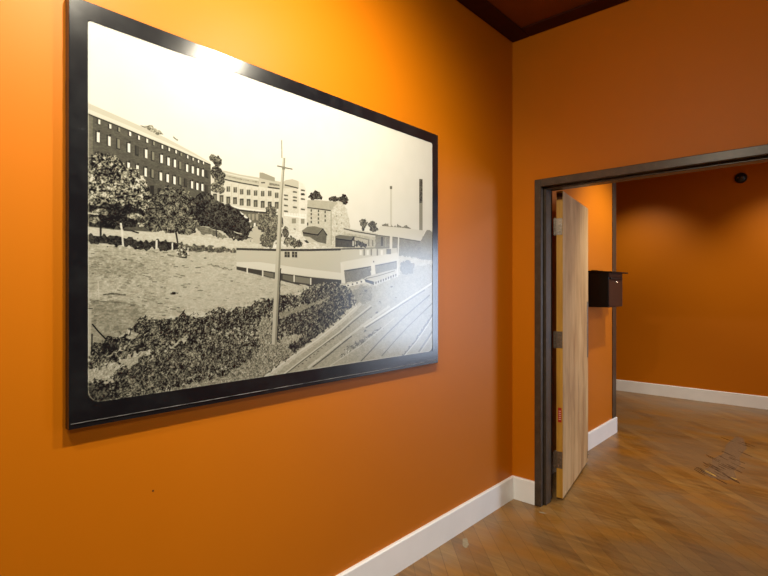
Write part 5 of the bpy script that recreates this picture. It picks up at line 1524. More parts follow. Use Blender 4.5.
60,0,0,393.8,157.9,398.7,162.6,398,163.5,391.8,160.2
40,0,0,568.4,265.3,578.3,274.7,577.4,275.6,566,267.5
150,0,0,384.5,221.1,394.2,227.1,393.6,228,383,223.6
150,0,0,151.2,214.6,151.4,224.3,150.4,224.5,148.7,215
170,0,0,272.8,206.8,276.3,216.3,275.4,216.8,270.3,208
60,0,0,149.6,173.8,154.9,180.3,154.3,181,147.9,175.7
40,0,0,999.8,246.6,994,259.5,992.3,259.2,995.2,245.9
45,0,0,660,288.8,666.5,298.5,665.4,299.2,656.9,290.7
40,0,0,807.4,160.6,802.7,169.7,801.2,169.5,803.3,159.9
40,0,0,535.4,183.7,533.7,193.2,532.4,193.2,532,183.7
150,0,0,577,55.8,578.7,65.8,577.4,66.2,573.5,56.9
170,0,0,106.8,107.6,105.8,118.5,104.9,118.6,104.4,107.8
150,0,0,500.1,137.9,493.9,146.9,492.8,146.5,497.2,136.7
185,0,0,676.9,286.3,688,291.3,687.4,292.4,675.3,289.3
45,0,0,201.9,109.2,208.8,112.6,208.4,113.5,200.8,111.7
150,0,0,904.1,294.2,901.5,305.2,899.8,305.1,899.6,294
40,0,0,949.2,216,948.1,223.5,946.4,223.6,944.5,216.4
45,0,0,217.8,202.4,224,210,223.2,210.7,215.8,204.3
170,0,0,328.6,87.6,329.4,95.4,328.4,95.7,325.8,88.5
150,0,0,1014.6,347.2,1030,356.3,1029,357.4,1011.9,350.1
150,0,0,233.6,230.3,238.9,237.6,238.1,238.3,231.5,232.1
150,0,0,283.8,188.1,286.4,198.1,285.4,198.5,281.2,189.1
40,0,0,99.9,162.2,106.2,166.7,105.7,167.5,98.6,164.4
185,0,0,508,52,512.6,57.1,511.7,58,505.5,54.4
185,0,0,31.5,120.1,28.3,124.3,27.6,123.9,29.6,118.9
185,0,0,102.5,198.6,98.5,208.9,97.6,208.6,100.2,198
185,0,0,367.9,88.7,371.3,93.1,370.5,93.9,365.7,90.8
45,0,0,731.7,307.8,725.9,316.8,724.5,316.4,728,306.7
170,0,0,455.2,243.8,448.6,253,447.6,252.5,452.4,242.5
60,0,0,236,60,239.9,65.3,239.1,66.1,234,62
45,0,0,631.2,259.9,627.5,273,626.2,272.8,627.5,259.5
40,0,0,311.2,170.4,318,175.9,317.4,176.8,309.5,172.8
170,0,0,152.6,147.1,156.4,151.9,155.8,152.6,150.9,149.1
45,0,0,470,161.9,467.1,167.3,466,167.1,466.9,161.2
170,0,0,177,234,175.4,244.6,174.5,244.5,174.4,233.9
45,0,0,864.4,335.5,874.9,341.1,874.1,342.3,862.3,338.5
40,0,0,422,254.9,430.1,261.9,429.3,262.7,420,257.2
45,0,0,803.1,181.4,800.1,194.3,798.6,194.2,799,181.3
170,0,0,640.2,140.7,647.3,150.3,646.2,151.1,637.2,142.8
60,0,0,164.1,83.3,167.5,91.1,166.7,91.7,161.9,84.8
40,0,0,250.3,193.9,247.1,202.4,246.1,202.2,247.6,193.4
45,0,0,190.5,211.8,195.6,216.8,195,217.6,188.9,213.9
185,0,0,205,238.8,207.1,243.2,206.3,243.8,202.8,240.4
185,0,0,763.5,256.6,772.5,262.2,771.6,263.2,761.3,259.4
150,0,0,258.3,217.8,256.3,227.8,255.3,227.8,255.6,217.7
40,0,0,342,68.1,346.3,71.3,345.8,72.2,340.4,70.6
60,0,0,922,247.5,915.8,256.8,914.2,256.3,917.8,246.3
170,0,0,172.7,223.2,180,229.1,179.4,229.9,171.3,225.4
150,0,0,868.9,153.3,878.4,160.2,877.4,161.2,866.1,156.2
40,0,0,222,91.4,218.5,98.7,217.6,98.4,219.5,90.7
150,0,0,113.6,201.6,112.9,206.6,112,206.6,111.2,201.8
150,0,0,486.6,114.8,481,121.1,480,120.6,483.9,113.4
45,0,0,164.9,246.7,162.3,251,161.5,250.6,162.6,245.8
185,0,0,378.7,218.9,380.9,224.1,379.9,224.7,376.1,220.5
150,0,0,547.2,67.6,554.3,78.1,553.2,78.9,544.3,69.6
40,0,0,483.9,236,477.4,243.9,476.3,243.4,481.1,234.5
40,0,0,940.5,214.7,940.2,225.4,938.5,225.6,935.9,215.2
185,0,0,851,214.7,850.7,227.6,849.1,227.8,846.6,215.1
170,0,0,666.5,270,663.4,278.4,662,278.2,662.8,269.5
45,0,0,722.9,211,725.2,216.8,723.9,217.5,719.3,212.6
45,0,0,934.7,246.2,926.1,257.8,924.6,257.3,930.5,244.9
40,0,0,741.6,109,744,122.8,742.5,123.2,737.7,110.1
40,0,0,723.7,135.4,722.1,142,720.7,142.1,719.8,135.6
60,0,0,226.5,230,234.1,237.3,233.4,238.1,224.8,232
170,0,0,799.7,112.2,795.3,122.9,793.8,122.8,795.6,111.7
60,0,0,675.1,79.8,678.4,91.4,677.1,91.9,671.4,81.2
185,0,0,268.9,216.8,271.4,221.9,270.5,222.5,266.6,218.4
185,0,0,425.6,244.4,420.7,253.3,419.6,253,422.7,243.4
45,0,0,702.5,63.8,713.1,73.2,712,74.1,699.7,66.3
45,0,0,255.3,177.9,264.2,182.4,263.8,183.3,254.1,180.4
45,0,0,877.9,310.3,884.8,318.7,883.5,319.5,874.4,312.5
45,0,0,954.3,350.2,961.7,355.6,960.6,356.7,951.5,353
150,0,0,479.7,75.9,475.4,80.6,474.4,80.1,476.9,74.6
150,0,0,280.1,97,281.8,106.2,280.8,106.5,277.4,98
150,0,0,683.1,298.4,689.5,307.4,688.3,308.1,680,300.3
150,0,0,308.8,106.5,312,115.5,311,116,306.2,107.9
150,0,0,474.8,156.4,479.8,162,478.9,162.9,472.4,158.7
40,0,0,795.8,107.9,795.4,118,793.9,118.2,791.7,108.5
45,0,0,148.6,156.2,149.4,162.6,148.5,162.9,146.2,157
45,0,0,26.5,173,24.5,181.6,23.6,181.5,24.4,172.7
150,0,0,168.9,222.8,165.2,227.1,164.4,226.6,166.9,221.5
40,0,0,502.7,232.5,496.2,243.5,495.1,243,499.7,231.4
40,0,0,986,253.1,979.6,265.2,977.9,264.8,981.4,252.3
60,0,0,429.7,128.2,431.6,137.7,430.5,138.1,426.7,129.2
185,0,0,669.4,62.4,672.7,70.8,671.4,71.4,666,64
60,0,0,831.1,169.5,843.7,176.4,842.8,177.5,828.8,172.4
40,0,0,87.3,145,90,148.6,89.4,149.3,85.7,146.9
40,0,0,314.5,105.8,318.9,108.9,318.3,109.8,313,108.3
60,0,0,200,166.8,203.1,170.7,202.4,171.5,198.2,168.8
60,0,0,520.8,40.7,528.5,46,527.8,47,518.8,43.3
185,0,0,936.3,248.9,927.3,257.8,925.9,257.2,932.4,247.2
185,0,0,69.1,89.9,66,98,65.2,97.8,66.9,89.4
40,0,0,868.7,168.2,872.3,181.8,870.7,182.2,864.5,169.3
170,0,0,21.5,133.7,26.3,138.8,25.8,139.6,20.1,135.7
60,0,0,264,124.4,269.8,128.3,269.2,129.2,262.6,126.8
170,0,0,480.4,84.7,490.5,92,489.7,92.9,478.3,87.2
150,0,0,994,277,1010.6,283.6,1009.9,284.8,992,280.3
45,0,0,99.5,161.3,97.5,170,96.6,169.9,97.2,161.2
45,0,0,813,179.8,807.1,189.3,805.6,188.9,809.1,178.8
40,0,0,757.9,254.5,766.5,262.1,765.5,263,755.2,257
150,0,0,522.7,51.6,534.3,58.4,533.6,59.4,520.8,54.3
185,0,0,82.8,185.8,81.4,194.8,80.5,194.8,80.5,185.8
40,0,0,542.1,130,553.3,137.4,552.5,138.4,540,132.6
150,0,0,598.9,56.8,591.6,69.1,590.3,68.7,595.6,55.9
40,0,0,339.1,175.7,339,186.8,337.9,186.9,336.2,176.1
45,0,0,767.1,156.4,778.8,162.4,778,163.5,765,159.3
170,0,0,388.7,146.1,386,151.8,384.9,151.5,385.8,145.6
185,0,0,64.9,85.6,61.3,90.9,60.6,90.5,63,84.6
185,0,0,746.5,163.5,754.6,171.9,753.4,172.8,743.5,165.8
60,0,0,366,132.2,369.6,140.8,368.6,141.4,363.3,133.7
45,0,0,202.9,236,204.1,242.7,203.2,243.1,200.4,236.9
185,0,0,488.8,120.8,493.7,125.7,492.9,126.6,486.5,123.2
40,0,0,515.4,118.3,509.9,126.8,508.7,126.4,512.4,117.2
40,0,0,755.5,313.5,745.3,323.4,744.1,322.7,752.2,311.6
40,0,0,108.6,197.1,108,206.2,107.2,206.3,106.2,197.4
170,0,0,574.1,270.9,570.3,279.5,569,279.2,570.7,270.2
170,0,0,239.5,235.6,236.2,241.1,235.2,240.7,237.1,234.6
45,0,0,390,127,398,136.1,397.1,136.9,387.7,129
170,0,0,345.2,161.4,351.2,165,350.7,166,343.8,163.9
40,0,0,309.6,200.5,309.5,208.9,308.4,209,306.8,200.9
45,0,0,689.4,181.6,698.3,189.3,697.3,190.2,686.8,184.1
150,0,0,108.9,121.3,105.7,130.1,104.8,129.9,106.6,120.8
185,0,0,92.8,156.8,99.3,162,98.8,162.8,91.5,158.9
40,0,0,115,165.1,113.1,172.2,112.2,172.1,112.6,164.9
170,0,0,82,193.3,78.6,199.9,77.8,199.6,79.9,192.5
45,0,0,223,188.2,220.1,195.8,219.2,195.6,220.4,187.7
150,0,0,1011.2,255,1015.4,266.8,1013.7,267.3,1006.7,256.4
45,0,0,859.4,164.3,857.5,178.2,855.9,178.2,855.1,164.5
150,0,0,437.5,187.4,446.6,193.9,445.9,194.8,435.6,189.9
170,0,0,183.6,193.1,186.6,202.2,185.7,202.6,181.2,194.3
40,0,0,1026,267.6,1025.5,280.1,1023.7,280.3,1021.1,268
45,0,0,406.4,170.5,412.1,174.1,411.5,175.1,404.9,173.1
45,0,0,466.9,147.7,470.2,156.2,469.1,156.8,463.9,149.2
170,0,0,714,103.7,719.6,112.4,718.3,113.2,710.7,105.7
40,0,0,580.4,44.9,587,49.4,586.2,50.4,578.3,47.6
150,0,0,493.6,144.9,488.5,150.4,487.5,149.8,490.9,143.5
40,0,0,452.7,207.6,462.6,213.8,461.9,214.8,451,210.1
170,0,0,868.9,165.3,873.9,173.9,872.5,174.6,865.1,167.3
150,0,0,679,113.1,678.7,121.2,677.2,121.4,675.2,113.7
170,0,0,153.4,115.3,150.3,121.3,149.5,121,151.1,114.6
185,0,0,606.3,141.8,613.4,144.9,612.9,146,604.9,144.8
60,0,0,684.6,94.4,698.2,100.4,697.5,101.5,682.7,97.3
185,0,0,86.7,128.9,83.3,138.1,82.5,137.9,84.5,128.4
45,0,0,691.7,221.6,694.6,228,693.3,228.6,688.3,223.2
40,0,0,148.9,66.3,153,73.8,152.2,74.4,146.8,67.9
170,0,0,27.6,157.7,25.4,163.1,24.6,163,25.5,157.2
150,0,0,192.6,217.6,186.6,227.6,185.8,227.2,190.3,216.5
60,0,0,484.4,214.8,492.1,224.2,491.2,225,481.8,216.9
185,0,0,237.8,227.1,233.4,238,232.5,237.7,235.3,226.4
185,0,0,28.2,102.5,27.8,110.3,27,110.4,26,102.9
170,0,0,694,222.3,699.3,228.8,698.2,229.6,691,224.5
60,0,0,179.2,230.9,176.1,236,175.2,235.6,176.9,230
150,0,0,608.6,179.3,614.9,187.3,613.8,188.1,605.7,181.4
185,0,0,379.3,72.5,388,79.8,387.3,80.7,377.3,74.8
60,0,0,39.9,131.6,46.7,138.3,46.1,139,38.4,133.6
170,0,0,180.4,152.2,184.5,157,183.8,157.8,178.6,154.3
45,0,0,404.9,223.2,400.4,228.8,399.4,228.3,402.3,221.9
185,0,0,873.4,196.3,875.1,204.8,873.5,205.2,869.1,197.5
150,0,0,809.2,123.4,815.7,135.9,814.3,136.5,805.4,125.1
45,0,0,600,168.3,608.7,178.2,607.7,179,597.2,170.4
170,0,0,416.1,238.5,422.7,247.8,421.8,248.5,413.6,240.4
170,0,0,668.6,181.6,664.3,189.6,662.9,189.3,665,180.8
60,0,0,661.9,255,674.1,262.5,673.4,263.5,659.9,257.8
45,0,0,541.5,249.8,551.2,255.9,550.5,256.9,539.6,252.4
185,0,0,745.4,192.4,751.3,198.4,750.2,199.4,742.5,194.9
150,0,0,361.1,81,361,91.9,359.9,92.1,358.1,81.5
150,0,0,137.8,167.5,134.4,172.7,133.6,172.3,135.7,166.5
150,0,0,225.6,173.7,233.4,178.5,232.9,179.4,224.3,176
40,0,0,830.2,338.1,825.7,349.5,824.1,349.3,826,337.4
40,0,0,264.7,183.8,273.3,188.3,272.8,189.2,263.5,186.3
60,0,0,404.2,256,400.3,262.6,399.2,262.2,401.4,255
150,0,0,174.7,93.6,178.4,99.7,177.6,100.4,172.6,95.3
40,0,0,397.1,145.8,402.2,156.2,401.2,156.8,394.3,147.4
40,0,0,104.5,163.8,107.2,172.6,106.3,173,102.3,164.9
40,0,0,967,341.6,959,355.7,957.3,355.3,962.6,340.4
40,0,0,348,231.7,354,241.5,353.1,242.1,345.5,233.3
45,0,0,93.5,187.8,97.1,191.9,96.5,192.7,92,189.8
60,0,0,57.8,125.2,60.3,131.7,59.5,132.2,55.8,126.5
150,0,0,893.5,333.1,903.6,340.8,902.5,341.8,890.6,335.8
170,0,0,638.8,118,636,130.2,634.6,130.2,635.1,117.9
45,0,0,696.6,188.3,690,199.6,688.6,199.2,693,187.3
150,0,0,267.3,103.4,274.6,110.9,273.9,111.7,265.3,105.5
60,0,0,637.2,288.5,633.2,298.3,631.8,298.1,633.6,287.9
60,0,0,519.4,204.5,524.8,207.9,524.2,208.9,517.7,207.2
150,0,0,52.4,82.2,55.8,90.1,55.1,90.6,50.5,83.6
60,0,0,576,268.9,581.1,279.4,579.9,280,572.9,270.4
60,0,0,349.5,54.7,345.6,61.1,344.6,60.8,346.8,53.9
40,0,0,318.4,204.5,317.9,213.7,316.8,213.8,315.5,204.8
45,0,0,536.6,173.1,544.7,180.9,543.8,181.8,534.1,175.4
170,0,0,619.4,271.7,625,280.7,623.8,281.4,616.3,273.4
185,0,0,77.4,104.3,80.9,111.7,80.1,112.2,75.4,105.7
60,0,0,223.8,170,232.6,174.2,232.2,175.2,222.7,172.5
60,0,0,433.1,137.2,436.1,141.9,435.2,142.7,430.6,139.2
60,0,0,275.6,129.9,280.3,133.1,279.8,134,274.2,132.4
60,0,0,752.1,118.8,749.8,132.3,748.3,132.3,748,118.9
45,0,0,908.6,347.7,911.5,361.9,909.9,362.2,904.2,348.5
150,0,0,823.3,335.2,834.8,340.8,834.1,341.9,821.5,338.2
40,0,0,131.4,73,128.3,82.7,127.5,82.5,129.1,72.7
150,0,0,991.1,309.6,1001.9,316.9,1000.9,317.9,988.2,312.4
60,0,0,903.4,334.7,904.9,343.7,903.3,344,899.1,335.6
150,0,0,813.5,148.5,809.5,159.5,808,159.4,809.4,148.1
45,0,0,170.2,50.1,176.7,54.4,176.2,55.3,168.8,52.5
60,0,0,446.8,180.7,447,190.9,445.8,191,443.6,181.2
170,0,0,1040,329.7,1052.3,341.1,1050.9,342,1036.4,332.1
185,0,0,36.5,108,35.5,112.6,34.7,112.6,34.2,108.1
185,0,0,811.3,140.3,802.6,153.6,801.2,153.2,807.5,139.2
40,0,0,65.5,173.6,61.4,182.8,60.7,182.5,63.3,172.9
40,0,0,353.7,153.6,354.8,163.6,353.7,163.9,350.8,154.3
150,0,0,566,40.3,567.1,51.2,565.8,51.5,562.5,41.3
150,0,0,134.2,88.6,142.6,93.4,142.2,94.3,133,91
60,0,0,211.1,169,207.6,174.1,206.8,173.7,208.8,167.9
40,0,0,287.1,239.7,284.9,250,283.8,249.9,284.4,239.5
150,0,0,693.6,261.3,702.1,271.1,701,271.9,690.6,263.5
45,0,0,259.2,227.7,265.6,233.7,265,234.5,257.5,229.8
150,0,0,967.7,258.9,959.2,268.5,957.7,267.9,963.5,257.3
150,0,0,87.8,173.4,89.7,180.5,88.9,180.9,85.6,174.5
185,0,0,522.6,260,516,271.5,514.8,271.1,519.5,258.9
45,0,0,858.3,279.5,863,287.9,861.6,288.5,854.5,281.3
150,0,0,380.4,156,381.6,163.1,380.5,163.4,377.5,157
185,0,0,163.2,175.8,163.8,183.5,162.8,183.8,160.7,176.4
150,0,0,537.9,201,535.3,209,534,208.9,534.6,200.7
40,0,0,249.5,209.6,257.9,213.6,257.5,214.6,248.5,212.2
60,0,0,199.1,237.1,207,241.3,206.6,242.2,198,239.6
185,0,0,537.3,233.5,538.5,241.7,537.3,242,534,234.3
185,0,0,720.6,165.1,728.2,174.4,727,175.2,717.4,167.2
60,0,0,691.6,78.7,689.8,84.8,688.4,84.9,687.7,78.9
185,0,0,275.3,208.8,271.6,219.7,270.6,219.5,272.6,208.3
40,0,0,306.1,210.3,309.6,214.7,308.8,215.5,304.1,212.4
150,0,0,719.8,292.6,713.7,301.3,712.3,300.8,716.3,291.3
170,0,0,439.4,232.9,435.7,245.1,434.6,244.9,436.3,232.5
60,0,0,123.1,130.6,131.6,135.6,131.1,136.5,121.9,132.9
185,0,0,631.5,133.4,633.8,141.3,632.5,141.8,628,134.8
60,0,0,241.3,209.9,248.9,216.1,248.2,216.9,239.7,212.2
185,0,0,385.1,152.8,379.9,163.4,378.8,163.1,382.3,152
185,0,0,250.8,125.5,256.4,133,255.6,133.7,248.7,127.4
45,0,0,247.9,208.3,242.7,216.3,241.8,215.9,245.5,207.2
40,0,0,558.1,172.6,558.6,181.6,557.3,181.9,554.6,173.3
185,0,0,208.9,140.3,205.1,149.5,204.1,149.3,206.5,139.7
170,0,0,253.9,217,254.8,222.3,253.8,222.7,251.3,218
185,0,0,315.7,196.4,318,207.3,317,207.6,313,197.3
40,0,0,350,250.5,343.4,259.6,342.4,259.1,347.4,249.2
185,0,0,6.4,156.4,10.5,159.2,10.1,160,5.4,158.6
40,0,0,695,277.1,693.6,286,692.1,286,691.1,277.1
185,0,0,745.1,122.8,741.9,130,740.4,129.9,741.2,122.4
40,0,0,841.8,225.4,839,236,837.4,235.9,837.5,225.2
40,0,0,772.7,99.8,771.4,111.8,769.9,111.9,768.6,100.1
170,0,0,61,111.7,62.8,121.1,62,121.4,58.8,112.6
45,0,0,701.3,149.9,713.1,156.5,712.3,157.6,699.2,152.7
150,0,0,914.7,176.3,910.8,183.1,909.2,182.9,910.4,175.6
170,0,0,660.2,275.4,668.8,286.1,667.7,286.8,657.3,277.4
150,0,0,348.8,236.4,350.3,242.7,349.3,243.1,346,237.5
40,0,0,833.4,273.7,848.3,280.3,847.5,281.5,831.5,276.7
40,0,0,359.7,219.6,359.6,228.4,358.5,228.5,356.7,219.9
60,0,0,875.6,177.6,866.5,186.4,865.2,185.8,871.9,175.9
60,0,0,245.7,139.9,245.4,150.2,244.3,150.3,243,140.2
40,0,0,170.7,63.7,166.6,69.9,165.8,69.5,168.5,62.7
170,0,0,516.4,49,522.8,55.8,521.8,56.6,513.9,51.3
150,0,0,346.5,73.4,347.1,83.7,346,84,343.6,74.1
40,0,0,1039.2,342.8,1048.4,351,1047.1,352,1035.7,345.4
150,0,0,462.2,62.8,467.6,69.2,466.7,70.1,459.7,64.9
185,0,0,494.1,234.7,497.1,243.9,496,244.3,491,235.9
150,0,0,26,101.7,26.8,107.5,26,107.8,23.9,102.6
40,0,0,338.5,137.5,335.9,142.4,334.8,142.1,335.7,136.8
170,0,0,515.2,264.9,522.9,271.6,522.1,272.5,513,267.2
45,0,0,97.1,77.6,100.5,82.4,99.9,83.1,95.3,79.5
45,0,0,95.7,66.5,94.7,75.6,93.8,75.6,93.3,66.7
40,0,0,583.2,39.7,593.4,48.7,592.5,49.6,580.7,42.2
40,0,0,420.4,67.7,427.1,71.3,426.5,72.3,418.9,70.4
150,0,0,616.9,134.6,621,140.1,619.9,140.9,614.1,136.8
185,0,0,286,243.4,283.3,248.5,282.3,248.2,283.4,242.7
60,0,0,254.1,146.6,260.6,154.3,259.8,155,252.1,148.5
150,0,0,223,163.7,223.8,174.7,222.8,174.9,220.4,164.3
170,0,0,599.5,160.1,597.3,166.7,595.9,166.6,595.9,160
45,0,0,233,228.2,240,235.5,239.3,236.3,231.2,230.2
40,0,0,105.6,83.4,100.1,91.7,99.3,91.3,103.6,82.3
45,0,0,194,200.1,202,205.4,201.5,206.3,192.7,202.4
60,0,0,143.9,94.8,149.2,101.6,148.5,102.3,142,96.6
45,0,0,375,140.5,379.4,151,378.3,151.6,372.3,141.9
45,0,0,613.8,150.5,611.1,162.4,609.7,162.4,610.1,150.4
185,0,0,693.8,221.4,695.4,233.2,694,233.5,690,222.2
45,0,0,589.8,187,595.9,194.7,594.9,195.5,587,189.1
150,0,0,970.3,211.9,971.7,226.5,969.9,226.8,965.7,212.6
45,0,0,526.2,174.7,522.3,179.5,521.1,179.1,523.1,173.5
170,0,0,523.7,223.9,518.8,233.4,517.6,233.1,520.5,223.1
40,0,0,190.5,158.1,194.2,167.9,193.3,168.3,188.2,159.4
60,0,0,784.1,327.1,789.8,332.5,788.8,333.4,781.4,329.5
60,0,0,134.7,67.8,129.8,76.3,129,76,132.5,66.9
185,0,0,762.6,157.1,760,163.7,758.5,163.6,758.5,156.9
185,0,0,540.1,191.1,543.6,203,542.3,203.4,536.8,192.2
40,0,0,258.4,200.9,262.2,204.1,261.6,205,256.9,203.2
40,0,0,436.1,205.6,436.2,213.3,435,213.5,433,206.1
185,0,0,647.9,183.2,645.7,195.5,644.3,195.5,644.1,183.1
185,0,0,24.5,153.7,20.2,162.3,19.4,162,22.6,152.8
170,0,0,745.5,212.6,752.1,218,751.2,219,743,215.3
60,0,0,777.7,94.8,781.3,107,779.8,107.5,773.8,96.1
40,0,0,435,258.9,435.6,267.7,434.4,267.9,431.9,259.4
185,0,0,385.6,175.9,387.1,182.1,386,182.5,382.8,177
150,0,0,194.9,149,195.5,154.2,194.6,154.5,192.5,150
170,0,0,98.8,195,98.3,200.4,97.5,200.6,96.4,195.3
40,0,0,128.2,81.8,130,88.6,129.1,89.1,125.9,83
150,0,0,526.9,196.3,534.2,205.9,533.1,206.7,524.2,198.2
185,0,0,57.9,101.9,55.5,109.3,54.7,109.2,55.7,101.6
40,0,0,811.1,319.3,815.9,332.9,814.4,333.4,807.1,320.5
185,0,0,430.3,208.6,438.4,215.7,437.6,216.6,428.3,210.9
150,0,0,371.5,74.2,376.1,79.1,375.3,80,369.4,76.5
150,0,0,568.3,91.6,570.3,98.2,569.1,98.8,565,93.1
150,0,0,803,327.9,796.1,337.4,794.7,336.9,799.2,326.5
170,0,0,296.9,205.7,296.9,215.7,295.9,215.8,294.1,206.1
150,0,0,222.2,216.9,224.4,227.1,223.4,227.4,219.7,217.8
45,0,0,497.7,45.6,508.4,51.8,507.7,52.8,495.8,48.2
150,0,0,783.6,310.2,796.3,319.7,795.3,320.6,781,312.8
185,0,0,415.8,168.4,419.3,176.6,418.2,177.2,413,169.9
60,0,0,275.6,59.7,278.6,69.8,277.7,70.2,273,60.9
170,0,0,799.9,141.2,797.3,150.1,795.7,150.1,795.8,141.1
150,0,0,541.1,92.7,542.4,98.8,541.2,99.3,537.8,94
40,0,0,560.1,41.6,561.5,47.5,560.2,48.1,556.8,43.1
170,0,0,206,242.3,210.2,252.4,209.3,252.8,203.7,243.6
40,0,0,508.9,73.7,503.1,80.5,502.1,80,506.1,72.4
45,0,0,66.6,64.3,66,71.5,65.1,71.7,64.3,64.6
170,0,0,618,228.8,612.2,238.7,611,238.3,614.6,227.8
45,0,0,250.9,196.8,253.2,202,252.4,202.6,248.6,198.3
170,0,0,69.6,137.6,67.2,146.2,66.4,146.1,67.3,137.4
60,0,0,86.6,109.3,85.6,119.7,84.7,119.8,84.2,109.5
40,0,0,236.3,79.1,236.4,90,235.4,90.2,233.6,79.6
45,0,0,67.3,123.6,69,131,68.2,131.4,65.1,124.6
45,0,0,894,165.5,899.8,170.4,898.8,171.4,891.1,168.3
150,0,0,401.8,105.2,405.6,109,404.8,109.9,399.8,107.5
170,0,0,523.4,252.6,523.8,264.5,522.5,264.7,520.1,253.1
60,0,0,985.3,282.5,997.9,292.4,996.7,293.4,982.1,285.2
40,0,0,747.4,306.2,742.5,313.3,741.1,312.9,743.6,305
40,0,0,476.5,197,470.8,208.6,469.6,208.3,473.4,196.2
185,0,0,940.3,206.2,943.7,212.8,942.2,213.5,936.3,208.1
60,0,0,157.4,56.3,157.6,62.3,156.6,62.5,154.9,57.1
40,0,0,98.2,103.6,102.7,106.9,102.3,107.8,97,105.9
170,0,0,221.9,162,220.8,170.1,219.8,170.1,219.3,162.2
60,0,0,458.3,110.9,469.3,117.1,468.7,118.1,456.6,113.6
60,0,0,1039.7,277.5,1042.2,291,1040.3,291.3,1034.9,278.4
40,0,0,244.9,77.9,241.1,84,240.2,83.7,242.5,77
40,0,0,220.7,77,224.3,84.7,223.5,85.3,218.4,78.6
150,0,0,480.7,176.5,481.8,185.7,480.6,186,477.5,177.4
40,0,0,709.8,137.1,718,140.7,717.4,141.9,708.1,140.1
60,0,0,1038.4,318.8,1048.8,323.3,1048,324.6,1036.4,322.1
185,0,0,114.3,171.7,109.2,178.2,108.5,177.8,112.3,170.4
45,0,0,163.2,206.4,159.6,212.8,158.7,212.4,160.9,205.5
40,0,0,159.3,75,157.5,81.1,156.5,81.1,156.8,74.8
60,0,0,332.2,183.8,340.3,188.3,339.8,189.2,330.9,186.4
60,0,0,568.2,256.1,576.9,261.9,576.2,262.9,566.3,258.7
170,0,0,367.4,228.3,370.8,235,369.9,235.6,364.9,229.9
45,0,0,685.4,261.5,682.5,267.4,681.1,267.1,681.6,261
45,0,0,602.4,179.8,607,188.6,605.8,189.2,599.2,181.5
40,0,0,203,187.8,202.4,197.7,201.5,197.8,200.4,188.1
185,0,0,888.8,209.9,890.5,216.3,888.9,216.8,884.7,211.3
40,0,0,95,201.5,88.6,210.4,87.9,209.9,93.1,200.2
60,0,0,379.1,198,381.4,205.2,380.3,205.7,376.3,199.2
40,0,0,422.1,99,422.2,105.3,421,105.6,419,99.7
185,0,0,386.1,51.7,390.6,56.4,389.9,57.2,384,54
185,0,0,170.9,243.9,172.8,254.7,171.9,255,168.5,244.6
60,0,0,542.8,250.9,549.2,258,548.2,258.8,540.3,253.1
60,0,0,454.6,146.1,452.4,152.8,451.2,152.7,451.4,145.9
60,0,0,1033.7,320.2,1041.2,325.4,1040.1,326.5,1030.9,323.1
150,0,0,327.1,52.1,334.8,56.9,334.2,57.8,325.5,54.6
185,0,0,44.9,177,44.8,187.2,44,187.3,42.7,177.3
40,0,0,728.6,316,733.7,322.4,732.6,323.2,725.6,318.1
170,0,0,688.1,144.6,695.7,148.5,695.1,149.6,686.4,147.6
60,0,0,280.6,129.2,284.9,134.1,284.2,134.9,278.7,131.4
60,0,0,555.4,241.3,558.2,248.7,557,249.2,552.3,242.7
150,0,0,1024.5,345.5,1024.3,355.5,1022.4,355.6,1019.6,345.8
150,0,0,718.7,240.5,723.6,250.7,722.3,251.3,715.1,242
185,0,0,666.1,170.6,662.8,180.7,661.4,180.5,662.3,170.2
150,0,0,56.1,152.2,54.1,160.6,53.3,160.5,53.9,152
170,0,0,540.4,186,548.9,192.5,548.1,193.4,538.3,188.6
40,0,0,130,93.2,133.8,97.4,133.1,98.1,128.4,95.2
40,0,0,541.9,115.4,543.4,122.2,542.2,122.7,538.7,116.7
185,0,0,875,321.8,863.9,332.4,862.6,331.7,871.4,319.9
40,0,0,99.9,74.4,103.6,80.3,102.9,81,98,76.1
60,0,0,108.1,134.4,108.1,139.8,107.2,140,105.7,135
185,0,0,604.1,183.4,602.8,195.6,601.4,195.7,600.5,183.6
40,0,0,510.9,61.9,516.7,71.3,515.6,72,508.1,63.7
185,0,0,80.3,80.6,81.2,88.1,80.3,88.4,78,81.5
45,0,0,549.6,165.5,546.4,173.9,545.2,173.8,546.3,165.1
185,0,0,113.1,127,113.1,134.8,112.3,135,110.7,127.5
185,0,0,214.6,156.9,222.3,164.6,221.6,165.4,212.8,158.9
150,0,0,425.8,81.8,428.1,89.3,427,89.8,422.9,83.2
60,0,0,881.4,304.8,883.1,315.5,881.5,315.8,877.1,305.6
40,0,0,379,143.8,381.2,149.3,380.2,149.9,376.3,145.4
45,0,0,357.9,204.4,364.3,208.3,363.8,209.3,356.5,207
150,0,0,887.8,320.2,879.5,329.7,878,329,883.9,318.6
45,0,0,493.8,259.8,501.3,267.2,500.4,268,491.5,262
150,0,0,156.3,121.9,154.7,128.2,153.8,128.2,153.8,121.8
185,0,0,717.2,138.9,719.7,149,718.2,149.4,713.4,140.1
150,0,0,570.3,169.7,579.3,179.8,578.3,180.6,567.6,171.8
60,0,0,508.3,109.8,515.2,112.9,514.7,114,506.9,112.7
60,0,0,420.1,165.5,416.3,176.1,415.1,175.9,417.1,165
150,0,0,132.2,223.4,135.4,229.2,134.7,229.8,130.3,225
40,0,0,144.4,126.7,150.6,134.2,149.9,134.9,142.6,128.6
60,0,0,481.7,185.9,479.5,198.5,478.3,198.5,478.4,185.9
170,0,0,238.7,104.5,241.2,110.5,240.3,111.1,236.4,106
40,0,0,659.9,230.5,670.6,238.7,669.7,239.7,657.5,233.1
185,0,0,318.4,210.5,313.5,217.1,312.5,216.6,315.9,209.3
40,0,0,580.7,111.6,583.4,123.2,582.1,123.7,577.2,112.7
45,0,0,823.6,146.8,824.3,159.6,822.7,159.9,819.4,147.5
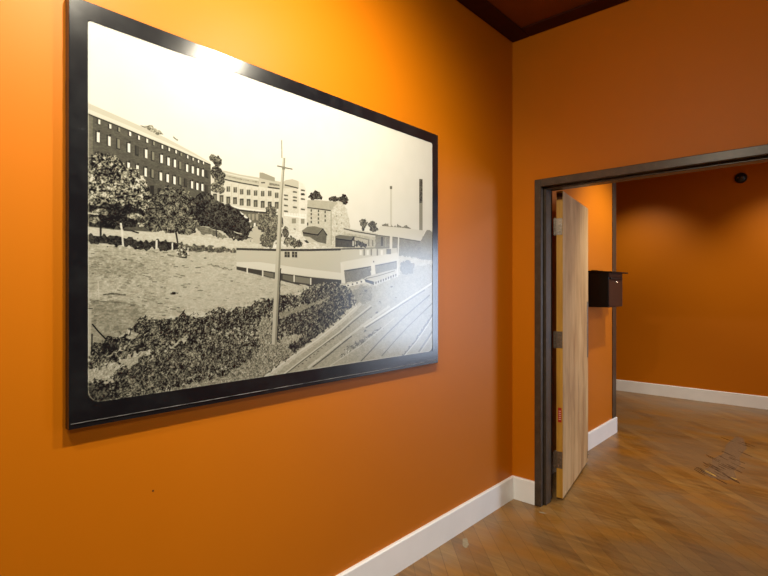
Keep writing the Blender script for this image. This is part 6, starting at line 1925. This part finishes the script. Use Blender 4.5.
150,0,0,403.2,212.2,409,220.6,408.1,221.2,400.7,214.1
185,0,0,130.7,195.5,135.3,205.1,134.5,205.6,128.6,196.9
40,0,0,349.1,60.6,349.8,68.5,348.7,68.9,346.2,61.5
40,0,0,876.8,343.3,885.5,347.9,884.8,349,874.9,346.4
170,0,0,24.2,129.9,29.4,137.5,28.8,138.1,22.5,131.6
45,0,0,185.4,243.9,194.6,248.8,194.2,249.7,184.3,246.3
60,0,0,746.7,235.1,751.3,242.2,750,243,743.4,237
40,0,0,680.4,278.8,693.9,286.8,693.2,287.8,678.3,281.5
45,0,0,175.3,199.4,177.7,206.4,176.9,206.8,173.1,200.6
185,0,0,472.1,41.3,471.2,48.2,470,48.3,468.8,41.7
170,0,0,603.6,166,604.1,177.9,602.7,178.1,600.1,166.6
45,0,0,210.4,176.2,213.2,181,212.5,181.7,208.4,178
150,0,0,227.8,169.9,227.9,179.7,226.9,179.8,225.2,170.4
185,0,0,214.2,46.9,210.2,55,209.3,54.8,211.8,46.2
40,0,0,174.1,191.7,172.7,199,171.7,199,171.6,191.7
170,0,0,170.6,175.9,172.2,181.5,171.4,182,168.3,177.1
40,0,0,335.2,178.5,331.8,184.3,330.8,183.9,332.5,177.6
170,0,0,298.4,223.7,298.1,232.1,297.1,232.2,295.6,224
60,0,0,637.3,159.3,637.4,165.4,636,165.7,633.7,160
185,0,0,89.4,186.5,93.5,195.3,92.7,195.8,87.4,187.8
185,0,0,414.8,223.5,407.7,233.4,406.7,232.9,412.1,222.2
150,0,0,116.5,146.2,114,156.9,113.1,156.8,114.2,146
170,0,0,35.1,149.2,39.2,156.1,38.6,156.7,33.3,150.8
150,0,0,592.2,217.7,592.1,228.4,590.7,228.6,588.6,218.1
45,0,0,641.9,59.7,642.4,70.7,641,71,638.2,60.5
150,0,0,287.2,249.7,295.7,257.1,295.1,257.9,285.5,251.9
185,0,0,52.4,140.6,57.8,148.8,57.1,149.5,50.6,142.2
185,0,0,323.5,237.3,322.1,248.1,321,248.1,320.6,237.3
170,0,0,47.7,76.2,47.6,86.5,46.8,86.6,45.5,76.6
40,0,0,152.1,81.8,150.6,89.2,149.6,89.2,149.6,81.8
170,0,0,155.2,238,163.3,244.6,162.7,245.4,153.8,240.2
170,0,0,438,228.7,441.7,235.2,440.7,235.8,435.4,230.4
40,0,0,81.5,189.6,87.2,193.5,86.8,194.3,80.4,191.9
150,0,0,171.1,138.6,174.3,142.5,173.7,143.3,169.3,140.6
150,0,0,797.2,328.6,799.3,336.3,797.8,336.7,793.3,329.7
185,0,0,103.2,131.3,98.2,138.9,97.5,138.5,101.1,130.2
60,0,0,807.4,150.7,800.8,160.5,799.4,160.1,803.6,149.6
185,0,0,240.3,163.8,245.3,167.3,244.8,168.2,238.9,166.2
40,0,0,454.7,174.6,449.2,182.1,448.2,181.6,451.9,173.3
185,0,0,167.3,80.6,172.8,85.3,172.2,86.2,165.7,82.8
45,0,0,291.4,74.1,299.1,78.2,298.6,79.1,290.1,76.6
185,0,0,170.6,196.1,179.2,200.8,178.8,201.7,169.5,198.5
185,0,0,103.3,198.6,106,203.8,105.3,204.3,101.3,200.2
45,0,0,100.7,159,103.6,166.1,102.8,166.6,98.6,160.4
150,0,0,467.2,222.9,472,227.3,471.3,228.2,465.1,225.3
40,0,0,531.9,253.8,529.7,261.7,528.4,261.6,528.5,253.5
150,0,0,641.1,141.8,635.5,147.4,634.3,146.8,638,140.3
45,0,0,302.1,98,297.7,103.9,296.8,103.4,299.7,96.9
60,0,0,200.4,172,207.4,178.4,206.8,179.2,198.7,174.2
40,0,0,399.5,169.4,401.5,175.2,400.5,175.7,396.7,170.9
170,0,0,76.1,78.1,81,81.9,80.5,82.8,74.8,80.3
40,0,0,930.3,338.8,932.9,347.2,931.3,347.6,926,340
170,0,0,191.1,110.1,198.6,114.5,198.1,115.4,189.8,112.5
60,0,0,36.7,134.7,40.7,141.1,40.1,141.7,35,136.3
60,0,0,1025.7,344.8,1037.9,353.3,1036.8,354.3,1022.7,347.6
60,0,0,216.1,177.3,221.1,182.1,220.5,182.9,214.5,179.5
45,0,0,183.1,223.5,179.4,229.7,178.6,229.3,180.8,222.5
60,0,0,964.2,231,975.3,237.3,974.4,238.5,961.6,234.1
45,0,0,314.7,233,313.9,238.3,312.8,238.4,311.8,233.2
185,0,0,559.5,251.4,561.2,257.9,559.9,258.3,556.2,252.6
40,0,0,170.1,164.2,169.1,173.8,168.2,173.8,167.6,164.4
45,0,0,104.8,132.4,101.4,140.7,100.5,140.5,102.6,131.8
170,0,0,588.2,112.4,581.7,121,580.6,120.5,585.1,111.2
170,0,0,18.5,137.2,21.9,146.1,21.1,146.6,16.5,138.4
150,0,0,920.9,207.5,924.2,221.4,922.6,221.8,916.5,208.6
45,0,0,586,81.7,580.9,89.9,579.6,89.5,582.7,80.8
40,0,0,330.3,251.1,339.8,255.8,339.3,256.8,329.1,253.7
185,0,0,847.9,340,860.6,347.2,859.7,348.3,845.7,342.9
150,0,0,784.3,328.4,786.7,336.2,785.3,336.7,780.5,329.6
45,0,0,630.1,74,621.9,82.9,620.8,82.3,627,72.5
170,0,0,856,310.3,849.1,317,847.7,316.3,852.3,308.6
185,0,0,238.3,125.7,240.3,133.5,239.3,133.9,235.7,126.8
185,0,0,397.8,184.3,407.4,190.1,406.8,191,396.2,186.8
185,0,0,463,259.2,461.7,270.1,460.5,270.1,459.7,259.2
185,0,0,163.8,192.1,172.9,196.3,172.6,197.3,162.8,194.5
45,0,0,768,222.4,768.4,235.6,766.9,235.8,764,222.9
185,0,0,627.9,61.4,625.1,72.7,623.7,72.7,624.2,61.4
170,0,0,823.7,144.4,829.9,148.3,829,149.4,821.5,147.3
150,0,0,77.7,67.5,76.4,76.9,75.5,77,75.3,67.6
150,0,0,648.2,80.4,658.4,84.9,657.7,86,646.5,83.4
170,0,0,96.4,80.8,100.8,87.4,100.2,88,94.6,82.6
60,0,0,43.7,112.2,39,121.8,38.2,121.5,41.7,111.4
45,0,0,635.4,101.9,636.9,111.6,635.5,111.9,631.8,102.9
150,0,0,586.6,101.6,580.1,112.2,578.9,111.8,583.3,100.6
170,0,0,182.7,231.8,191.4,236.4,191,237.3,181.7,234.2
150,0,0,282.4,140.7,278.3,149,277.3,148.7,279.8,139.9
60,0,0,540.7,170.3,539.7,176.8,538.4,176.9,537.2,170.6
45,0,0,192.6,226.5,188.6,233.5,187.7,233.2,190.3,225.5
185,0,0,713.8,135.6,710.3,142.1,708.9,141.9,710,135
150,0,0,352.6,208.6,346.4,218.8,345.4,218.3,350,207.5
60,0,0,146.9,148.6,142.4,154.2,141.7,153.7,144.8,147.3
60,0,0,316.9,163.4,322.6,170.4,321.8,171.2,314.7,165.3
45,0,0,201.9,168,199,175.1,198.1,174.9,199.4,167.4
40,0,0,25.2,131.2,21.6,138.4,20.8,138.1,23.2,130.4
170,0,0,326.6,44.3,321.7,53.3,320.7,53,324,43.6
185,0,0,716.3,179.3,715,192.3,713.6,192.4,712.4,179.5
170,0,0,471.1,205.7,469.6,211.7,468.4,211.7,467.9,205.6
45,0,0,557.9,108.9,569.2,117,568.4,117.9,555.8,111.5
45,0,0,695.9,110.9,708.8,117.4,708.1,118.5,693.9,113.8
185,0,0,851.5,326.6,857.5,337,856.1,337.7,847.7,328.2
45,0,0,844.9,322.3,837.9,328.2,836.6,327.5,841.4,320.4
185,0,0,405,144.1,400.5,155.3,399.4,155.1,402,143.6
45,0,0,863.8,299.4,864.4,309.3,862.8,309.5,859.5,300
60,0,0,877.8,310.3,879.2,317.7,877.6,318.1,873.6,311.2
170,0,0,222.1,142.4,219.4,151.2,218.5,151.1,219.5,142.1
60,0,0,503.2,80.6,512.3,88.5,511.4,89.4,500.9,83.1
185,0,0,419.4,175.3,418.1,180.9,416.9,181,416.3,175.3
150,0,0,572.7,260.9,583.9,268.6,583.1,269.5,570.7,263.4
150,0,0,261.1,197.9,261.2,205.4,260.2,205.6,258.4,198.4
40,0,0,542.1,117.6,545.9,122.2,545,123,539.6,119.9
185,0,0,134.1,189.8,135.5,199.6,134.7,199.9,131.8,190.5
45,0,0,361.8,226.7,357.6,231.5,356.7,231,359.3,225.3
45,0,0,567.9,187,579.7,193.3,579,194.3,566.1,189.7
40,0,0,61.8,64.9,65.3,70.2,64.7,70.9,60,66.7
45,0,0,267.9,132.3,271.6,141.7,270.6,142.2,265.4,133.6
60,0,0,145.4,153.8,147.9,158.2,147.1,158.8,143.4,155.5
40,0,0,90.1,157.6,87.4,164.5,86.6,164.3,87.8,157.1
40,0,0,633.3,274.4,638.1,283.4,636.9,284,630.1,276
185,0,0,212.5,182.5,207.2,189,206.4,188.5,210.4,181.2
26,0,0,10.7,235,28.6,209.9,49.5,185.6,52.7,188.8,31.8,212.9,14.1,237.8
190,2,26,-10.4,281.9,10.5,281.3,9.4,218.7,7.2,141.3,-10.4,143
60,0,0,-10.4,281.3,13.8,281.2,13.7,284.2,-10.4,284.3
34,0,0,9.4,206.7,8.9,153.1,13.2,152.6,13.7,206.4
214,0,0,26.9,365,29.4,310.8,32.1,310.9,29.6,365.2
150,0,0,698.9,936.9,699.9,865.1,704.8,866.1,703.8,938
198,0,0,707.2,868.9,718,869.4,703.3,697.5,692.6,436.8,676.3,118.9,652.6,122.8,671,436,687.8,695.5
145,0,0,714.1,868.7,719,869.2,704.8,697.7,694.6,436.8,678.2,118.7,667.7,119.6,685.4,436.5,698.4,696.9
45,2,30,682.5,138.2,692.1,297,698.9,424.9,694.1,424.9,687.3,297.3,677.7,138.7
105,0,0,678.9,827.8,715.4,827.1,754.4,827.5,755.6,832.5,716.7,832.1,680.3,832.7
130,0,0,703.8,831.8,718.5,834.5,718.5,822.4,703.8,819.8"""
NW, NH = 1180, 790
PWm, PHm = (Y1 - Y0) * 1000, (Z1 - Z0) * 1000
gu, gv = np.meshgrid(np.linspace(0, PWm, NW), np.linspace(0, PHm, NH))
rng = np.random.default_rng(7)


def field(cell, aspect=1.0):
    nx, ny = int(PWm / cell) + 3, int(PHm / cell * aspect) + 3
    g = rng.random((ny, nx))
    x = gu / cell
    y = gv / cell * aspect
    xi, yi = x.astype(int), y.astype(int)
    fx, fy = x - xi, y - yi
    fx = fx * fx * (3 - 2 * fx)
    fy = fy * fy * (3 - 2 * fy)
    return (g[yi, xi] * (1 - fx) + g[yi, xi + 1] * fx) * (1 - fy) + (g[yi + 1, xi] * (1 - fx) + g[yi + 1, xi + 1] * fx) * fy


n3, n6, n12, n40 = field(3.0), field(5.6), field(13), field(45)
grassf = field(7, 2.4)
jx, jy = field(9) - 0.5, field(9) - 0.5
leaf = (0.46 * n3 + 0.30 * n6 + 0.24 * n12 - 0.5)
leaf = np.clip(leaf * 3.4, -0.62, 0.95)
tex = {0: (n40 - 0.5) * 0.3, 1: leaf, 2: (0.45 * grassf + 0.3 * n3 + 0.25 * n12 - 0.5) * 1.7, 3: (0.6 * n3 + 0.4 * n6 - 0.5) * 1.8}
img = 238.0 + (n40 - 0.5) * 3


def inside(px, py, pts):
    r = np.zeros(px.shape, bool)
    k = len(pts)
    for i in range(k):
        x0, y0 = pts[i]
        x1, y1 = pts[(i + 1) % k]
        if y0 == y1:
            continue
        c = (y0 > py) != (y1 > py)
        xx = (x1 - x0) * (py - y0) / (y1 - y0) + x0
        r ^= c & (px < xx)
    return r


for line in ART.strip().splitlines():
    q = [float(s) for s in line.split(',')]
    tone, mode, con = q[0], int(q[1]), q[2]
    pts = list(zip(q[3::2], q[4::2]))
    xs, ys = [p[0] for p in pts], [p[1] for p in pts]
    pad = 8
    i0, i1 = int((min(xs) - pad) / PWm * NW), int((max(xs) + pad) / PWm * NW) + 2
    j0, j1 = int((min(ys) - pad) / PHm * NH), int((max(ys) + pad) / PHm * NH) + 2
    i0, j0, i1, j1 = max(i0, 0), max(j0, 0), min(i1, NW), min(j1, NH)
    if i1 <= i0 or j1 <= j0:
        continue
    s_ = (slice(j0, j1), slice(i0, i1))
    U, V = gu[s_], gv[s_]
    jit = {0: 0, 1: 16, 2: 12, 3: 18}[mode]
    if mode in (1, 2, 3) and (max(xs) - min(xs) < 40 or max(ys) - min(ys) < 25):
        jit = 8 if mode != 2 else 2
    if con < 30 and mode == 2:
        jit = 0
    if jit:
        U = U + jx[s_] * jit
        V = V + jy[s_] * jit
    # four sub-samples soften the edges
    cov = np.zeros(U.shape)
    for a, b in ((-0.5, -0.25), (0.5, 0.25), (-0.25, 0.5), (0.25, -0.5)):
        cov += inside(U + a, V + b, pts)
    cov /= 4.0
    val = tone + con * tex[mode][s_]
    img[s_] = img[s_] * (1 - cov) + val * cov

img = np.clip(img, 14, 250)
# rounded paper corners with a pale worn rim, black mount outside them
edge = np.minimum(np.minimum(gu, PWm - gu), np.minimum(gv, PHm - gv))
rad = np.where(gv < PHm / 2, 36.0, 12.0)
cxm = np.minimum(gu, PWm - gu)
cym = np.minimum(gv, PHm - gv)
corner = (cxm < rad) & (cym < rad)
dist = np.where(corner, rad - np.hypot(rad - cxm, rad - cym), edge)
wob = (n12 - 0.5) * 1.5
rim = np.clip(1 - np.abs(dist - 2.2 + wob) / 2.0, 0, 1) * np.where((gv < 8) & (gu < PWm * 0.5), 0.35, 0.75)
img = img * (1 - rim) + 236 * rim
k = np.clip(img / 255.0, 0, 1)
lin = np.where(k <= 0.04045, k / 12.92, ((k + 0.055) / 1.055) ** 2.4)
dark = np.array([0.004, 0.0035, 0.005])
midt = np.array([1.0, 0.97, 0.72])
tw = np.clip(4 * k * (1 - k), 0, 1)[..., None]
tint = np.array([1.0, 1.0, 0.95]) * (1 - tw) + midt * tw
tint = tint * np.where(k < 0.3, 1.0, 1.0)[..., None]
col = dark + (lin[..., None] * tint * 0.60)
outm = np.clip((0.4 - dist) / 1.0, 0, 1)[..., None]
col = col * (1 - outm) + np.array([0.008, 0.008, 0.010]) * outm
rgba = np.ones((NH * NW, 4), np.float32)
rgba[:, :3] = np.clip(col, 0, 1).reshape(-1, 3)

co = np.empty((NH * NW, 3), np.float32)
co[:, 0] = 0.0300
co[:, 1] = (gu.ravel() / 1000 + Y0) - oy
co[:, 2] = (gv.ravel() / 1000 + Z0) - oz
idx = np.arange(NH * NW, dtype=np.int32).reshape(NH, NW)
quads = np.stack([idx[:-1, :-1], idx[:-1, 1:], idx[1:, 1:], idx[1:, :-1]], -1).reshape(-1, 4)
me = bpy.data.meshes.new('print')
me.vertices.add(len(co))
me.vertices.foreach_set('co', co.ravel())
me.loops.add(quads.size)
me.loops.foreach_set('vertex_index', quads.ravel())
me.polygons.add(len(quads))
me.polygons.foreach_set('loop_start', np.arange(0, quads.size, 4, dtype=np.int32))
me.update(calc_edges=True)
ca = me.color_attributes.new('ink', 'FLOAT_COLOR', 'POINT')
ca.data.foreach_set('color', rgba.ravel())
me.materials.append(M_PRINT)
pr = bpy.data.objects.new('print', me)
C.objects.link(pr)
pr.parent = t

# ------------------------------------------------------------------ mailbox
t = thing('mailbox', 'black metal locking mailbox with an overhanging lid on the orange hall wall past the door', 'mailbox', (0.0, 4.61, 1.285))
BW, BD, BH = 0.385, 0.180, 0.312
bm = B()
box(bm, 0.001, BD - 0.004, 0.0, BW, 0.0, BH, 0.004, 2)
obj('body', bm, M_BOX, t)
bm = B()
box(bm, BD - 0.005, BD, 0.004, BW - 0.022, 0.006, BH - 0.062, 0.0015, 1)
box(bm, BD - 0.005, BD + 0.001, 0.004, BW - 0.022, BH - 0.046, BH - 0.004, 0.0015, 1)
obj('front_door', bm, M_BOXFRONT, t)
bm = B()
box(bm, BD - 0.005, BD + 0.012, 0.03, BW - 0.05, BH - 0.060, BH - 0.048, 0.002, 1)
obj('slot_flap', bm, M_BOX, t)
bm = B()
cyl(bm, (BD - 0.001, BW * 0.53, BH - 0.086), (BD + 0.009, BW * 0.53, BH - 0.086), 0.012, 0.010, 20)
o = obj('lock', bm, M_SCREW, t)
o['label'] = 'silver round lock'
bm = B()
prism(bm, [(0.002, BH + 0.016), (0.205, BH + 0.006), (0.212, BH - 0.002), (0.206, BH - 0.006), (0.002, BH + 0.002)], 1, -0.012, BW + 0.055)
prism(bm, [(0.004, BH + 0.015), (0.012, BH + 0.024), (0.06, BH + 0.020), (0.075, BH + 0.012)], 1, 0.05, 0.20)
obj('lid', bm, M_BOX, t)

# ------------------------------------------------------------------ small round fixture on the far wall
t = thing('round_wall_fixture', 'small black round domed fixture high on the far orange wall', 'wall fixture', (0.778, YF, 2.822))
bm = B()
cyl(bm, (0, -0.001, 0), (0, -0.022, 0), 0.066, 0.062, 36)
obj('base_ring', bm, M_BLACK, t)
bm = B()
mtx = Matrix.Translation((0, -0.020, 0)) @ Matrix.Scale(0.6, 4, (0, 1, 0))
bmesh.ops.create_uvsphere(bm, u_segments=32, v_segments=18, radius=0.052, matrix=mtx)
obj('dome', bm, M_BLACK, t, smooth=True)
for dx in (-0.022, 0.014):
    bm = B()
    cyl(bm, (dx, -0.044, -0.002), (dx, -0.053, -0.002), 0.008, 0.006, 14)
    obj('dome_glint', bm, M_SCREW, t)  # bright discs put in for the two highlights on the dome

# ------------------------------------------------------------------ wear on the floor and the walls
fl = bpy.data.objects['floor']


def blob(bm, cx, cy, ang, L_, W_, seed, z=0.0008):
    r = random.Random(seed)
    c_, s_ = math.cos(ang), math.sin(ang)
    n_ = 14
    pts = []
    for i in range(n_):
        a = 2 * math.pi * i / n_
        k_ = r.uniform(0.72, 1.0)
        u = math.cos(a) * L_ / 2 * k_
        v_ = math.sin(a) * W_ / 2 * k_
        pts.append((cx + u * c_ - v_ * s_, cy + u * s_ + v_ * c_))
    prism(bm, pts, 2, 0.0001, z)


rs = random.Random(4)
bm = B()
for i in range(34):
    f = rs.random() ** 1.3
    y = 4.62 + f * 1.25
    x = 0.95 + rs.uniform(-0.10, 0.13) + f * 0.02
    blob(bm, x, y, R(-46 + rs.uniform(-4, 4)), rs.uniform(0.06, 0.20), rs.uniform(0.004, 0.010), i, 0.0016)
for x, y, L_ in ((1.02, 4.52, .16), (1.09, 4.60, .15), (0.93, 4.85, .20), (0.99, 4.74, .14), (0.96, 5.30, .2)):
    blob(bm, x, y, R(-45), L_, 0.012, int(x * 100), 0.0012)
obj('gouges', bm, M_SCRATCH, fl)
bm = B()
prism(bm, [(0.87, 4.66), (0.95, 4.55), (1.05, 4.56), (1.10, 4.66), (1.06, 4.84), (1.08, 5.05), (1.04, 5.3), (1.06, 5.6), (0.99, 5.95), (0.93, 5.98), (0.90, 5.6), (0.93, 5.3), (0.88, 5.05), (0.91, 4.86)], 2, 0.0001, 0.0007)
o = obj('worn_strip', bm, M_WORN, fl)
o['label'] = 'dull worn grey strip'
bm = B()
blob(bm, 0.925, 4.655, R(-45), 0.19, 0.020, 3, 0.0014)
blob(bm, 1.085, 4.64, R(-30), 0.06, 0.014, 5, 0.0014)
o = obj('bare_wood_chip', bm, M_BARE, fl)
o['label'] = 'pale yellow streak of bare wood'
bm = B()
blob(bm, 0.105, 2.435, R(-55), 0.135, 0.042, 9, 0.0012)
blob(bm, 0.262, 3.10, R(10), 0.055, 0.018, 12, 0.0012)
o = obj('putty_patch', bm, M_PUTTY, fl)
o['label'] = 'grey putty patch'

bm = B()
for y, z in ((0.721, 0.779),):
    cyl(bm, (0.0, y, z), (0.0012, y, z), 0.0035, 0.0030, 12)
obj('screw_hole', bm, M_EDGEDARK, wl)
